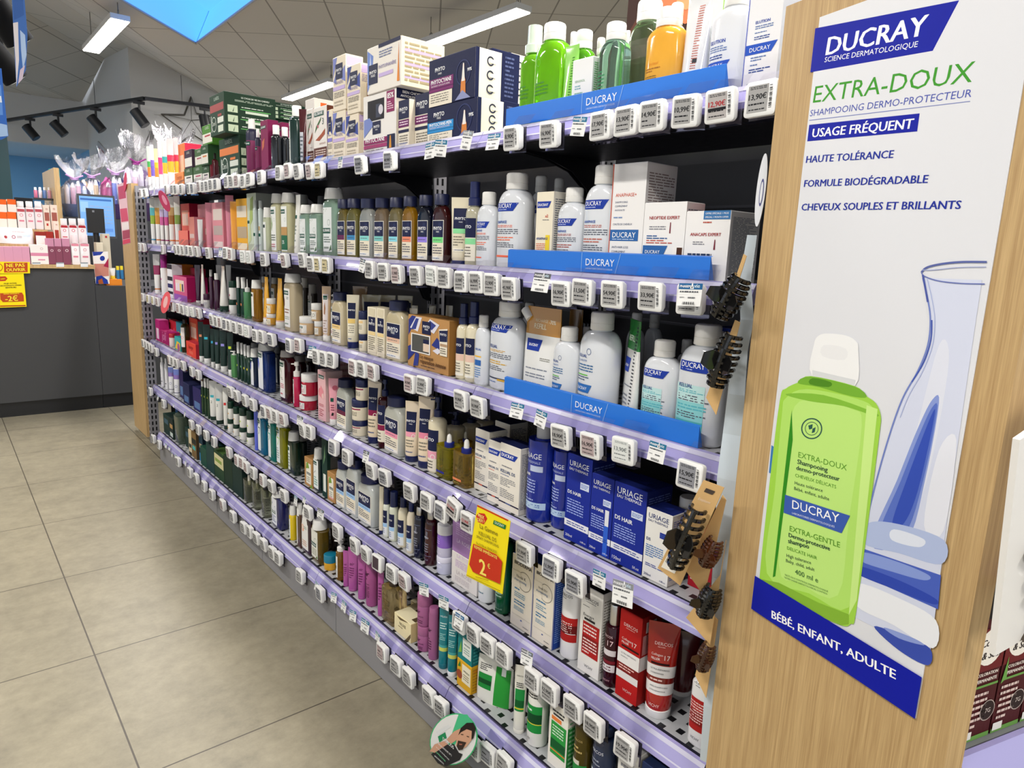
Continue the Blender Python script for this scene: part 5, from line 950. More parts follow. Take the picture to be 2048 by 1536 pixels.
mj = dict(c='f0e5cc', cap='1a2350', lf=.36, lab=[('r',-.98,.98,.52,.58,'9a2850'),('l',-.8,.6,.22,.44,4,'7a7668')])
j = g('jar', 630, 740, 838, 'bottom cream jar of three, maroon band', mj, h=.05)
j = g('jar', 630, 748, 672, 'middle cream jar of three, maroon band', mj, on=j)
g('jar', 648, 750, 540, 'top cream jar of three, maroon band', mj, on=j)
ptb = lambda b: dict(c='ecd9bb', cap='1b2454', ch=.1, tw=1.1, lab=[('r',-.8,.55,.5,.83,NAVY),('t','PHYTO',-.7,.4,.66,'ffffff','b'),('t','PARIS',-.3,.1,.62,'ffffff'),('r',-.8,.55,.42,.5,b),('o',.3,.43,.24,'f4e8dc',.7),('l',-.7,.4,.24,.38,3,'8a8474'),('l',-.7,.3,.15,.19,1,'5a648c')])
g('tube', 735, 832, 520, 'beige tube with maroon band', ptb('8a2048'))
g('bot', 805, 905, 540, 'wine red bottle with navy pump', dict(c='4c1018', e=2, sh=.7, ch=.24, cw=.42, ct='pump', cap='1b2450', km='liquid', lab=[('r',-.9,.9,.1,.64,'f0e7d2'),('r',-.9,.9,.36,.64,NAVY),('t','PHYTO',-.75,.55,.5,'ffffff','b'),('r',-.9,.9,.27,.35,'8a2048'),('l',-.7,.4,.12,.25,3,'7a7668')]))
g('bot', 865, 1012, 655, 'grey square bottle with pink band', phbot('b9bab0', 'ee94ac', km='gloss'), k=.42)
g('tube', 992, 1095, 690, 'cream tube with pink band', ptb('f0a0b4'))
g('tube', 1082, 1190, 660, 'beige tube with pink band, bent top', ptb('e88aa2'))
cp = dict(c='e7dcbe', e=2, sh=.66, ch=.26, cw=.4, ct='pump', cap='1a2350', km='gloss', lab=[('r',-.9,.9,.03,.58,'f1e7d4'),('r',-.9,.9,.3,.58,NAVY),('t','PHYTO',-.75,.5,.43,'ffffff','b'),('r',-.9,.9,.2,.295,'f0a6ba'),('o',.4,.22,.26,'f6e4e4',.7),('l',-.7,.4,.06,.18,3,'7a7668')])
g('bot', 1160, 1290, 665, 'cream bottle with navy pump', cp)
for x, X in ((1278, 1.06), (1385, 1.14), (1480, 1.24)): g('bot', x, x+112, 760, 'cream pump bottle in back rows', dict(cp, lab=None), X=X, w=.055)
sec('D', 520, 600, 3.413)
oil = lambda c, b: dict(c=c, e=7, sh=.76, ch=.33, cw=.44, nk=.36, ct='drop', cap='1c2c86', km='glass', lab=[('t','Phyto7' if b == '2a2f8a' else 'PHYTO',-.55,.35,.42,'4a4416'),('r',-.5,.4,.34,.345,'5a5420'),('r',-.85,.45,.12,.17,b),('l',-.7,.2,.06,.1,1,'8a8440')])
g('bot', 1208, 1345, 910, 'square yellow oil bottle with navy label', oil('d8ce3c', '2a2f8a'), k=.8)
g('bot', 1338, 1480, 952, 'square amber oil bottle, orange label', oil('d8b85a', 'e88a5a'), k=.8)
g('bot', 1362, 1440, 898, 'square oil bottle in second row', oil('d0b44a', 'c88a4a'), k=.8, X=1.06)
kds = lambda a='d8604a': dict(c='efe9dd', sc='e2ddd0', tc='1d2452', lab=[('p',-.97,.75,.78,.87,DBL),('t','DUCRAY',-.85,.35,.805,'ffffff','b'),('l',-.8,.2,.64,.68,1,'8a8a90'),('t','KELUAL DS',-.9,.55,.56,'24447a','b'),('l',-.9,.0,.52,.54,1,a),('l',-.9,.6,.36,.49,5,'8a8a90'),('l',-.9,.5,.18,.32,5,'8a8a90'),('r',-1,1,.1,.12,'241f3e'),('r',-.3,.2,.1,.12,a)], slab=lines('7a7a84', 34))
g('box', 1466, 1562, 885, 'white carton with navy lid, left of three', kds(), side=1675, d=.055, X=.995)
g('box', 1560, 1652, 965, 'white carton with navy lid, middle of three', kds(), d=.05, X=.972)
g('box', 1646, 1786, 995, 'white carton with navy lid, front of three', kds('5a6aa0'), side=1866, d=.05, X=.966)
g('box', 1600, 1700, 855, 'dim white carton in second row', kds(), side=1800, X=1.09, d=.06, h=.155)
g('box', 1720, 1800, 835, 'dim white carton in third row', kds(), side=1900, X=1.17, d=.06, h=.155)
sec('D', 700, 850, 3.413)
ub = dict(c='1a2f9a', e=2, sh=.84, ch=.15, cw=.5, nk=.6, cap='c9c9ca', ct='cyl', km='gloss', lab=[('t','URIAGE',-.85,.6,.66,'f2f4fa'),('t','EAU THERMALE',-.8,.55,.61,'b8c4ee'),('r',-.1,.7,.53,.59,'c2cde6'),('t','DS HAIR',-.85,-.05,.48,'f2f4fa','b'),('l',-.85,.3,.3,.45,5,'aab8ea'),('l',-.85,.2,.22,.28,2,'aab8ea'),('r',-.95,.95,.14,.21,'b9d2ee'),('l',-.8,.6,.155,.195,2,'3a5ab0')])
g('bot', 1210, 1415, -15, 'large royal blue bottle with grey cap', ub)
g('bot', 1368, 1535, 60, 'smaller royal blue bottle with grey cap', ub, X=.985)
uc = lambda c='1b2d94', t='f2f4fa', nm='DS HAIR': dict(c=c, sc='17246e' if c != 'f0eee8' else 'e0ded6', tc='1b2870', lab=[('t','URIAGE',-.8,.75,.87,t),('t','EAU THERMALE',-.8,.7,.82,t),('r',.15,.85,.64,.72,'d3ddf2' if c != 'f0eee8' else '1b2d94'),('l',.2,.8,.655,.705,3,'4a6ab8'),('t',nm,-.85,-.85+.16*len(nm),.55,t,'b'),('l',-.85,.5,.32,.5,6,'9aabea' if c != 'f0eee8' else '4a7ab8'),('r',-1,1,.17,.25,'e9eaf0'),('l',-.8,.8,.185,.235,2,'3a4a9a'),('t','200ml',-.85,-.3,.05,t),('t','6.8fl.oz',.4,.85,.04,t)], slab=lines('6a7ab8', 30), tlab=[('g',[(-.3,.4),(.3,.4),(.3,.7)],'24348a')])
g('box', 1490, 1660, 215, 'dark blue shampoo carton beside blue bottles', uc(), side=1830, d=.07)
g('box', 1642, 1795, 345, 'dark blue lotion carton with spray picture', dict(uc(), lab=uc()['lab']+[('r',.35,.75,.02,.4,'2f62d0'),('r',.4,.75,.4,.6,'e4e6ec')]), side=1960, d=.07)
sec('D', 900, 850, 3.413)
g('box', 1100, 1325, 408, 'dark blue carton, largest at right', dict(uc(), lab=uc()['lab'][:-2]+[('t','150ml',-.85,-.3,.05,'f2f4fa'),('t','5fl.oz',.45,.85,.04,'f2f4fa')]), side=1470, d=.075)
g('box', 1310, 1490, 576, 'white and navy topped cream carton', dict(uc('f0eee8', '1f2a6a', 'DS'), lab=[q for q in uc('f0eee8','2a3a78','DS')['lab'] if q[0] != 'r' or q[1] != -1]), side=1540, d=.05)
g('bot', 1482, 1665, 500, 'dark purple bottle with white cap', dict(c='231a30', e=2, sh=.7, ch=.26, cw=.72, nk=.68, cap='eceae6', ct='cyl', lab=[('t','6.8fl.oz',-.3,.5,.12,'d8d4dc'),('l',-.6,.5,.18,.3,3,'a8a0b0')]), X=1.0)
g('box', 1640, 1800, 700, 'red carton hidden behind hair clip cards', dict(c='b01c2c', sc='9a1826', lab=[('l',-.8,.6,.1,.6,6,'f0d0d0')]), d=.06, X=1.01)
# ================================================================== fifth shelf
sec('E', 300, 560, 5.12)
wp = dict(c='eeedf0', e=2, sh=.72, ch=.14, cw=.6, cap='f0f0f0', lab=[('g',[(-.9,.5),(-.2,.42),(.3,.6),(-.5,.66)],'5a86c8'),('g',[(-.4,.46),(.3,.5),(.5,.62)],'8a4a9a'),('o',0,.3,.3,'4a4a8a',.8),('r',-.9,.9,.18,.2,'2a2a4a')])
for xl, xr, yt in ((106,150,790), (148,192,800)): g('bot', xl, xr, yt, 'white bottle with blue swirl print', wp)
wt = dict(c='efeef1', cap='f0f0f0', ch=.08, tw=1.1, bands=[(.1,.12,'2a2a5a'),(.6,.75,'8a6ab8'),(.75,.95,'6a7ac8')], lab=[('o',0,.34,.4,'3a4a9a',.8)])
g('tube', 188, 245, 880, 'white tube with violet top, left', wt); g('tube', 243, 304, 900, 'white tube with violet top, right', wt)
nv = lambda: dict(c='262a52', sc='20244a', tc='2c3260', lab=[('l',-.6,.6,.7,.85,2,'5a62a0'),('r',-.7,.7,.1,.4,'5a78a8')])
g('box', 300, 340, 905, 'slim navy violet carton', dict(nv(), c='30285a'), d=.05, X=.985)
g('box', 340, 402, 1062, 'navy carton with pale blue panel', nv(), side=520, d=.1)
g('box', 442, 520, 1108, 'small deep violet carton', dict(nv(), c='2c2660'), d=.06)
dgs = dict(c='1b3c22', e=2, sh=.72, ch=.24, cw=.75, cap='efeeea', ct='cyl', lab=[('l',-.4,.4,.2,.6,6,'7a9a6a'),('r',-.5,.4,.5,.54,'c8c84a')])
for xl, xr, yt in ((524,560,1000), (554,590,1005), (584,618,1010)): g('bot', xl, xr, yt, 'thin forest green bottle with white cap', dgs)
t2 = lambda c, s='2': dict(c='ecebe4', cap='153426', ch=.1, tw=1.12, lab=[('l',-.5,.4,.75,.85,1,'b8b4a8'),('r',-.6,.3,.58,.64,c),('t',s,-.45,-.1,.44,'2a3a34') if s else ('l',-.5,.3,.44,.5,2,'4a5a54'),('l',-.5,.2,.12,.36,4,'8aa8a0')])
g('tube', 610, 690, 1030, 'white tube numbered two, left', t2('4ac0d0')); g('tube', 670, 752, 1062, 'white tube numbered two, right', t2('4ac0d0')); g('tube', 750, 802, 1100, 'white tube with red band', t2('d83a3a', ''))
sec('E', 300, 780, 5.12)
gj = lambda c: dict(c='eceae2', cap='13382a', lf=.38, lab=[('r',-.5,.4,.3,.36,c),('l',-.5,.5,.12,.26,2,'9a9a90')])
for xl, xr, yl, yu, c, ds in ((795,862,290,118,'d8a04a','ochre marked'), (852,920,345,172,'e0a050','amber marked'), (915,1000,375,182,'b8d84a','lime marked'), (990,1072,430,212,'c0dc50','pale lime marked')):
    j = g('jar', xl, xr, yl, 'lower '+ds+' jar with green lid', gj(c)); g('jar', xl, xr, yu, 'upper '+ds+' jar with green lid', gj(c), on=j)
kb = lambda c, art, **k: klbot(c, km='liquid', lab=[('r',-.9,.1,.08,.82,'e6ecec'),('r',-.9,-.05,.7,.77,KGR),('t','KLORANE',-.86,-.1,.72,'ffffff','b'),('g',[(-.85,.5),(-.4,.44),(.0,.6),(-.5,.62)],art),('l',-.7,-.1,.16,.4,5,'8aa0a0')], **k)
g('tube', 1066, 1122, 160, 'slim periwinkle blue tube', dict(c='5a6ad8', cap='5a6ad8', ch=.05, tw=1.05))
g('bot', 1116, 1222, 205, 'turquoise bottle with white label', kb('1c86b0', '3a4a5a'))
g('bot', 1220, 1312, 255, 'teal bottle with leaf label', kb('1a9488', '2aa890'))
g('bot', 1308, 1430, 290, 'yellow green bottle with white label', kb('a0a010', 'a8c86a'))
g('bot', 1425, 1530, 422, 'dark green bottle, white cap', klbot('142c20', km='gloss', ch=.2, lab=[('r',-.9,-.2,.1,.66,'dfe6e0'),('r',-.9,-.4,.54,.62,KGR),('l',-.8,-.3,.15,.5,5,'8a9a90')]))
g('bot', 1525, 1600, 470, 'dark green bottle behind, grey cap', klbot('122620', cap='8a8a86', lab=[('r',-.9,-.1,.1,.66,'b8c8c0')]), X=1.04)
krf = dict(c='b88a54', sc='a87c48', lab=[('r',-.6,.6,.1,.82,'f0ecdc'),('g',[(-.6,.6),(.2,.66),(-.1,.85),(-.5,.8)],'7aa03a'),('r',-.45,.5,.42,.5,'20382c'),('t','KLORANE',-.38,.42,.44,'ffffff','b'),('l',-.4,.3,.16,.36,3,'a0a090'),('g',[(.3,.0),(.9,.0),(.8,.14)],'7aa83a')])
g('box', 1592, 1672, 705, 'kraft solid soap carton, left', krf, d=.05)
g('bot', 1676, 1768, 590, 'dark bottle with tall white label', klbot('17282a', km='gloss', ch=.24, lab=[('r',-.85,.75,.08,.74,'ecefec'),('r',-.85,.3,.62,.7,KGR),('t','KLORANE',-.8,.25,.64,'ffffff','b'),('g',[(-.7,.4),(-.2,.46),(-.1,.5)],'20342c'),('l',-.6,.5,.14,.36,4,'7ab0a0')]))
g('box', 1770, 1822, 505, 'tall dark green carton with leaf', dict(c='173a32', sc='122e28', lab=[('r',-.5,.5,.1,.4,'e4e8e0'),('g',[(-.4,.55),(.4,.7),(.2,.9)],'7aa87a')], slab=[('r',-.6,.4,.5,.7,'4a4a48'),('r',-.4,.1,.3,.4,'6a8a7a')]), side=1950, d=.06)
g('box', 1830, 1908, 855, 'kraft solid soap carton, right', dict(krf, lab=krf['lab'][:-1]+[('r',-.6,.6,.1,.16,'e8a8a0')]), d=.05)
sec('E', 540, 900, 5.12)
for xl, xr, yt, ds in ((688,822,105,'left'), (795,950,85,'middle'), (912,1122,235,'front')):
    g('bot', xl, xr, yt, 'milky square bottle, blue band, '+ds, phbot('c4c8c4', '9ec4ee', km='gloss', cap='1b2250'), k=.45)
g('tube', 1115, 1168, 372, 'cream tube edge beside milky bottles', dict(c='e6dcc2', cap='1b2454', ch=.08, tw=.9))
sm = lambda top, c, ch=.3: dict(c=c, e=2, sh=.62, ch=ch, cw=.82 if ch > .25 else .6, nk=.8 if ch > .25 else .5, ct='cyl', cap='1b2452', km='gloss', lab=[('r',-.95,.95,.05,.56,'eef0ee'),('r',-.95,.95,.3,.56,NAVY),('t','PHYTO',-.75,.55,.42,'ffffff','b'),('r',-.95,.95,.22,.295,'a4ccf0'),('l',-.7,.4,.09,.2,3,'7a8ab0')])
g('bot', 1158, 1236, 390, 'slim cream spray with navy top, leftmost', sm(1, 'e2e4d6', .32)); g('bot', 1220, 1320, 425, 'slim cream spray with navy top, second', sm(1, 'd8dcc8', .3))
g('bot', 1310, 1420, 480, 'round shouldered cream bottle, navy top', sm(0, 'e6dcc0', .2)); g('bot', 1400, 1490, 530, 'short round shouldered cream bottle', sm(0, 'e8dcc4', .18))
dk = lambda c: dict(c=c, e=2, sh=.72, ch=.16, cw=.62, nk=.6, ct='cyl', cap='c8c4c0', kc='metal', km='gloss', lab=[('r',-.9,.9,.66,.665,'8a94b8'),('g',[(-.1,.48),(.3,.5),(.4,.62),(.1,.64)],'6a6a78'),('t','PHYTO',-.7,.5,.5,'d8dcea','b'),('l',-.7,.5,.24,.42,4,'8a8c9c'),('r',-.9,.9,.18,.185,'8a94b8'),('t','5.07 FL.OZ',-.5,.5,.1,'a0a4b8')])
g('bot', 1475, 1592, 575, 'black bottle with silver cap', dk('141830')); g('bot', 1585, 1712, 610, 'wine red bottle with silver cap', dk('3c0f18'))
sec('E', 700, 850, 3.413)
lj = dict(c='cbc8e0', cap='efeef0', lf=.3, km='gloss', bands=[(.3, .7, '8a62c4')], lab=[('t','LA ROSÉE',-.6,.4,.1,'e8e4f4'),('l',-.6,.2,.4,.6,3,'b8a0e0')])
j = g('jar', 592, 705, 930, 'lower pale lilac jar', dict(c='cfd0e6', cap='dcdaea', lf=.3, lab=[('t','LA ROSÉE',-.6,.5,.4,'f0f0f8')]), h=.048)
g('jar', 594, 705, 672, 'white lidded jar with purple band', lj, on=j)
lr = dict(c='e7e1dc', sc='ddd8d4', tc='a27ab4', lab=[('r',-1,1,.44,1,'a880b8'),('t','LA ROSÉE',-.6,.6,.86,'e4d0ea'),('l',-.7,.5,.56,.8,5,'c8a8d4'),('t','LA ROSÉE',-.6,.6,.34,'c8bcc0'),('l',-.7,.4,.1,.28,4,'c8bcc0')])
j = g('box', 696, 872, 905, 'lower lilac and white cream carton', dict(lr, lab=lr['lab'][1:]), d=.075, X=.975)
g('box', 700, 868, 650, 'upper lilac cream carton', dict(c='a880b8', sc='9a74aa', tc='b08cc0', lab=[('t','LA ROSÉE',-.6,.6,.3,'e4d0ea'),('l',-.7,.5,.5,.85,6,'c8a8d4')]), on=j, d=.075, X=.975)
g('bot', 880, 1000, 700, 'white bottle with teal print', dict(c='eceeee', e=2, sh=.8, ch=.14, cw=.6, cap='eceeee', lab=[('t','URIAGE',-.6,.5,.62,'2a8a90','b'),('l',-.6,.5,.3,.54,7,'3aa0a0'),('l',-.5,.4,.12,.16,1,'7a94a0')]))
g('bot', 998, 1118, 700, 'dark green bottle with circle mark', dict(c='0f5a34', e=2, sh=.8, ch=.14, cw=.6, cap='0f5a34', lab=[('t','BIODERMA',-.85,.75,.66,'cfe8d8'),('o',.0,.5,.6,'cfe8d8',.93),('t','Nodé G',-.5,.4,.49,'e8f4ec'),('l',-.6,.5,.2,.38,5,'a8d0b8'),('t','13.5 FL.OZ',-.2,.6,.06,'a8d0b8')]))
sec('E', 850, 1086, 3.413)
bio = lambda a, b, side: dict(c='ede4d3', sc=side, tc=side, lab=[('t','BIODERMA',-.8,.8,.87,'22201e','b'),('o',.15,.68,.62,'5a5652',.95),('r',-1,-.2,.58,.78,'ede4d3'),('t',a,-.55,.3,.7,'3a3a3a'),('t','shampooing',-.75,.35,.65,'3a6aa0'),('l',-.7,.2,.52,.56,1,'3a7aa8'),('l',-.7,.3,.42,.5,3,'6a9ab8'),('l',-.7,.3,.32,.39,2,'3a7aa8'),('l',-.7,.2,.24,.3,3,'6a9ab8'),('r',-.05,.08,.12,.135,'2a4a98'),('r',-.85,.85,.17,.172,'8a8680'),('l',.2,.7,.05,.07,1,'7a7a7a'),('r',.955,1,0,1,'24449a')], slab=lines('7a9ad0', 30))
g('box', 592, 742, 100, 'cream carton with blue edge, left', bio('Nodé K','','24449a'), d=.055)
g('box', 738, 884, 165, 'cream carton with blue side, right', bio('Nodé DS+','','24489e'), side=945, d=.055)
vich = lambda c: [('t','DERCOS',-.6,.55,.82,c),('l',-.4,.3,.79,.805,1,c)]
g('bot', 932, 1090, 250, 'white bottle with red lower band', dict(c='f0efee', e=2, sh=.86, ch=.1, cw=.7, cap='f0efee', km='gloss', lab=vich('3a3a40')+[('r',-1,1,.24,.56,'b01e1c'),('r',-1,1,.34,.46,'6a1414'),('l',-.8,.6,.36,.5,5,'f0d8d4'),('r',.1,.9,.345,.352,'ffffff')]))
g('box', 1070, 1218, 315, 'white carton with red lower panel', dict(c='efece4', sc='e0dcd4', tc='2a2420', lab=[('t','DERCOS',-.6,.6,.85,'3a3a40'),('l',-.5,.4,.825,.838,1,'5a5a60'),('l',-.8,-.2,.77,.785,1,'5a5a60'),('t','Energy+',-.7,.3,.66,'3a3a40'),('r',-.6,.4,.62,.645,'2a2a2c'),('r',-.7,.85,.22,.6,'b01e1c'),('r',-.7,.85,.3,.44,'8a1614'),('l',-.6,.6,.46,.58,3,'f4dcd8'),('l',-.6,.7,.24,.42,5,'f4dcd8'),('t','VICHY',-.35,.45,.08,'6a6a70')], slab=lines('8a847c', 26)), side=1268, d=.05)
g('bot', 1212, 1335, 405, 'dark red serum with silver pump', dict(c='4a1020', e=2, sh=.74, ch=.24, cw=.62, nk=.6, ct='cyl', cap='dcdcdc', kc='metal', km='liquid', lab=[('t','DERCOS',-.7,.5,.62,'e8c8cc'),('t','17',.0,.6,.52,'e8c8cc'),('r',-.9,.9,.4,.47,'d8d0d2'),('r',-.9,.9,.3,.34,'7a1a28'),('r',-.9,.9,.2,.29,'dcd6d8'),('l',-.7,.5,.21,.28,2,'6a3a48'),('t','VICHY',-.3,.5,.08,'d8a8b0')]))
g('box', 1318, 1470, 470, 'red carton with white middle band', dict(c='b81a18', sc='9a1614', tc='8a1210', lab=[('t','DERCOS',-.6,.65,.83,'f4d8d4'),('l',-.4,.4,.805,.818,1,'f0c0b8'),('t','Collagen',-.7,.2,.67,'f6e0dc'),('t','FILLER',-.7,-.05,.63,'f6e0dc','b'),('t','17',.25,.65,.64,'f6e0dc'),('r',-.7,.9,.59,.61,'2a0a0a'),('r',-1,1,.4,.56,'ece8e6'),('t','ULTRA-REPAIRING',-.7,.7,.51,'5a5a62'),('t','SHAMPOO',-.7,-.05,.475,'5a5a62'),('r',-1,1,.31,.4,'7a1412'),('l',-.8,.6,.33,.39,2,'f0c8c0'),('r',-1,1,.23,.31,'e4e0de'),('t','VICHY',-.3,.55,.1,'f4d0c8')], slab=[('r',-1,1,.4,.56,'d8d2d0'),('r',-.6,.4,.82,.94,'d8c8c8')]+lines('d8b0b0', 20, v0=.58, v1=.8)), side=1570, d=.06)
g('tube', 1524, 1705, 540, 'red tube with white cap', dict(c='a82018', cap='f1f0ee', ch=.09, tw=1.22, bands=[(.26,.38,'e9e6e4'),(.38,.44,'7a1410'),(.44,.56,'e9e6e4')], lab=[('t','DERCOS',-.5,.6,.77,'f4d8d4'),('l',-.3,.4,.745,.758,1,'f0c0b8'),('t','Collagen',-.7,.05,.66,'f6e0dc'),('t','FILLER',-.7,-.1,.615,'f6e0dc','b'),('t','17',.15,.5,.625,'f6e0dc'),('r',-.7,.5,.57,.59,'2a0a0a'),('t','ULTRA-REPAIRING',-.7,.55,.515,'5a5a62'),('t','CONDITIONER',-.7,.2,.475,'5a5a62'),('l',-.7,.6,.395,.43,1,'f0c8c0'),('t','APRÈS-SHAMPOOING',-.7,.55,.335,'5a5a62'),('t','ULTRA-RÉPARATEUR',-.7,.4,.295,'5a5a62'),('t','VICHY',-.7,.1,.13,'f4d0c8')]))
g('tube', 1730, 1800, 600, 'dark red tube in second row', dict(c='5a1418', cap='e8e6e4', ch=.08), X=1.06, w=.045)
g('bot', 1815, 1985, 855, 'red and white bottle partly behind clips', dict(c='eeedec', e=2.5, sh=.8, ch=.14, cw=.6, cap='f0efee', km='gloss', lab=vich('3a3a40')+[('r',-1,1,.22,.64,'b01e1c'),('r',-1,1,.3,.48,'8a1614'),('l',-.8,.6,.32,.6,8,'f0d0cc'),('t','VICHY',-.5,.4,.1,'6a6a70')]), k=.7)
# ================================================================== bottom shelf
sec('F', 300, 780, 5.12)
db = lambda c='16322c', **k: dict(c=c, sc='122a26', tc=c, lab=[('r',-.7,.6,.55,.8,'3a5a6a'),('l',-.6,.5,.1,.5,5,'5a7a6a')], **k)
g('box', 116, 172, 242, 'dark green carton at far end', db(), d=.06)
g('box', 178, 212, 200, 'dark green carton with blue corner', dict(db(), lab=[('r',-.7,.7,.75,.95,'2a6ab0'),('l',-.6,.6,.1,.6,6,'6a8a7a')]), d=.05, X=.985)
g('box', 212, 246, 300, 'dark carton with kraft label', dict(db('1a2a28'), lab=[('r',-.8,.8,.5,.7,'b8905a'),('r',-.8,.8,.1,.3,'c8d4cc')]), d=.05)
g('bot', 246, 378, 225, 'dusty grey green large bottle', dict(c='6c7c6a', e=5, sh=.9, ch=.08, cw=.5, cap='3a4a40', ct='cyl', km='liquid'), k=.5)
g('box', 362, 410, 395, 'dark green carton behind cream tube', db(), d=.05, X=.99)
g('box', 412, 440, 425, 'cream narrow tube carton', dict(c='d8c8a4', sc='b09a70', lab=[('r',-.8,.8,.3,.45,'22302c'),('r',-.9,.9,.0,.12,'182420')]), d=.035)
g('box', 440, 488, 430, 'kraft and dark sample carton', dict(c='7a6038', sc='4a3a24', lab=[('r',-.9,.9,.5,.7,'16221e'),('r',-.6,.6,.3,.44,'4ab0b0')]), d=.05)
g('box', 488, 525, 450, 'navy and teal narrow carton', dict(c='1c3a4c', sc='162a38', lab=[('r',-.9,.9,.0,.3,'3a8ac0'),('r',-.7,.7,.5,.66,'b8a888')]), d=.05, X=.98)
g('box', 525, 585, 600, 'teal green low carton', dict(db('1a4a3a'), lab=[('l',-.7,.7,.1,.9,6,'4a8a9a')]), d=.06)
g('box', 580, 656, 560, 'dark teal patterned carton', dict(db('183c3a'), lab=[('l',-.9,.9,.05,.95,9,'3a6a6a')]), d=.06)
g('box', 658, 755, 640, 'green gift carton with cream label', dict(c='1f3f24', sc='182f1e', tc='4a6a34', lab=[('r',-.95,.95,.45,.88,'d8d0a0'),('r',-.8,.6,.6,.72,'8aa04a'),('l',-.9,.9,.05,.4,6,'3a5a40')]), d=.07)
g('box', 755, 838, 690, 'dark green carton beside gift carton', dict(db('16301f'), lab=[('l',-.9,.9,.05,.95,9,'3a5a48')]), d=.06)
g('box', 840, 936, 770, 'dark green carton beside glass flasks', dict(db('15302a'), lab=[('l',-.9,.9,.05,.95,10,'3a5a50')]), d=.06)
fl = lambda cap: dict(c='c9ccb4', e=6, sh=.86, ch=.42, cw=.26, nk=.3, cap=cap, ct='cyl', km='glass', kc='satin', name='perfume_flask', cat='perfume flask')
g('bot', 940, 1052, 850, 'ribbed glass flask, white stopper, left', fl('efe9dc'), k=.8); g('bot', 1052, 1150, 895, 'ribbed glass flask, white stopper, right', fl('efe9dc'), k=.8)
g('bot', 1150, 1250, 960, 'ribbed glass flask with black stopper', fl('1c1c22'), k=.8); g('bot', 1060, 1130, 890, 'ribbed glass flask in second row', fl('1c1c22'), k=.8, X=1.04)
vio = lambda c, **k: klbot(c, km='gloss', lab=[('r',-.9,.4,.08,.76,'e8eaee'),('o',.0,.5,.22,'6a7488',.85),('g',[(-.85,.56),(-.6,.6),(-.6,.66)],'3a3a7a'),('r',-.9,.1,.36,.43,KGR),('t','KLORANE',-.85,.05,.38,'ffffff','b'),('l',-.7,.2,.14,.32,4,'6a74a0')], **k)
g('bot', 1262, 1400, 1010, 'indigo bottle with white label', vio('20225a', ch=.18))
sec('F', 540, 900, 5.12)
g('bot', 180, 275, 540, 'pale bottle with violet flower label', klbot('dfe0d4', lab=[('r',-.9,.2,.3,.8,'eeeef0'),('g',[(-.8,.55),(-.4,.6),(-.5,.75)],'4a4ab0')], ct='pump', cw=.4), X=1.0)
g('bot', 196, 280, 560, 'yellow bottle with white spray top', dict(c='e8c81a', e=2, sh=.7, ch=.28, cw=.8, nk=.75, cap='efeee8', ct='cyl', lab=[('r',-.9,.3,.06,.62,'e6eae4'),('o',-.2,.42,.26,'5a6a64',.8),('r',-.9,-.1,.26,.34,KGR),('l',-.8,.1,.1,.22,3,'8a948a')]))
g('bot', 282, 342, 545, 'brown bottle with white cap', klbot('4a2c1a', km='gloss', ch=.26, lab=[('r',-.9,-.3,.08,.7,'e6e2da')]))
g('bot', 335, 462, 575, 'plum bottle with white floral label', klbot('3a222c', km='gloss', ch=.12, lab=[('r',-.95,.75,.1,.84,'eeece6'),('o',-.5,.55,.36,'f0b89a'),('l',-.2,.5,.55,.62,2,'8aa08a'),('l',-.6,.4,.16,.3,3,'d09a7a')]))
g('bot', 440, 585, 705, 'olive bottle with white label', klbot('7e6518', km='liquid', ch=.21, lab=[('r',-.9,.5,.1,.74,'e9e8dc'),('o',.05,.5,.26,'6a7a64',.86),('r',-.9,.2,.36,.45,KGR),('t','KLORANE',-.84,.14,.385,'ffffff','b'),('l',-.7,.3,.16,.32,4,'8a8a70'),('g',[(.1,.1),(.5,.13),(.3,.18)],'5a7a2a')]))
g('bot', 588, 680, 740, 'brown bottle behind teal lidded jar', klbot('3a2412', km='gloss', cap='d8d4cc', lab=[('r',-.9,.0,.1,.7,'dcd8cc')]), X=1.05)
g('jar', 552, 690, 1062, 'yellow jar with teal lid', dict(c='e8ac22', cap='157a98', lf=.5))
g('bot', 675, 780, 925, 'small amber pump bottle, white label', dict(c='9a6c16', e=2, sh=.72, ch=.26, cw=.7, nk=.65, cap='efeeea', ct='pump', km='liquid', lab=[('r',-.9,.3,.08,.62,'ecebe4'),('o',-.2,.46,.24,'6a7a70',.85),('r',-.9,.0,.3,.38,KGR),('l',-.7,.1,.12,.26,3,'8a8a80')]))
pp = lambda: dict(c='b0549c', km='gloss', lab=[('t','air',-.5,.4,.6,'5a1f4e','i'),('l',-.6,.4,.3,.56,5,'6a2a5a')])
g('tube', 750, 812, 1030, 'purple tube, leftmost in shade', dict(pp(), cap='a04a90', ch=.04, tw=1.15)); g('tube', 802, 905, 1000, 'purple tube with dark script', dict(pp(), cap='a04a90', ch=.04, tw=1.15)); g('tube', 900, 985, 1035, 'purple tube beside round bottle', dict(pp(), cap='a04a90', ch=.04, tw=1.15))
g('bot', 982, 1112, 1030, 'round purple bottle with script name', dict(c='a24e86', e=2, sh=.92, ch=.06, cw=.7, cap='a24e86', km='satin', lab=[('t','air',-.6,.5,.6,'3a1430','bi'),('l',-.5,.5,.52,.56,1,'4a1a3c'),('t','SHAMPOOING',-.6,.5,.43,'4a1a3c','b'),('l',-.6,.5,.18,.4,8,'5a2448')]))
g('tube', 1108, 1172, 1150, 'purple tube beside gold bottle', dict(pp(), cap='a04a90', ch=.04, tw=1.1))
sec('F', 640, 1100, 3.522)
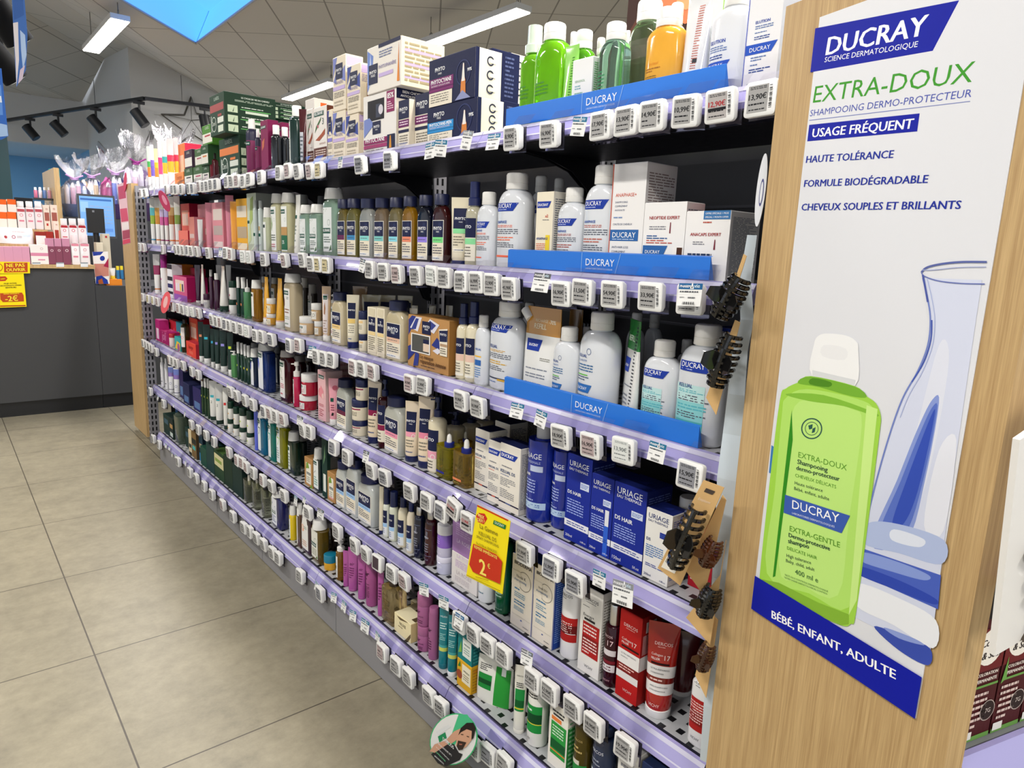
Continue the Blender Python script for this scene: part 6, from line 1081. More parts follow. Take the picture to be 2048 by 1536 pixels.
g('bot', 448, 590, 215, 'gold clear dry oil bottle', dict(c='e2cb92', e=6, sh=.85, ch=.1, cw=.4, cap='3a2a1a', ct='cyl', km='glass', lab=[('t','huile',-.5,.3,.66,'5a4420','i'),('l',-.5,.4,.3,.6,5,'6a5428')]), k=.7)
nux = dict(c='efe2b4', sc='d6c48c', tc='f0e6c0', name='soap_carton', lab=[('g',[(.4,.0),(.7,.0),(.98,.3),(.98,.5)],'6a5a3c'),('g',[(-.7,.9),(.4,.98),(.7,.98),(-.3,.8)],'6a5a3c'),('t','NUXE',-.35,.4,.55,'4a3f2a'),('l',-.5,.5,.4,.48,1,'7a6a48')], tlab=[('r',.5,.95,.3,.7,'5a4a30')])
j1 = g('box', 525, 640, 480, 'cream soap cube, front of the cluster', nux, side=684, d=.05)
j2 = g('box', 590, 655, 425, 'cream soap cube in middle of cluster', nux, X=1.022, d=.05)
j3 = g('box', 640, 690, 390, 'cream soap cube at back of cluster', nux, X=1.076, d=.05)
mv = dict(c='a05a88', cap='a8628e', lf=.36, km='satin', lab=[('t','air',-.5,.3,.4,'4a1f40','i'),('t','LE BAUME',-.1,.7,.3,'4a1f40'),('l',-.6,.6,.1,.22,2,'5a2a4c')])
j = g('jar', 688, 792, 520, 'lower mauve jar', mv); g('jar', 688, 795, 290, 'upper mauve jar', mv, on=j)
g('bot', 765, 838, 400, 'mauve slim bottle beside jars', dict(c='a4608c', e=2, sh=.9, ch=.3, cw=.94, nk=.94, cap='a4608c', ct='cyl', km='satin', lab=[('t','air',-.6,.5,.55,'3a1834','bi'),('l',-.5,.5,.2,.44,5,'5a2a4c')]))
wl = lambda cap: dict(c='0f7a84', cap=cap, ch=.08, tw=1.05, km='gloss', bands=[(.3,.36,'c8d060'),(.36,.4,'3aa0a0')], lab=[('t','WELEDA',-.8,.7,.86,'e0f0ec'),('l',-.7,.6,.66,.78,3,'d0ece8'),('l',-.7,.5,.48,.6,4,'9ad0cc')])
g('tube', 838, 908, 375, 'teal tube, left of pair', wl('0f6a78')); g('tube', 902, 972, 400, 'teal tube with white foot', wl('e8eaea'))
j = g('box', 966, 1068, 790, 'yellow bar carton below teal carton', dict(c='e0ab22', sc='cf9c1e', tc='e8b83a', lab=[('r',-.3,.9,.25,.9,'eee6cc'),('t','WELEDA',-.1,.75,.65,'3a3a2a','b'),('l',-.1,.7,.35,.58,3,'8a7a50'),('o',-.65,.45,.4,'9a4a2a'),('g',[(-.9,.7),(-.5,.75),(-.6,.95)],'3a7a2a')], slab=[('r',-.8,.8,.75,.9,'c8801a')]+lines('a87a1a', 8)), side=1130, d=.055)
g('box', 972, 1072, 595, 'teal bar carton on yellow carton', dict(c='1a7f80', sc='15686a', tc='2a9494', lab=[('r',-.3,.9,.2,.85,'e4e8e0'),('t','WELEDA',-.1,.75,.62,'2a4a48','b'),('l',-.1,.7,.3,.55,3,'7a9a94'),('g',[(-.9,.2),(-.4,.3),(-.5,.7)],'7ab04a')], slab=[('l',-.8,.8,.8,.9,1,'7ac0b8')]+lines('3a9490', 7)), side=1140, on=j, d=.055)
sec('F', 850, 1086, 3.413)
g('tube', 385, 445, 700, 'dark plum tube behind green pouch', dict(c='5a2048', cap='4a1a3c'), X=1.05)
g('pouch', 385, 580, 790, 'green and white refill pouch', dict(c='e9e7de', bands=[], lab=[('r',-.95,-.1,.3,.62,'1f8a3a'),('r',-.95,-.1,.4,.5,'0f4a24'),('r',.1,1,.02,.86,'2f9a3a'),('l',-.9,-.2,.68,.84,4,'2a2a2a'),('r',.45,.72,.7,.86,'e6ece6')]), lean=.35, k=.35, X=.985)
g('tube', 612, 690, 830, 'white and green tube in leaning pose', dict(c='e9e6da', cap='e9e6da', ch=.06, tw=1.15, lab=[('t','DERCOS',-.6,.5,.84,'5a5a54'),('r',-.8,.8,.34,.66,'1f8a40'),('r',-.8,.8,.4,.5,'0f5a2a'),('r',-.8,.8,.37,.39,'d8c83a'),('l',-.6,.5,.68,.76,3,'3a3a3a')]))
g('bot', 702, 850, 900, 'white bottle with green bands', dict(c='eeece4', e=2, sh=.86, ch=.1, cw=.7, cap='eeece4', km='gloss', lab=[('l',-.6,.6,.72,.8,2,'3a3a3a'),('r',-1,1,.22,.62,'1f9140'),('r',-1,1,.36,.5,'0e4a26'),('r',-1,1,.345,.358,'e0d040'),('l',-.7,.4,.52,.58,1,'d8f0d8'),('t','VICHY',-.7,.1,.1,'6a6a64')]))
g('box', 846, 975, 1110, 'white carton with green and orange panel', dict(c='efebdf', sc='2a8a3c', tc='e4e0d4', lab=[('l',-.7,.6,.86,.92,1,'3a3a3a'),('r',-.6,.5,.82,.85,'3a3a3a'),('r',-.75,.3,.74,.8,'e8823a'),('r',-.75,.85,.2,.72,'2a9a40'),('r',-.75,.85,.3,.44,'0f5a2a'),('l',-.6,.6,.5,.68,4,'d8f0d8'),('r',-.75,.85,.26,.28,'e8823a')], slab=[('r',-1,1,.75,1,'e8e4d8')]+lines('8ac090', 12)), side=1030, d=.055)
g('bot', 1018, 1150, 1130, 'olive bottle with green foot', dict(c='6b5a1a', e=2, sh=.84, ch=.12, cw=.7, cap='6b5a1a', km='liquid', lab=[('t','DERCOS',-.5,.5,.62,'c8b070'),('l',-.5,.5,.45,.56,2,'c8b070'),('r',-1,1,.02,.3,'2a8a40'),('r',-.9,.3,.3,.36,'dcd8c8')]))
g('bot', 1145, 1312, 1160, 'navy bottle with white band', dict(c='1c2c4c', e=2, sh=.84, ch=.12, cw=.7, cap='1c2c4c', km='gloss', lab=[('t','DERCOS',-.7,.5,.66,'e0e4ee'),('t','Mental Soft',-.7,.2,.55,'d0d8e8','b'),('t','Minéral Doux',-.7,.3,.5,'d0d8e8','b'),('r',-1,1,.2,.42,'dfe3ea'),('l',-.7,.5,.24,.38,3,'3a4a6a')]))
g('box', 1312, 1450, 1330, 'white carton behind rail, far right', dict(c='e9e7e0', sc='dcd9d0', lab=[('l',-.7,.6,.2,.9,8,'8a8a90')]), d=.06)
g('box', 1470, 1600, 1380, 'navy carton at near end', dict(c='1f2f58', sc='182444', lab=[('l',-.7,.6,.2,.9,8,'8a94b0')]), d=.06)
place_goods()
# ------------------------------------------------------------------ electronic price tags
def tag_parts():
    c = MB(); w, h, r = .0245, .0235, .005; wm = M('f3f3f1', 'satin')
    def rr(a, b, q): return [(sx*(a-q)+q*math.cos(t), sz*(b-q)+q*math.sin(t)) for sx, sz, t0 in ((1,1,0),(-1,1,90),(-1,-1,180),(1,-1,270)) for t in [math.radians(t0+i*30) for i in range(4)]]
    rings = [(rr(w-.0012, h-.0012, r), -.006), (rr(w, h, r), -.0048), (rr(w, h, r), .0015), (rr(w-.003, h-.003, r), .0025), (rr(w-.003, h-.003, r), .009), (rr(w-.007, h-.007, .004), .0115)]
    vs = [(x, y, z) for ring, y in rings for x, z in ring]; n = 16
    fs = [(j*n+i, j*n+(i+1) % n, (j+1)*n+(i+1) % n, (j+1)*n+i) for j in range(len(rings)-1) for i in range(n)]
    c.add(vs, [tuple(reversed(f)) for f in fs]+[tuple(range(n)), tuple(reversed(range((len(rings)-1)*n, len(rings)*n)))][0:2], wm)
    k = MB(); cm = M('dcd8ee', 'clear')
    k.box(-.0265, .0265, .0118, .0128, -.028, .02, cm); k.quad((-.0265, .0128, .02), (.0265, .0128, .02), (.0265, .036, .046), (-.0265, .036, .046), cm); k.quad((-.0265, -.004, -.0285), (.0265, -.004, -.0285), (.0265, .0125, -.028), (-.0265, .0125, -.028), cm)
    return c.mesh('case'), k.mesh('clear_holder')
CASE, HOLD = tag_parts()
_SC = {}
def screen(price, mode):
    key = (price, mode)
    if key in _SC: return _SC[key]
    mb = MB(); w, h = .0245, .0235; S = lambda u, v, l: (u*w, -.006-l, (v*2-1)*h); bg = {'n': 'a5a4a3', 'p': 'b5a3a3', 'w': 'dfe2df', 'd': '4a3c44', 'y': 'c9bd96', 'r': 'b3aeac', 'b': '8f9096', 'paper': 'a5a4a3'}[mode]
    ink = '1c1c20' if mode != 'w' else '7a7f80'
    marks = [('r', -.78, .5, .12, .88, bg)]
    if mode != 'd':
        marks += [('l', -.66, .38, .76, .85, 2, ink)]
        if price: marks += [('t', price, -.72, .42, .48, 'b0202a' if mode == 'r' else ink, 'b')]
        else: marks += [('l', -.6, .3, .48, .64, 1, ink)]
        if mode == 'r': marks += [('r', -.74, .46, .36, .44, '1c1c20')]
        marks += [('l', -.7, .3, .3, .4, 1, ink), ('l', -.66, .36, .16, .23, 1, ink)]
        marks += [('r', .6, .78, v, v+t, '26262a') for v, t in [(.2+i*.046, .012+.022*((i*7) % 3)/2) for i in range(14)]]
    prints(mb, marks, S, w/h, True, 1, 1); _SC[key] = mb.mesh('screen'); return _SC[key]
RAILN = dict(T='top rail', B='second rail', C='third rail', D='fourth rail', E='fifth rail', F='bottom rail')
def under(row, x, y):
    it = [q for q in GOODS if q['row'] == row and q['on'] is None and q['x']-q['d']/2 < 1.0]
    return min(it, key=lambda q: abs(q['px'][0]-x-0*(y)))
def tilt(o, rz, roll=0, pitch=0):
    o.rotation_euler = (pitch, roll, rz)
LASTT = {}
def esl(row, x0, y0, s, L):
    for t in L:
        px, py = x0+t[0]/s, y0+t[1]/s; price = t[2] if len(t) > 2 else ''; mode = t[3] if len(t) > 3 else 'n'; XT = .902+(-.044 if row == 'F' else 0)
        p = atx(px, py, XT); rr = random.Random(int(px*7+py)); pl = [q for q in LASTT.get(row, []) if abs(q[0]-p.y) < .051]
        X = XT
        if mode == 'n' and not price: mode = rr.choice('nnnnpnb')
        for yy, xx in pl:
            p.y += (.0512-abs(yy-p.y))*(1 if p.y > yy else -1)*.9
        for yy, xx in LASTT.get(row, []):
            if abs(yy-p.y) < .049: X = min(X, xx-.0185)
        if X < XT: p = atx(px, py, X)
        LASTT.setdefault(row, []).append((p.y, X))
        zc = ROWS[row][0]-.066
        t_ = link('price_tag', None, None, (X, p.y, p.z)); t_.empty_display_size = .02
        tilt(t_, -math.pi/2, 0, 0); t_.rotation_euler = (rr.uniform(-.04, .10), rr.uniform(-.035, .035) if len(t) < 5 else t[4], -math.pi/2+rr.uniform(-.05, .05))
        link('case', CASE, t_); link('screen', screen(price, mode), t_); link('clear_holder', HOLD, t_)
        q = under(row, px, py)
        nm = f'white price tag reading {price} on {RAILN[row]}' if price else f"white price tag under {q['desc']}, {RAILN[row]}"
        if price: nm = f"white price tag reading {price} under {' '.join(q['desc'].split()[:6])}, {RAILN[row]}".replace(',,', ',')
        pend(t_, nm, 'price tag', 'electronic price tags on the '+RAILN[row], px)
esl('T', 1000, 0, 3.657, [(95,1010,'8,90€'),(365,985,'16,90€'),(745,920,'17,90€'),(930,885,'13,90€'),(1120,850,'14,90€'),(1365,815,'10,99€'),(1620,775,'12,90€','r'),(1920,725,'13,90€')])
esl('T', 280, 180, 5.12, [(t, u) for t, u in ((12,1058),(55,1055),(275,1022),(340,1020),(372,1020),(430,1017),(505,1010),(545,1010),(612,988),(655,990),(690,985),(735,972),(785,967),(895,942),(945,937),(1000,932),(1065,935),(1125,915),(1240,895),(1430,850),(1520,827),(1620,835))]+[(1745,832,'','p'),(1840,822,'','y')])
esl('T', 400, 0, 2.926, [(940,965,'34,90€','b'),(1112,942,'40,90€','b')])
esl('B', 220, 340, 5.12, [(310,790),(348,793),(545,815),(680,815),(715,817),(755,822),(800,825),(840,830),(895,835),(1010,850),(1190,850),(1240,862),(1370,885,'','w'),(1430,892,'','w')])
esl('B', 480, 480, 5.12, [(250,200),(460,210),(645,205),(735,245),(805,250,'','y'),(890,260,'','y')])
esl('B', 650, 330, 3.413, [(312,715,'11,90€'),(405,730,'11,90€'),(495,745,'11,90€','p'),(625,755,'11,90€'),(735,755,'12,90€','w'),(820,770,'12,90€'),(935,795,'13,90€'),(1040,800,'16,90€'),(1145,815,'12,90€'),(1265,845,'45,90€')])
esl('B', 950, 300, 3.413, [(595,980,'16,90€'),(740,970,'11,50€'),(945,985,'54,90€'),(1205,1000,'33,90€'),(1475,1020,'','paper')])
esl('C', 220, 340, 5.12, [(340,1305),(395,1320,'','y'),(445,1335,'','y'),(490,1350,'','p'),(575,1390,'','y'),(645,1402),(705,1415),(750,1430),(800,1445,'','w'),(850,1452,'','w'),(910,1467,'','p')])
esl('C', 300, 560, 5.12, [(640,410),(685,425),(725,435),(775,455),(815,465),(875,485),(940,505),(1000,525,'','w'),(1085,570),(1150,580),(1245,610),(1430,670),(1525,670,'','p'),(1710,785),(1785,805),(1865,820)])
esl('C', 480, 480, 5.12, [(1165,1305,'10,90€','p'),(1255,1322,'11,90€'),(1360,1350,'12,90€','p'),(1745,1470,'34,90€','p'),(1880,1490,'12,90€')])
esl('C', 520, 600, 3.413, [(1375,685,'14,90€'),(1490,730,'18,90€')])
esl('C', 900, 580, 3.413, [(760,1000,'18,90€'),(965,1060,'16,90€','p'),(1190,1095,'13,90€','w'),(1645,1265,'15,90€','b')])
esl('D', 220, 620, 5.12, [(345,340),(373,357),(402,375),(430,395),(475,430),(610,510),(645,525),(685,545),(750,570),(840,630),(905,665),(1240,840),(1300,880),(1385,925),(1465,970)])
esl('D', 300, 780, 5.12, [(1170,220,'','b'),(1230,240,'','p'),(1290,270),(1365,300,'','p'),(1570,410),(1640,432),(1880,590)])
esl('D', 540, 900, 5.12, [(790,75),(1040,210,'11,90€'),(1175,280,'18,90€','b'),(1435,430,'14,90€'),(1610,530,'18,90€'),(1755,632,'16,90€','b'),(1880,600,'12,90€','r',.3),(2030,740,'12,90€','r')])
esl('D', 700, 850, 3.413, [(1195,875,'17,90€'),(1380,975,'11,90€','b'),(1540,1080,'15,90€','b')])
esl('E', 220, 620, 5.12, [(415,835),(550,960),(835,1175),(905,1225),(985,1285),(1065,1350)])
esl('E', 300, 780, 5.12, [(810,640),(895,720,'','p'),(945,745,'','p'),(990,790,'','p'),(1060,850),(1155,925),(1245,985),(1375,1085),(1620,1255)])
esl('E', 540, 900, 5.12, [(690,835),(870,980,'14,90€'),(985,1070,'13,90€'),(1105,1155,'','d'),(1250,1265,'12,90€'),(1375,1342,'12,90€','p')])
esl('E', 640, 1100, 3.522, [(985,510,'','paper'),(1085,595,'8,90€'),(1185,670,'14,50€'),(1295,745,'13,90€'),(1500,915,'17,90€'),(1620,1000,'12,90€'),(1785,1115,'22,90€'),(1930,1240,'18,90€')])
esl('E', 850, 1086, 3.413, [(1370,1400,'19,90€')])
esl('F', 300, 780, 5.12, [(35,500),(95,560),(290,735),(410,845),(475,905),(555,985),(635,1070),(745,1175)])
esl('F', 450, 900, 3.413, [(55,455),(130,530),(170,558),(215,600),(265,645),(325,702),(365,737),(515,860),(650,980)])
esl('F', 640, 1100, 3.522, [(440,720,'','p'),(540,815),(625,895),(770,1030,'8,90€'),(855,1110,'8,90€'),(1090,1390),(1185,1440),(1300,1510)])
# ------------------------------------------------------------------ paper tags
_PT = {}
def ptag(row, x0, y0, s, L):
    for t in L:
        px, py = x0+t[0]/s, y0+t[1]/s; sc = t[2] if len(t) > 2 else 1.0; roll = t[3] if len(t) > 3 else 0; hd = t[4] if len(t) > 4 else '1c6f94'; X = t[5] if len(t) > 5 else (.907 if row != 'F' else .866)
        key = (round(sc, 2), hd)
        if key not in _PT:
            mb = MB(); w, h = .019*sc, .0165*sc; mb.box(-w, w, 0, .0006, -h, h, M('f0f0ee', 'paper'))
            prints(mb, [('r', -1, 1, .74, 1, hd), ('t', 'PHARM', -.9, .0, .81, 'f4f4f4', 'b'), ('g', [(-.02, .76), (.14, 1.06), (.3, .76)], 'f4f4f4'), ('g', [(.08, .79), (.14, .92), (.2, .79)], '1a1a1e'), ('t', 'vie', .3, .8, .81, 'c8dce8', 'b'),
                ('l', -.85, .7, .56, .7, 1, '55585e'), ('r', -.95, .95, .5, .505, 'b8babc'), ('l', -.8, -.4, .34, .42, 1, '8a8c90'), ('l', -.1, .5, .3, .44, 1, '6a6c70')]+[('r', -.5+.1*i, -.5+.1*i+.03+.04*(i*3 % 2), .06, .18, '3a3c40') for i in range(11)], lambda u, v, l: (u*w, -l, (v*2-1)*h), w/h, True, 1, 1)
            _PT[key] = mb.mesh('paper_price_label')
        p = atx(px, py, X); rr = random.Random(int(px*3+py)); o = link('paper_price_label', _PT[key], None, tuple(p)); o.rotation_euler = (rr.uniform(-.25, -.05), roll+rr.uniform(-.06, .06), -math.pi/2+rr.uniform(-.15, .15))
        q = under(row, px, py); pend(o, f"small paper price label under {q['desc']}, {RAILN[row]}", 'paper label', 'paper price labels on the '+RAILN[row], px)
ptag('T', 1000, 0, 3.657, [(575,925,1,.14)]); ptag('T', 400, 0, 2.926, [(1345,882,1.1),(1407,868,1.1,.1),(1560,820,1.2,.2,'8a8c90'),(1715,830,1),(820,952,.9)]); ptag('T', 280, 180, 5.12, [(145,1032,1)])
ptag('B', 220, 340, 5.12, [(1130,842,1.1),(640,792,.9)]); ptag('B', 480, 480, 5.12, [(405,160,1.0,0,'3a3c42'),(1250,262,1.1,.1,'3a3c42')]); ptag('B', 950, 300, 3.413, [(450,905,1.12,-.02,'5a5c62'),(1465,988,1.05,-.03,'1c5f94',.884)])
ptag('C', 300, 560, 5.12, [(1655,740,1.2)]); ptag('C', 520, 600, 3.413, [(1752,757,.95),(1915,812,1)]); ptag('C', 900, 580, 3.413, [(1410,1108,1)])
ptag('D', 300, 560, 5.12, [(795,1082,.7)]); ptag('D', 300, 780, 5.12, [(1535,315,1,0,'2a2c32')]); ptag('D', 540, 900, 5.12, [(980,70,1.05,-.1,'3a3c42')]); ptag('D', 700, 850, 3.413, [(1700,1052,.95,-.15),(1860,1150,1.3,-.2,'8a8c90',.9)])
ptag('E', 220, 620, 5.12, [(490,900,.8),(650,978,.6),(765,1062,.9)]); ptag('E', 300, 780, 5.12, [(1490,1132,1.05,-.1),(1578,1128,.7),(1745,1268,1,0,'2a2c32')]); ptag('E', 450, 900, 3.413, [(1357,952,1,-.1),(1492,1042,1,-.1)]); ptag('E', 640, 1100, 3.522, [(978,502,1,-.1,'1c5f94',.888),(1455,762,1,-.1,'6a6c72')])
ptag('F', 300, 780, 5.12, [(162,572,.7),(197,598,.6),(225,662,.7),(262,682,.7),(362,748,.8),(405,782,.7)]); ptag('F', 450, 900, 3.413, [(625,935,.9),(742,1007,.9,-.2),(810,1067,.95,-.1),(872,1132,.95,-.15),(955,1202,1.15),(1040,1277,.8)])
# ------------------------------------------------------------------ flat printed things drawn on their own plane
class Flat:
    """a thin card on the vertical plane through p (2D) running along e (2D unit, towards photo right)"""
    def __init__(s, p, e): s.p = Vector(p); s.e = Vector(e).normalized(); s.mb = MB(); s.l = 0; s.z0 = None; s.rz = math.atan2(s.e.y, s.e.x); s.o = None
    def uv(s, x, y): q = onv(x, y, s.p, s.p+s.e); return (q.xy-s.p) @ s.e, q.z
    def card(s, pts, c, k='paper', th=.001):
        P = [s.uv(*q) for q in pts]; n = len(P)
        s.mb.add([(x, 0, z) for x, z in P]+[(x, th, z) for x, z in P], [tuple(range(n)), tuple(range(n, 2*n))[::-1]]+[(i, n+i, n+(i+1) % n, (i+1) % n) for i in range(n)], M(c, k)); return s
    def poly(s, pts, c):
        s.l -= .00025; s.mb.add([(x, s.l, z) for x, z in [s.uv(*q) for q in pts]], [tuple(range(len(pts)))], M(c, 'ink')); return s
    def txt(s, t, a, b, c, st=''):
        (x0, z0), (x1, z1) = s.uv(*a), s.uv(*b); vs, fs, w = text2d(t, 'b' in st, 'i' in st); ux, uz = (x1-x0)/w, (z1-z0)/w; s.l -= .00025; k = 1.0
        for dx, dy, dl in bolds(st): s.mb.add([(x0+(x+dx)*ux-(y+dy)*uz, s.l-dl*2, z0+(x+dx)*uz+(y+dy)*ux) for x, y in vs], fs, M(c, 'ink'))
        return s
    def done(s, name, label, cat, group=None):
        o = s.mb.build(name, None, (s.p.x, s.p.y, 0), s.rz, sharp=10); thing(o, label, cat, group); return o
def ell(cx, cy, rx, ry, a=0, n=28):
    a = math.radians(a); return [(cx+rx*math.cos(t)*math.cos(a)-ry*math.sin(t)*math.sin(a), cy+rx*math.cos(t)*math.sin(a)+ry*math.sin(t)*math.cos(a)) for t in [2*math.pi*i/n for i in range(n)]]
# blue brand strips standing on three shelf edges
def strip(row, xa, ya, xb, yb, ta, tb, label):
    z = ROWS[row][0]+.0045; a, b2 = atx(xa, ya, .9475).y, atx(xb, yb, .9475).y; L = a-b2; h = .036; mb = MB(); B = M('1f74d8', 'satin')
    mb.box(0, L, 0, .0012, 0, h, B); mb.quad((0, 0, h), (L, 0, h), (L, .006, h+.002), (0, .006, h+.002), B)
    mb.add([(0, .0012, 0), (0, .0012, h), (0, .013, 0)], [(0, 1, 2)], B); mb.add([(L, .0012, 0), (L, .0012, h), (L, .013, 0)], [(0, 2, 1)], B)
    S = lambda u, v, l: ((u+1)/2*L, -l, v*h); f = lambda x: (a-atx(x, (ya+yb)/2, .9475).y)/L*2-1
    u0, u1 = f(ta), f(tb); d = (u1-u0)
    prints(mb, [('t', 'DUCRAY', u0, u1, .36, 'f4f8ff'), ('t', 'LABORATOIRES DERMATOLOGIQUES', u0, u1-.05*d, .16, 'cfe2fa'), ('r', u0-.16*d, u0-.145*d, 0, 1, '9cc4f0'), ('g', [(u1+.04*d, 0), (u1+.055*d, 0), (u1+.2*d, 1), (u1+.185*d, 1)], '9cc4f0')], S, L/h, True, 1, 1)
    o = mb.build('shelf_edge_strip', None, (.9475, a, z), -math.pi/2, sharp=10); thing(o, label, 'shelf strip', 'blue strips on shelf edges')
strip('T', 1011, 262, 1448, 180, 1172, 1232, 'blue brand strip on top shelf edge, under the green bottles')
strip('B', 1015, 543, 1417, 567, 1170, 1227, 'blue brand strip on second shelf edge, under the white cartons')
strip('C', 1008, 789, 1395, 899, 1149, 1203, 'blue brand strip on third shelf edge, under the refill pouches')
# yellow promotion sign
s = Flat((.868, 1.2), (0, -1)); q = lambda x, y: (700+x/3.413, 850+y/3.413)
s.card([q(870,545), q(1095,655), q(1040,1155), q(793,1030)], 'f7e11a')
s.poly([q(870,545), q(1082,648), q(1080,658), q(868,556)], 'c8381c').poly([q(880,600), q(920,605), q(938,640), q(915,678), q(872,660), q(862,620)], 'cf2a1e').txt('PRIX', q(876,625), q(918,645), 'fbe98a', 'b').txt('DÉFI !', q(872,655), q(922,672), 'fbe98a', 'b')
s.poly([q(985,648), q(1068,683), q(1062,712), q(979,675)], '1f7a3a').txt('DUCRAY', q(992,672), q(1055,700), 'f4f8f0')
s.txt('La Gamme', q(890,702), q(1012,758), '6a5c10').txt('KELUAL DS', q(884,746), q(1003,800), '6a5c10').txt('SPRAY-SHAMPOING', q(868,766), q(1020,838), '6a5c10').txt('Du 01/06 au 30/06/2025', q(868,810), q(1008,874), '6a5c10')
s.poly([q(848,808), q(1005,882), q(1045,930), q(1030,1083), q(845,1000), q(820,950)], 'c9341a').txt('REMISE IMMÉDIATE', q(855,835), q(1012,915), 'fbe36a', 'b').txt('2', q(892,1012), q(938,1032), 'fbe36a', 'b').txt('€', q(948,972), q(966,980), 'fbe36a', 'b')
s.poly([q(803,1018), q(1034,1128), q(1034,1132), q(803,1022)], '8a7a10').poly([q(866,1030), q(955,1058), q(955,1061), q(866,1033)], '8a4a10')
s.done('promotion_sign', 'yellow and red promotion sign hanging from the fourth shelf rail', 'sign')
# round sticker sign with a man
s = Flat((.828, 1.2), (0, -1)); q = lambda x, y: (850+x/3.413, 1086+y/3.413)
s.card(ell(*q(195,1340), 46, 53.5, 28), '3fc07a').poly(ell(*q(195,1340), 44, 51.5, 28), 'ececea').poly([q(230,1170), q(290,1170), q(330,1230), q(250,1300), q(180,1420), q(150,1400)], '4cc48a').poly([q(75,1290), q(160,1240), q(180,1255), q(95,1310)], 'e6e8e8').poly([q(90,1320), q(140,1290), q(150,1330), q(100,1360)], '1f8f5a')
s.poly([q(150,1340), q(200,1285), q(255,1260), q(262,1290), q(215,1345), q(180,1370)], 'd8a488').poly([q(45,1440), q(120,1380), q(200,1370), q(235,1430), q(260,1440), q(240,1480), q(150,1522), q(90,1500)], '26262a').poly([q(35,1420), q(70,1372), q(150,1345), q(160,1370), q(70,1430)], 'd8a488')
s.poly([q(225,1300), q(260,1255), q(310,1250), q(338,1290), q(320,1345), q(285,1390), q(240,1410), q(215,1380)], 'd9a688').poly([q(232,1310), q(250,1260), q(290,1225), q(335,1225), q(352,1262), q(335,1330), q(322,1340), q(325,1280), q(290,1268), q(250,1290)], '211a18').poly([q(232,1345), q(262,1352), q(288,1358), q(262,1408), q(235,1412), q(222,1385)], '3a2a24').poly([q(240,1366), q(262,1368), q(258,1376), q(240,1374)], 'b06a5a').poly([q(252,1300), q(270,1302), q(268,1307), q(252,1305)], '2a201e').poly([q(292,1312), q(310,1318), q(306,1322), q(292,1317)], '2a201e')
s.txt('DERCOS', q(130,1340), q(205,1405), 'f4f4f4', 'b').txt('MON ATOUT N°1', q(100,1372), q(190,1452), 'f4f4f4', 'b').txt('LA TACHE LES PELLICULES', q(85,1390), q(175,1480), 'f4f4f4', 'b').txt('COMMENCE PAR', q(80,1420), q(150,1490), '7ae0a0', 'b').txt('#RECOSDERCOS', q(75,1450), q(140,1508), 'f4f4f4', 'b')
s.done('round_shelf_sign', 'round green rimmed sign with a bearded man on bottom rail', 'sign')
# wobbling discs at the far end
s = Flat((.885, 4.05), (0, -1)); s.card(ell(328.5, 402, 8, 23, -24), 'b8174e').poly(ell(329, 400, 3.5, 11, -24), 'e08aa4'); s.done('shelf_talker', 'raspberry pink disc hanging below the top shelf, far end', 'disc sign', 'pink discs at the far end')
s = Flat((.885, 4.1), (0, -1)); s.card(ell(331, 605, 8.5, 22, 12), 'ee5f6a').poly(ell(331, 604, 4, 12, 12), 'f6c0c0'); s.done('shelf_talker', 'coral pink disc hanging from the third rail, far end', 'disc sign', 'pink discs at the far end')
s = Flat((.899, 4.72), (0, -1)); s.card(ell(250, 364, 3, 19, 4), 'd8365e'); s.done('shelf_talker', 'slim pink disc standing on top of far end board', 'disc sign', 'pink discs at the far end')
s = Flat((.9035, 4.7), (0, -1)); s.card([(234.8, 369), (251, 364), (261, 486), (246, 490)], 'f0c6d0').poly([(236, 374), (250, 370), (252, 396), (238, 399)], 'c8365e').poly([(240, 418), (254, 416), (257, 442), (243, 444)], 'd8446a').poly([(244, 446), (257, 444), (259, 458), (245, 460)], 'f6ecec').poly([(245, 462), (259, 459), (260, 476), (246, 479)], 'a83a5a').poly([(246, 480), (260, 477), (261, 485), (246, 489)], 'd8365e')
s.done('promotion_strip', 'narrow pink promotional strip stuck on far end board', 'poster')
# hair clips on cards beside the oak panel
def claw(mb, c, L, Wd, mt, ax, up):
    """claw clip: ridge, comb teeth curling to both sides; ax = long direction, up = away from the card"""
    ax = Vector(ax).normalized(); up = Vector(up).normalized(); sd = ax.cross(up)
    n = 9
    for i in range(n):
        t = (i/(n-1)-.5); b = 1-1.3*t*t
        for sgn in (-1, 1):
            pts = [c+ax*(t*L)+up*(Wd*.62*b*math.sin(a))+sd*(sgn*Wd*.5*b*math.cos(a)) for a in (1.5, 1.05, .6, .15, -.25)]
            mb.tube([tuple(p) for p in pts], Wd*.1, mt, 6)
    for off, r in ((.62, .12), (.58, .1)):
        mb.tube([tuple(c+ax*((i/8-.5)*L*1.04)+up*(Wd*off*(1-1.3*(i/8-.5)**2)))for i in range(9)], Wd*r, mt, 7)
    for sgn in (-1, 1):
        p = c+up*Wd*.6; mb.prism
        a_ = [p+ax*(L*.16*u)+up*(Wd*.5*v)+sd*(sgn*Wd*(.12+.5*v)) for u, v in ((-1, 0), (1, 0), (1.2, .5), (.7, 1), (-.7, 1), (-1.2, .5))]
        th = sd*Wd*.05; mb.add([tuple(v) for v in a_]+[tuple(v+th) for v in a_], [tuple(range(6)), tuple(range(6, 12))[::-1]]+[(i, 6+i, 6+(i+1) % 6, (i+1) % 6) for i in range(6)], mt)
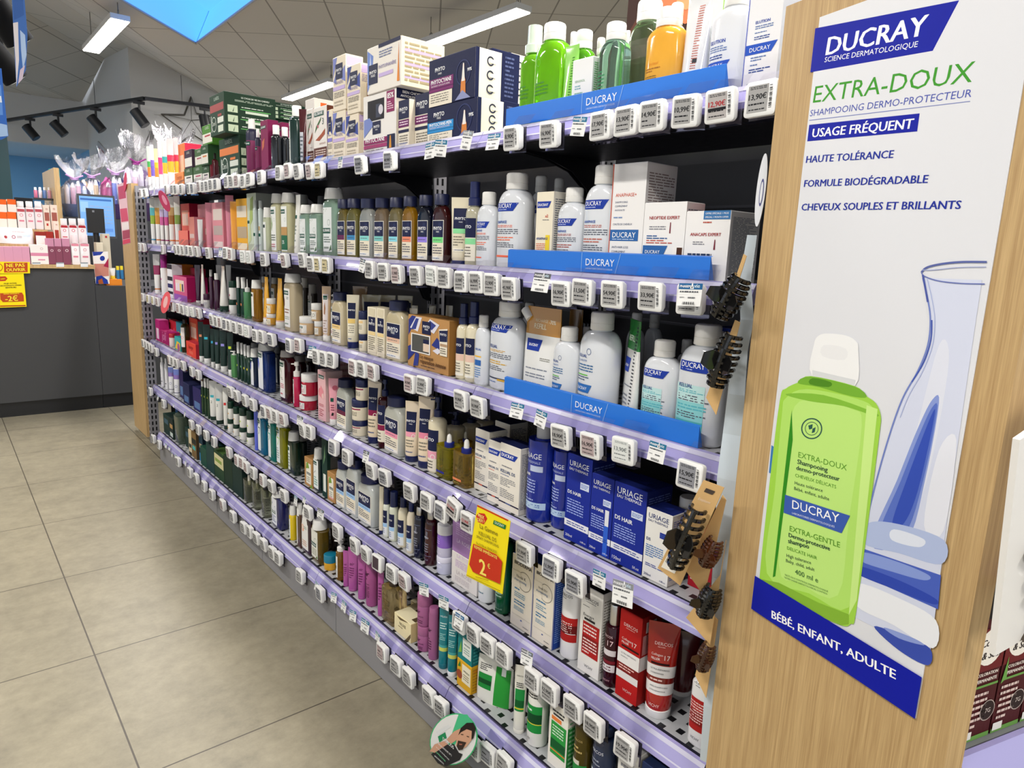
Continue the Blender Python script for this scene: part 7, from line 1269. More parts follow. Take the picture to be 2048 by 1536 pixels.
def clipcard(X, quad, cl, L, Wd, col, label, k='gloss', hole=True):
    P = [atx(x, y, X) for x, y in quad]; o = P[0]; t = link('hair_clip_card', None, None, tuple(o)); kr = M('d3ac74', 'paper'); mb = MB(); n = len(P)
    mb.add([tuple(p-o) for p in P]+[tuple(p-o+Vector((.0012, 0, 0))) for p in P], [tuple(range(n)), tuple(range(n, 2*n))[::-1]]+[(i, n+i, n+(i+1) % n, (i+1) % n) for i in range(n)], kr)
    if hole:
        u, w = (P[1]-P[0]), (P[3]-P[0]); f = lambda a, b, d=.0008: tuple(u*a+w*b-Vector((d, 0, 0)))
        mb.quad(f(.3,.06), f(.75,.06), f(.7,.1), f(.28,.1), M('4a4038', 'matte')); mb.quad(f(.15,.74), f(.9,.74), f(.9,.97), f(.15,.97), M('efe9dc', 'ink'))
        for i in range(11): mb.quad(f(.22+.055*i,.78,.0012), f(.22+.055*i+.02+.012*(i % 3),.78,.0012), f(.22+.055*i+.02+.012*(i % 3),.9,.0012), f(.22+.055*i,.9,.0012), M('2a2a2c', 'ink'))
        vs, fs, wd = text2d('Estipharm', False, True); mb.add([f(.2+x/wd*.6, .19-y/wd*.15, .001) for x, y in vs], fs, M('f0dcc0', 'ink'))
    mb.build('card', t); c = MB()
    a, b2 = atx(*cl[0], X-.012), atx(*cl[1], X-.012); claw(c, (a+b2)/2-o, L or (a-b2).length, Wd, M(col, k), a-b2, (-1, -.25, 0)); c.build('hair_clip', t)
    thing(t, label, 'hair clip', 'hair clips hanging beside the oak panel')
clipcard(.862, [(1407,960),(1448,975),(1360,1171),(1315,1136)], ((1396,1018),(1352,1128)), 0, .034, '101012', 'black claw clip on kraft card with barcode, frontmost')
clipcard(.895, [(1487,508),(1493,512),(1452,640),(1444,634)], ((1482,558),(1440,630)), 0, .036, '0c0c0e', 'black claw clip highest beside the oak panel', hole=False)
clipcard(.895, [(1470,640),(1480,645),(1432,830),(1412,795)], ((1466,672),(1432,768)), 0, .034, '0c0c0e', 'black claw clip hanging below the highest one', hole=False)
clipcard(.885, [(1445,990),(1452,1000),(1408,1192),(1372,1142)], ((1432,1080),(1412,1126)), 0, .028, '4a2410', 'brown tortoiseshell claw clip behind the barcode card', hole=False)
clipcard(.89, [(1440,1150),(1452,1080),(1420,1290),(1372,1235)], ((1428,1176),(1408,1226)), 0, .030, '0c0c0e', 'black claw clip below the barcode card', hole=False)
clipcard(.9, [(1425,1230),(1436,1240),(1412,1396),(1390,1350)], ((1420,1290),(1404,1335)), 0, .024, '3c1e10', 'brown claw clip hanging lowest of all', hole=False)
rb = MB(); pth = [(1502,470),(1488,560),(1492,640),(1478,700),(1470,790),(1462,870),(1452,960),(1448,1060),(1440,1180),(1432,1300),(1424,1420),(1416,1530)]; P = [atx(x, y, .912+.004*(i % 2)) for i, (x, y) in enumerate(pth)]
for j, (a, b2) in enumerate(zip(P, P[1:])):
    k, k2 = [.006+.010*min(1, q_/6) for q_ in (j, j+1)]; rb.quad((a.x, a.y+k, a.z), (a.x+.006, a.y-k, a.z), (b2.x+.006, b2.y-k2, b2.z), (b2.x, b2.y+k2, b2.z), M('cfdbe4', 'gloss'))
thing(rb.build('hanging_clip_strip', None, (0, 0, 0)), 'pale plastic strip holding the hair clip cards', 'hanging strip')
s = Flat((.902, .58), (0, -1)); s.card(ell(1522, 380, 9, 74, 7), 'dfe1e6', 'plastic').poly(ell(1523, 385, 4, 28, 7), '56588a').poly(ell(1523, 385, 2.6, 22, 7), 'dfe1e6'); s.done('oval_header_card', 'narrow pale oval card at top left of oak panel', 'card sign')
# ------------------------------------------------------------------ counter at the back left
CY = 5.53
def cl(kind, dsc, cat, grp, xl, xr, yt, yb, off, o, d=.07, zb=None, s=5.12, x0=0, y0=340, rz=0, name=None):
    xl, xr, yt, yb = x0+xl/s, x0+xr/s, y0+yt/s, y0+yb/s; Y = CY+off; a = aty(xl, (yt+yb)/2, Y); b = aty(xr, (yt+yb)/2, Y); w = b.x-a.x; z0 = zb if zb is not None else aty((xl+xr)/2, yb, Y).z; zt = aty((xl+xr)/2, yt, Y).z
    if name: o = dict(o, name=name)
    dd = d if kind in ('box', 'pouch') else w*(.62 if o.get('e', 2) > 2.3 else 1)
    ob = assemble(kind, w, zt-z0, dd, o, ((a.x+b.x)/2, Y+dd/2, z0+.0005), rz, True); pend(ob, dsc, cat, grp, xl); return zt
ct = link('sales_counter', None, None, (0, CY, 0)); ZC, ZR = 1.015, .872; GR = M('3b3c3e', 'satin')
MB().box(-3, .855, .012, .47, .1, ZC-.025, GR).build('body', ct); lc = link('low_counter', None, None, (0, CY, 0)); MB().box(.857, 2.4, .012, .47, .1, ZR, GR).build('body', lc); MB().box(.857, 2.4, .03, .46, 0, .1, M('17181b')).build('plinth', lc); thing(lc, 'lower dark counter section below the till monitor', 'counter')
bt = link('back_counter', None, None, (0, CY, 0)); MB().box(-1, 2.4, .475, .85, .0, ZR, GR).build('body', bt); thing(bt, 'dark low cabinet carrying the till behind the sales counter', 'cabinet')
MB().box(-3, .855, .03, .46, 0, .1, M('17181b')).build('plinth', ct); MB().box(-3, .862, -.012, .468, ZC-.025, ZC, OAK).build('top', ct)
zm = aty(60, 340+762/5.12, CY+.14).z; zk = aty(60, 340+605/5.12, CY+.3).z
MB().box(-1.2, .62, .135, .265, ZC, zm, OAK).build('riser', ct); MB().box(-1.2, .64, .29, .45, ZC, zk, OAK).build('riser', ct)
thing(ct, 'dark grey sales counter with oak top in the back left', 'counter')
grp = 'care products on the counter'; CT = 'counter'
hb = lambda c, o='d88a9a': dict(c='eee9e8', sc='e0d8d8', tc=c, lab=[('r',-1,1,.72,.84,c),('o',0,.6,.36,o,.7),('r',-.6,.6,.36,.42,o),('r',-.5,.4,.16,.2,o)])
for xl, xr, ds in ((-8,44,'leftmost cropped'), (45,134,'left'), (135,226,'middle'), (227,304,'right')): cl('box', f'pale pink soap carton, {ds} of the front row on counter', 'box', grp, xl, xr, 785, 935, .012, dict(c='d79bb4', sc='c98aa6', tc='e2b0c4', lab=[('l',-.5,.5,.3,.6,2,'f0d8e2')]), .08, ZC)
cl('box', 'white carton with rose band on counter front', 'box', grp, 312, 492, 765, 935, .012, dict(c='efe9e4', sc='e4dcd8', lab=[('r',-1,1,.42,.58,'d88aa6'),('o',.3,.8,.16,'c8a0a8',.7),('r',-.2,.6,.2,.26,'d88aa6')]), .08, ZC)
for i, (xl, xr, nm) in enumerate(((494,568,'left'), (570,640,'middle'), (642,725,'right'))):
    zt = cl('box', f'mauve gift carton with heart mark, {nm} one on counter', 'box', grp, xl, xr, 785, 935, .012, dict(c='83455a', sc='74394e', lab=[('o',.1,.78,.4,'e8ccd2',.66),('l',-.5,.5,.15,.5,4,'d8b0bc')]), .08, ZC)
    cl('box', f'small lilac carton stacked on {nm} mauve carton', 'box', grp, xl+(-22 if i < 2 else -8), xr-12, 702, 785, .02, dict(c='c78aa4', sc='b87a96', tc='d49ab2', lab=[('l',-.5,.5,.3,.6,2,'e0b8c8')]), .06, zt)
for xl, xr, nm in ((726,814,'left'), (818,918,'right')): cl('bot', f'white and pink foam bottle on counter front, {nm} one', 'bottle', grp, xl, xr, 662, 935, .012, dict(c='efe8e8', e=4, sh=.7, ch=.28, cw=.8, nk=.8, cap='e9d8da', ct='cyl', lab=[('r',-1,1,.62,.7,'dc8a9c'),('o',0,.5,.36,'d88a9a',.7),('r',-.6,.6,.24,.3,'dc8a9c')]), zb=ZC)
for xl, xr, nm in ((620,705,'left'), (706,798,'middle'), (800,888,'right')): cl('bot', f'white and crimson foam bottle on the riser, {nm} one', 'bottle', grp, xl, xr, 498, 762, .145, dict(c='efe8e8', e=4, sh=.7, ch=.22, cw=.8, nk=.8, cap='e9e0e0', ct='cyl', lab=[('r',-1,1,.66,.75,'a8242e'),('o',0,.56,.4,'c84a5a',.7),('r',-.6,.6,.3,.34,'c8606a')]), zb=zm)
cl('box', 'slim beige and brick carton on the riser', 'box', grp, 552, 608, 528, 762, .145, dict(c='ead9c8', sc='d8c4b4', lab=[('o',.2,.86,.3,'a8544a',.6),('r',-.6,.8,.2,.64,'a0392e')]), .05, zm)
cl('box', 'dark red and white carton on riser, left one', 'box', grp, 368, 470, 632, 762, .145, dict(c='f0e8e4', sc='8a2420', tc='9a2a22', lab=[('r',-1,1,.7,1,'8f2a20'),('l',-.6,.6,.2,.55,3,'5a4a48')]), .08, zm)
cl('box', 'dark red and white carton on riser, right one', 'box', grp, 472, 548, 632, 762, .145, dict(c='f0e8e4', sc='8a2420', tc='9a2a22', lab=[('r',-1,1,.5,1,'9a2a20'),('l',-.6,.6,.2,.4,2,'5a4a48')]), .08, zm)
cl('pouch', 'white padded cosmetic bag lying on the riser', 'bag', grp, -20, 350, 590, 762, .14, dict(c='ece6e6', lab=[('o',-.16,.42,.12,'a86a78',.6),('o',-.65,.4,.1,'a83a3e'),('l',.05,.35,.36,.5,2,'8a7a80'),('r',.4,.9,.45,.6,'c8d4e4'),('l',-.2,.6,.72,.76,1,'c86a6a')]), .1, zm, name='cosmetic_bag')
for xl, xr, nm in ((-10,72,'left'), (76,170,'right')): 
    zt = cl('box', f'orange and white carton, lower {nm} of back row', 'box', grp, xl, xr, 432, 600, .3, dict(c='f0e6dc', sc='e4d4c4', lab=[('r',-1,1,.58,1,'f0641e'),('l',-.6,.6,.14,.4,2,'e8966a')]), .08, zk); cl('box', f'orange and white carton, upper {nm} of back row', 'box', grp, xl, xr-4, 302, 432, .3, dict(c='f0e6dc', sc='e4d4c4', lab=[('r',-1,1,.6,1,'f0641e'),('l',-.6,.6,.14,.4,2,'e8966a')]), .08, zt)
for xl, xr, nm in ((174,262,'left'), (266,352,'middle'), (356,442,'right')): cl('bot', f'white and rose foam bottle in back row, {nm} one', 'bottle', grp, xl, xr, 322, 602, .3, dict(c='efe8e8', e=4, sh=.76, ch=.2, cw=.8, nk=.8, cap='ece6e6', ct='cyl', lab=[('r',-1,1,.62,.72,'b8505a'),('o',0,.5,.44,'d8808c',.7),('r',-.6,.6,.26,.32,'dc8a9c')]), zb=zk)
for xl, xr, nm in ((448,512,'left'), (520,592,'right')): cl('box', f'slim cream and brick carton in back row, {nm} one', 'box', grp, xl, xr, 360, 605, .3, dict(c='ead9c8', sc='d8c4b4', lab=[('o',.1,.84,.3,'a8544a',.6),('r',-.7,.8,.36,.7,'a05a4e'),('r',-.3,.3,.16,.26,'b8302a')]), .05, zk)
# signs on the counter front
q = lambda x, y: (x/5.12, 340+y/5.12)
s = Flat((0, CY-.013), (1, 0)); s.card([q(-60,938), q(305,942), q(308,1058), q(-60,1062)], 'f5dd14').poly([q(40,950), q(282,948), q(284,1046), q(42,1050)], 'b8481c').txt('NE PAS', q(66,995), q(255,990), 'f8e23a', 'b').txt('OUVRIR', q(66,1040), q(262,1034), 'f8e23a', 'b').poly(ell(*q(-12,998), 8, 8), 'b8481c').poly(ell(*q(-12,998), 6.5, 6.5), 'f5dd14')
s.done('counter_sign', 'yellow sign reading NE PAS OUVRIR on counter front', 'sign')
s = Flat((0, CY-.014), (1, 0)); s.card([q(-60,1068), q(242,1062), q(272,1400), q(-60,1412)], 'f5dd14').poly([q(-60,1095), q(55,1088), q(78,1112), q(55,1136), q(-60,1142)], 'b8381c').txt('PRIX DÉFI', q(-45,1128), q(52,1120), 'f5dd14', 'b').txt('MUJEI INTIME', q(40,1170), q(172,1165), '3a3414', 'b').txt('DÉODORANTS DIVERS', q(0,1192), q(222,1185), '3a3414', 'b').txt('SENTEURS', q(56,1212), q(168,1208), '3a3414', 'b')
s.poly([q(0,1262), q(225,1255), q(242,1285), q(245,1345), q(30,1352), q(5,1325)], 'b8481c').txt('REMISE IMMÉDIATE', q(38,1275), q(198,1270), 'f5dd14', 'b').txt('-2€', q(55,1345), q(188,1338), 'f8e23a', 'b').poly([q(0,1388), q(262,1382), q(262,1392), q(0,1398)], 'a8381c')
s.done('counter_sign', 'yellow offer sign reading -2€ on counter front', 'sign')
for xl, xr, nm in ((330,415,'left'), (575,655,'middle'), (825,900,'right')):
    s = Flat((0, CY-.0135), (1, 0)); s.card([q(xl,946), q(xr,946), q(xr+2,992 if xl > 400 else 968), q(xl+2,992 if xl > 400 else 968)], 'e6e8ea').poly([q(xl,946), q(xr,946), q(xr,958), q(xl,958)], '8a949a'); s.done('paper_price_label', f'small white label on counter edge, {nm} one', 'paper label', 'labels on the counter edge')
# leaflet display on the low counter
s = Flat((0, CY+.06), (1, 0)); s.card([q(945,838), q(1105,835), q(1122,1165), q(980,1168)], 'efeae6', th=.004).poly([q(945,838), q(1060,836), q(1030,870), q(955,880)], '2a3f9a').poly(ell(*q(1048,905), 5, 5), '1f3a9a').poly([q(962,960), q(1110,960), q(1115,1085), q(975,1095)], 'c98474').poly([q(985,1090), q(1040,1080), q(1100,1125), q(1110,1165), q(982,1166)], '1f3a9a').poly([q(1060,985), q(1110,900), q(1112,1000)], 'a8244a').poly([q(1005,1130), q(1045,1110), q(1060,1165), q(1010,1166)], 'b05a2a')
s.done('display_card', 'white, pink and navy display card on the low counter', 'display card')
cl('box', 'orange display tray on the low counter', 'tray', None, 1088, 1250, 1120, 1168, .07, dict(c='e8892a', sc='d87a1e', tc='d87a1e'), .12, ZR, name='display_tray')
zt = aty(228, 340+1120/5.12, CY+.07).z
cl('tube', 'white and yellow tube on the orange tray', 'tube', None, 1132, 1182, 1005, 1120, .1, dict(c='eceae0', cap='e8c82a', ch=.3), zb=zt)
cl('bot', 'blue stick with yellow cap on tray, left one', 'lip stick', None, 1192, 1228, 985, 1120, .1, dict(c='2f7ab0', e=2, sh=.7, ch=.3, cw=.9, nk=.85, cap='e8d020', ct='cyl'), zb=zt, name='lip_stick')
cl('bot', 'blue stick with yellow cap on tray, right one', 'lip stick', None, 1233, 1268, 985, 1120, .1, dict(c='2f7ab0', e=2, sh=.7, ch=.3, cw=.9, nk=.85, cap='e8d020', ct='cyl'), zb=zt, name='lip_stick')
# till: monitor and card terminal
a, b = aty(160, 470, 6.12), aty(234, 470, 6.12); zt, zb = aty(198, 390, 6.12).z, aty(198, 476, 6.12).z; w = b.x-a.x; cx = (a.x+b.x)/2
mo = link('till_monitor', None, None, (cx, 6.12, ZR)); MB().box(-w/2, w/2, 0, .03, zb-ZR, zt-ZR, M('4a4b4d', 'satin')).build('bezel', mo)
sb = MB(); S = lambda u, v, l: (u*w*.45, -l-.0005, zb-ZR+.015+v*(zt-zb-.03)); prints(sb, [('r',-1,1,0,1,'6fa2e0','emit'),('r',-.95,.9,.9,.95,'2f5fa0','emit'),('r',-.95,-.5,.6,.86,'8ab4ea','emit'),('l',-.4,.9,.3,.8,6,'9cc0ee'),('r',-.95,.9,.12,.2,'5a8ad0','emit')], S, w/(zt-zb), True, 1, 1); sb.build('screen', mo)
st = MB(); st.box(-.03, .03, .03, .06, .02, zb-ZR+.1, M('2a2b2d')); st.box(-.1, .1, -.02, .14, 0, .02, M('2a2b2d')); st.build('stand', mo); thing(mo, 'till monitor with blue screen on the low counter', 'monitor')
for k in ('6fa2e0', '2f5fa0', '8ab4ea', '5a8ad0'): _M[(k, 'emit')].node_tree.nodes['Principled BSDF'].inputs['Emission Strength'].default_value = .42
a, b = aty(174, 440, 5.92), aty(209, 440, 5.92); zt, zb = aty(192, 417, 5.92).z, aty(192, 466, 5.92).z; w = b.x-a.x
te = link('customer_display', None, None, ((a.x+b.x)/2, 5.92, ZR)); MB().box(-w/2, w/2, 0, .025, zb-ZR, zt-ZR, M('141416', 'satin')).build('case', te); d_ = MB(); prints(d_, [('r',-.35,-.1,.84,.92,'8a8c90')], lambda u, v, l: (u*w/2, -l, zb-ZR+v*(zt-zb)), w/(zt-zb)); d_.build('badge', te)
st = MB(); st.bar((0, .035, 0), (0, .035, zb-ZR+.1), .02, M('141416'), 12); st.box(-.05, .05, -.02, .06, 0, .015, M('141416')); st.build('stand', te); thing(te, 'black display back standing before the blue screen', 'display')
cl('box', 'beige leaflet box beside the till', 'box', None, 1000, 1068, 745, 1160, .16, dict(c='d8cfb8', sc='c4bca8', lab=[('l',-.6,.6,.3,.8,4,'8a8474')]), .1, ZR); cl('box', 'tall beige leaflet box beside the till', 'box', None, 1066, 1138, 655, 1160, .2, dict(c='cfc6b0', sc='bcb4a0', lab=[('r',-.3,.3,.92,.96,'b02a2a'),('l',-.6,.6,.3,.8,4,'8a8474')]), .1, ZR)
cl('box', 'dark tablet behind the orange cartons', 'tablet', None, 150, 340, 285, 420, .39, dict(c='17191c', sc='17191c'), .02, zk, name='tablet')
# ------------------------------------------------------------------ back shelf with gift baskets
cb = link('back_cabinet', None, None, (0, 6.82, 0)); zt = 1.36
MB().box(.84, 2.2, 0, .9, 0, zt, M('2e2f32', 'satin')).build('carcass', cb); a = aty(120, 400, 6.75); 
so = MB().box(.80, .836, -.2, .5, 0, aty(121, 338, 6.7).z, OAK).build('oak_divider', None, (0, 6.82, 0)); thing(so, 'oak board standing left of the gift baskets', 'board'); thing(cb, 'dark back cabinet behind the till', 'cabinet')
for i, (yy, nm) in enumerate(((432, 'top'), (365, 'middle'))):
    pass
def basket(x, y, yt, w, Y, c1, c2, label, bow='c8a0d8', z0=1.36):
    p = aty(x, y, Y); t = link('gift_basket', None, None, (p.x, Y, z0)); zt_ = aty(x, yt, Y).z; h = max(.18, zt_-z0); rr = random.Random(int(x*3)); r = w/2
    b = MB(); loft(b, [(.002, r*.62, r*.5, 3, M(c1)), (h*.2, r*.8, r*.62, 3, M(c1)), (h*.2+.01, r*.82, r*.64, 3, M(c1))], 18); b.build('basket', t)
    for k in range(4):
        g_ = MB(); cc = rr.choice([c2, 'e8e4ec', '6a7ac8', 'd8b0c8', 'c8d8e8']); gx = (k-1.5)*r*.34; hh = h*rr.uniform(.3, .42); loft(g_, [(h*.2, r*.14, r*.14, 2, M(cc)), (h*.2+hh*.8, r*.14, r*.14, 2, M(cc)), (h*.2+hh, r*.06, r*.06, 2, M('f0eeec'))], 10)
        g_.v = [(vx+gx, vy-r*.3, vz) for vx, vy, vz in g_.v]; g_.build('gift_bottle', t)
    tp = MB(); n = 18
    for s_ in range(3):
        cc = [c2, 'eceaf2', c1][s_]; vs = [((r*.36*q_*(1+.5*(rr.random()-.5)))*math.cos(2*math.pi*i/n)+(s_-1)*r*.42, (r*.36*q_*(1+.5*(rr.random()-.5)))*math.sin(2*math.pi*i/n)+r*.2, h*v+h*.05*rr.random()) for v, q_ in ((.2, .8), (.34, 1.1), (.46, .9), (.56, .35)) for i in range(n)]
        tp.add(vs, [(j*n+i, j*n+(i+1) % n, (j+1)*n+(i+1) % n, (j+1)*n+i) for j in range(3) for i in range(n)]+[tuple(range(3*n, 4*n))], M(cc, 'paper'))
    tp.build('tissue_paper', t, sharp=10)
    f = MB(); fm = M('f4f4fa', 'film'); n = 26; rows = [(0, .72), (.1, .98), (.28, 1.05), (.45, .9), (.6, .42), (.66, .2), (.72, .34), (.84, .72), (1.0, .98)]; vs = []
    for v, q_ in rows:
        for i in range(n):
            a_ = 2*math.pi*i/n; k = 1+(.16 if v < .6 else .4)*(rr.random()-.5); vs.append((r*q_*k*math.cos(a_), r*.8*q_*k*math.sin(a_), h*v+(rr.random()-.5)*h*(.05 if v < .9 else .16)*(v > 0)))
    f.add(vs, [(j*n+i, j*n+(i+1) % n, (j+1)*n+(i+1) % n, (j+1)*n+i) for j in range(len(rows)-1) for i in range(n)], fm); f.build('cellophane', t, sharp=12)
    w_ = MB(); w_.bar((0, -.0, h*.64), (0, 0, h*.68), r*.24, M(bow), 12)
    for sg in (-1, 1): w_.bar((0, -r*.2, h*.66), (sg*r*.5, -r*.26, h*.7+.01), r*.05, M(bow), 6)
    w_.build('ribbon', t); thing(t, label, 'gift basket', 'cellophane gift baskets')
basket(151, 395, 318, .25, 6.98, '6a84b8', 'b8c8e0', 'blue wrapped gift basket farthest left on cabinet', z0=1.362)
basket(186, 395, 310, .27, 7.30, '3a4a9a', 'e0c8a8', 'gift basket with navy base in middle of cabinet', z0=1.362)
basket(234, 398, 300, .27, 6.97, '5a3a8a', 'c85a9a', 'purple gift basket right of the middle, on cabinet', z0=1.362)
basket(277, 400, 266, .3, 7.30, '8a6aa0', 'd8d0e0', 'large clear gift basket with purple ribbon', bow='8a2a7a', z0=1.362)
basket(356, 400, 258, .34, 6.99, 'a8a8b0', 'e0d8d0', 'tall gift basket behind the coloured tubes', z0=1.362)
p = aty(225, 340, 7.3)
def simple(kind, name, w, h, d, o, loc, label, cat, group=None):
    ob = assemble(kind, w, h, d, dict(o, name=name), loc, 0, True); thing(ob, label, cat, group); return ob
simple('box', 'gift_box', .26, .34, .08, dict(c='d8b878', sc='c8a868', tc='c8d84a'), (1.36, 7.58, 1.362), 'kraft gift box standing behind the baskets', 'box')
rr = random.Random(5)
for k in range(2):
    z = aty(140, (400, 428)[k], 6.78).z; sh = link('wall_shelf', MB().box(-.0, .17, 0, .14, -.012, 0, M('26282c')).mesh('wall_shelf'), None, (.665, 6.76, z)); thing(sh, ('upper', 'lower')[k]+' small black shelf beside oak side board', 'shelf', 'small shelves beside the oak board')
    for i in range(5):
        simple('bot', 'sample_bottle', .026, .07+.02*rr.random(), .026, dict(c=['c86a8a', 'e0d0d8', '6a8ac8', 'd8a0b8', 'efe8e8'][i], e=2, sh=.7, ch=.25, cw=.7, cap='efeeee'), (.69+i*.031, 6.82, z+.0005), ['raspberry', 'cream', 'blue', 'pink', 'white'][i]+' little bottle on '+('upper', 'lower')[k]+' black shelf', 'bottle', 'little bottles on the black shelves')
# teal poster, wall frame, blue niche strip
s = Flat((.9, 8.0), (1, -.05)); s.card([(97, 337), (119, 338), (127, 449), (102, 451)], '1f8a96', th=.01).poly([(100, 341), (117, 342), (117.5, 346), (101, 345)], 'c83a4a').poly([(101, 352), (119, 353), (120, 361), (102, 360)], 'b84a5a').poly([(102, 366), (120, 367), (121, 373), (103, 372)], 'e8d8dc').poly([(103, 378), (121, 379), (122, 392), (104, 391)], 'd8c0c8').poly([(104, 402), (122, 404), (126, 448), (104, 446)], '2a2430').poly(ell(112, 400, 3.6, 4.2), 'b88470').poly([(108, 410), (122, 408), (122, 425), (106, 424)], 'c89a84')
s.done('wall_poster', 'tall teal advertising poster beside the blue wall', 'poster')
s = Flat((1.735, 9.0), (0, -1)); s.card([(195, 282), (211, 301), (210, 322), (193, 313)], 'bdbec2', th=.02).poly([(198, 292), (208, 304), (207, 316), (196, 309)], 'a06a70'); s.done('framed_notice', 'small framed notice hanging on the white wall', 'frame')
p = aty(12, 400, 9.0); thing(MB().box(-.06, .06, 0, .05, 0, 2.2, M('0f4a52', 'satin')).build('door_post', None, (p.x, 9.0, 0)), 'dark teal door post at the left frame edge', 'post')
# ------------------------------------------------------------------ track lights, star, spots
BLK = M('17181c', 'satin'); ZT = 2.55; T0, T1, T2 = atz(15, 243, ZT), atz(290, 200, ZT), atz(470, 223, ZT); T0 = T1+(T0-T1)*1.04
tr = link('lighting_track', None, None, tuple(T1)); m_ = MB(); 
for a, b in ((T0, T1), (T1, T2)):
    d = (b-a).normalized(); n_ = Vector((-d.y, d.x, 0))*.022; up = Vector((0, 0, .03)); A, B2 = a-T1, b-T1
    vs = [tuple(p+s1*n_+k*up) for p in (A, B2) for s1 in (-1, 1) for k in (0, 1)]; m_.add(vs, [(0, 1, 3, 2), (4, 6, 7, 5), (0, 4, 5, 1), (2, 3, 7, 6), (1, 5, 7, 3), (0, 2, 6, 4)], BLK)
m_.build('rail', tr); w_ = MB(); 
for p in (T0*.3+T1*.7, T1*.6+T2*.4): w_.bar(tuple(p-T1+Vector((0, 0, .03))), tuple(p-T1+Vector((0, 0, .28))), .003, M('6a6a6c', 'metal'), 5)
w_.build('hanging_wire', tr); thing(tr, 'black angled lighting track hanging before the back wall', 'lighting track')
def spot(p, d, label, r=.05, L=.17, group='black track spotlights'):
    t = link('spotlight', None, None, tuple(p)); d = Vector(d).normalized(); mb = MB(); c = Vector((0, 0, -.16)); mb.bar(tuple(c-d*L*.5), tuple(c+d*L*.5), r, BLK, 20); mb.build('lamp_head', t)
    a = MB(); a.bar((0, 0, 0), (0, 0, -.11), .011, BLK, 8); a.box(-.05, .05, -.016, .016, -.03, -.002, BLK); a.build('stem', t)
    e = MB(); e.bar(tuple(c+d*(L*.5-.002)), tuple(c+d*(L*.5+.002)), r*.82, M('e8e4dc', 'emit') if 'hang' in label else M('2a2a2e'), 20); e.build('lens', t); thing(t, label, 'spotlight', group)
for x, y, nm, dd in ((60, 239, 'first black track spotlight from the left', (.5, -.3, -.75)), (116, 231, 'second black track spotlight from the left', (.6, -.2, -.75)), (191, 219, 'third black track spotlight from the left', (.55, -.3, -.8)), (277, 206, 'fourth black track spotlight, near the track corner', (.5, -.35, -.85)), (409, 218, 'fifth black track spotlight, in front of star', (.1, -.2, -.95))):
    a, b = (T0, T1) if x < 289 else (T1, T2); best = min((a+(b-a)*(k/200) for k in range(201)), key=lambda p: abs(proj(p)[0]-x)); spot(best, dd, nm)
st = link('wire_star', None, None, tuple(aty(384, 240, 8.34))); c = aty(384, 240, 8.34); wm = M('6e6c66', 'metal')
SP = [(381.6, 192.7), (392, 226), (444, 236), (405, 252), (420, 290), (385, 268), (352, 290), (363, 258), (322, 228), (368, 229)]
for k, nm in ((8.34, 'front_wire'), (8.38, 'rear_wire')):
    P = [aty(x+(1.2 if k > 8.35 else 0), y+(2 if k > 8.35 else 0), k)-c for x, y in SP]; m_ = MB(); m_.tube([tuple(p) for p in P+P[:1]], .0045, wm, 6); m_.build(nm, st)
m_ = MB()
for x, y in SP[::2]: m_.bar((0, .02, 0), tuple(aty(x, y, 8.36)-c), .003, wm, 5)
m_.build('spokes', st); thing(st, 'large wire star decoration on the white back wall', 'wall decoration')
# hanging spots and leaflets at the upper left edge
BLK = M('0b0b0d', 'matte'); p = aty(4, -50, 3.3); spot(p, (.55, .25, -.8), 'upper black spotlight that hangs in top left corner', .05, .14, 'corner spotlights'); p = aty(-4, 40, 3.6); spot(p, (.6, .2, -.7), 'lower black spotlight that hangs in top left corner', .05, .14, 'corner spotlights')
s = Flat((0, 3.1), (1, .1)); s.card([(22, -40), (46, -40), (55, 70), (52, 140), (33, 174), (30, 120), (27, 60)], '3f6ab0').poly([(26, 46), (36, 44), (38, 120), (33, 172), (31, 120)], 'd8d2d4').poly([(40, 60), (50, 70), (53, 110), (46, 140), (42, 100)], 'a8c0e0').poly([(24, -30), (44, -30), (48, 30), (28, 40)], '2f5aa0').poly([(40, 140), (50, 130), (45, 158), (36, 168)], 'c8b8c8'); s.done('hanging_leaflet', 'curled blue and white leaflet hanging at upper left', 'leaflet', 'hanging leaflets')
s = Flat((0, 3.4), (1, .1)); s.card([(-30, 130), (3, 137), (9, 200), (17, 272), (4, 279), (-30, 285)], '2f62b4').poly([(-30, 165), (2, 170), (6, 230), (-30, 232)], '5a8ad0').poly([(-30, 240), (14, 250), (16, 272), (-30, 276)], '9cb8dc').poly([(-20, 190), (2, 192), (4, 205), (-20, 204)], 'd8e0ee'); s.done('hanging_leaflet', 'blue leaflet hanging lower at the left edge', 'leaflet', 'hanging leaflets')
# poster of a face behind the bottles of the top shelf (plain blurred print)
s = Flat((1.30, 1.0), (0, -1)); s.card([(1252, 60), (1262, -60), (1560, -90), (1560, 170), (1250, 190)], '3a2420', th=.004).poly([(1300, -20), (1345, -50), (1420, -40), (1418, 25), (1370, 48), (1330, 30)], 'e07a52').poly([(1352, -10), (1382, -14), (1396, 6), (1372, 20), (1355, 12)], 'f0a070').poly([(1385, 0), (1560, -60), (1560, 150), (1440, 120), (1410, 60)], 'f0ded4').poly([(1255, 70), (1290, 10), (1310, 60), (1280, 130), (1255, 150)], '5a3226')
s.done('header_poster', 'brown and peach poster behind the clear bottles', 'poster')
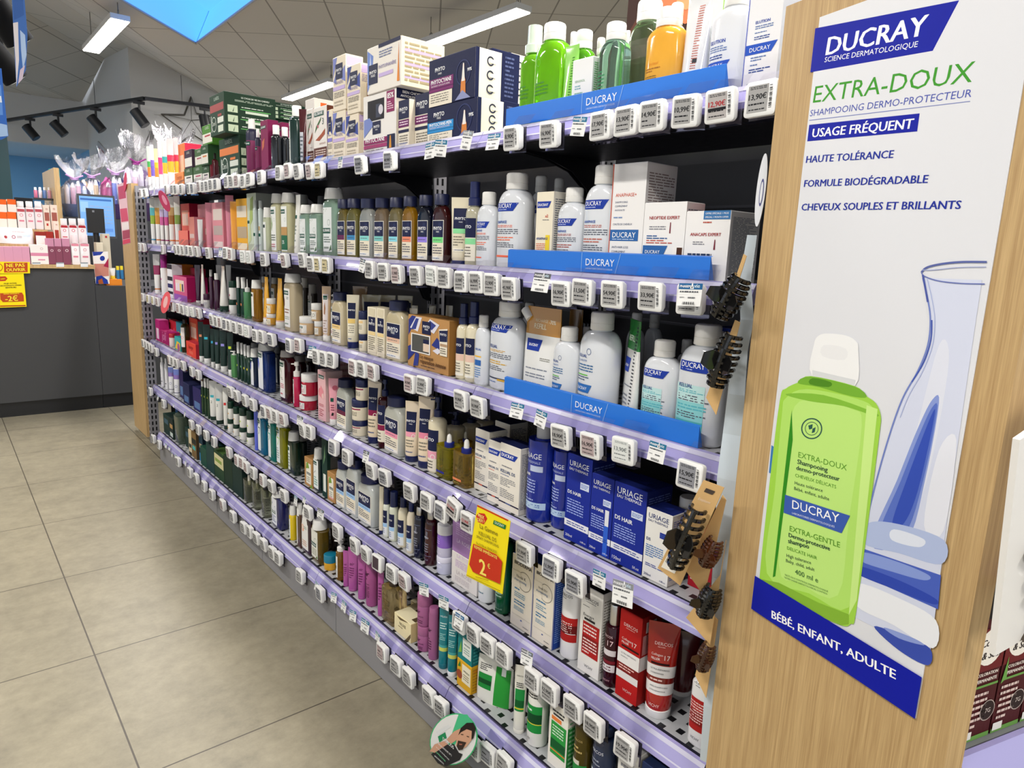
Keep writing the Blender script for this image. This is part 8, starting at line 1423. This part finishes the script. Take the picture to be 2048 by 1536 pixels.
# ------------------------------------------------------------------ the gondola behind the oak panel, right edge of the photo
QG = P0-E2*.35
def pg(x, y, back=0): q = onv(x, y, QG+E2*back, QG+E2*back+E3); return (q.xy-(QG+E2*back)) @ E3, q.z
zs1 = .678; zs2 = pg(1985, 1090)[1]
for z, nm in ((zs1, 'lower'), (zs2, 'upper')):
    t = link('shelf', None, None, tuple(gloc(.345, .034, z)), PRZ); MB().box(-.33, -.004, 0, 1.0, -.022, -.0004, M('8a8a90', 'satin')).build('board', t)
    r_ = MB(); r_.prism([(-y_, zz) for y_, zz in [(.008, -.006), (0, .003), (-.006, .002), (-.026, -.034), (-.028, -.044), (-.002, -.03)]], 'y', 0, 1.0, RAIL); r_.build('price_rail', t); thing(t, f'{nm} shelf of the gondola behind the oak panel', 'shelf', 'shelves behind the oak panel')
bk = MB(); bk.box(-.01, 0, .034, 1.03, .03, 1.5, M('1d1d24', 'satin')); thing(bk.build('gondola_back', None, tuple(gloc(0.012, 0, 0)), PRZ), 'dark back board of gondola behind the oak panel', 'back board')
def gb(y0, w, z, h, o, label, d=.07, x=.335):
    ob = assemble('box', w, h, d, dict(o, name='hair_colour_carton'), tuple(gloc(x-d/2, y0+w/2, z+.0006)), PRZ+math.pi/2, False); pend(ob, label, 'box', 'hair colour boxes behind the oak panel', y0)
hc = dict(c='4a1518', sc='3a1012', tc='1a0c0e', lab=[('r',-.98,.98,.0,.03,'6a9a4a'),('r',-1,1,.78,1,'17100f'),('r',-1,1,.45,.72,'6a1c1e'),('o',.0,.6,.86,'efe8dc'),('t','Color',-.65,.5,.61,'2a2020','bi'),('t','& Soin',-.5,.75,.53,'2a2020','bi'),('t','COLORATION',-.6,.8,.42,'f0e4d8','b'),('t','PERMANENTE',-.6,.8,.38,'f0e4d8','b'),('r',-.9,.95,.345,.36,'6a9a4a'),('l',-.8,.4,.08,.32,6,'d8c0b8'),('o',.55,.18,.5,'2a1a18'),('o',.55,.18,.5,'b8a8a0',.92),('t','7G',.4,.75,.165,'d8c8c0'),('g',[(-.95,.33),(-.6,.36),(-.7,.5)],'6aa04a'),('r',-.95,-.3,.02,.07,'e4e0d8')])
w_ = .054; h_ = .2
for i in range(5): gb(.056+i*(w_+.003), w_, zs1, h_, hc, 'dark red hair colour carton, '+ORD[i]+' from oak panel, lower shelf')
for i in range(4): gb(.05+i*(w_+.006), w_, zs2, .17, dict(c='c9c6c4', sc='b8b6b6', tc='2a2a2c', lab=lines('5a5c62', 14, v0=.3)+[('r',-1,1,.2,.26,'2a5a3a'),('l',-.8,.8,.04,.18,4,'5a5c62')]), 'grey printed hair colour carton, '+ORD[i]+' from oak panel, upper shelf', x=.30)
cc = link('shade_chart', None, None, (0, 0, 0)); QC = P0-E2*.42; q = lambda x, y: onv(x, y, QC, QC+E3)
A, B2, C2, D2 = q(2040, 880), q(2300, 700), q(2200, 1190), q(1990, 1312); th = Vector((E2.x, E2.y, 0))*.006; m_ = MB()
m_.add([tuple(v) for v in (A, B2, C2, D2)]+[tuple(v+th) for v in (A, B2, C2, D2)], [(3, 2, 1, 0), (4, 5, 6, 7), (0, 1, 5, 4), (1, 2, 6, 5), (2, 3, 7, 6), (3, 0, 4, 7)], M('ece9e4', 'plastic')); m_.build('card', cc)
for i, (x, y) in enumerate(((2046, 1100), (2050, 1180), (2040, 1270))):
    h = MB(); p = q(x+6, y)-Vector((E2.x, E2.y, 0))*.006; h.tube([tuple(p+Vector((E3.x, E3.y, 0))*(.02*math.sin(k/5*3))-Vector((0, 0, .008*k))) for k in range(5)], .007, M(['3a2a22', '17181c', '4a3c30'][i], 'gloss'), 8); h.build('hair_sample', cc)
thing(cc, 'white hair shade chart with hair samples at right edge', 'shade chart')
finish_labels()
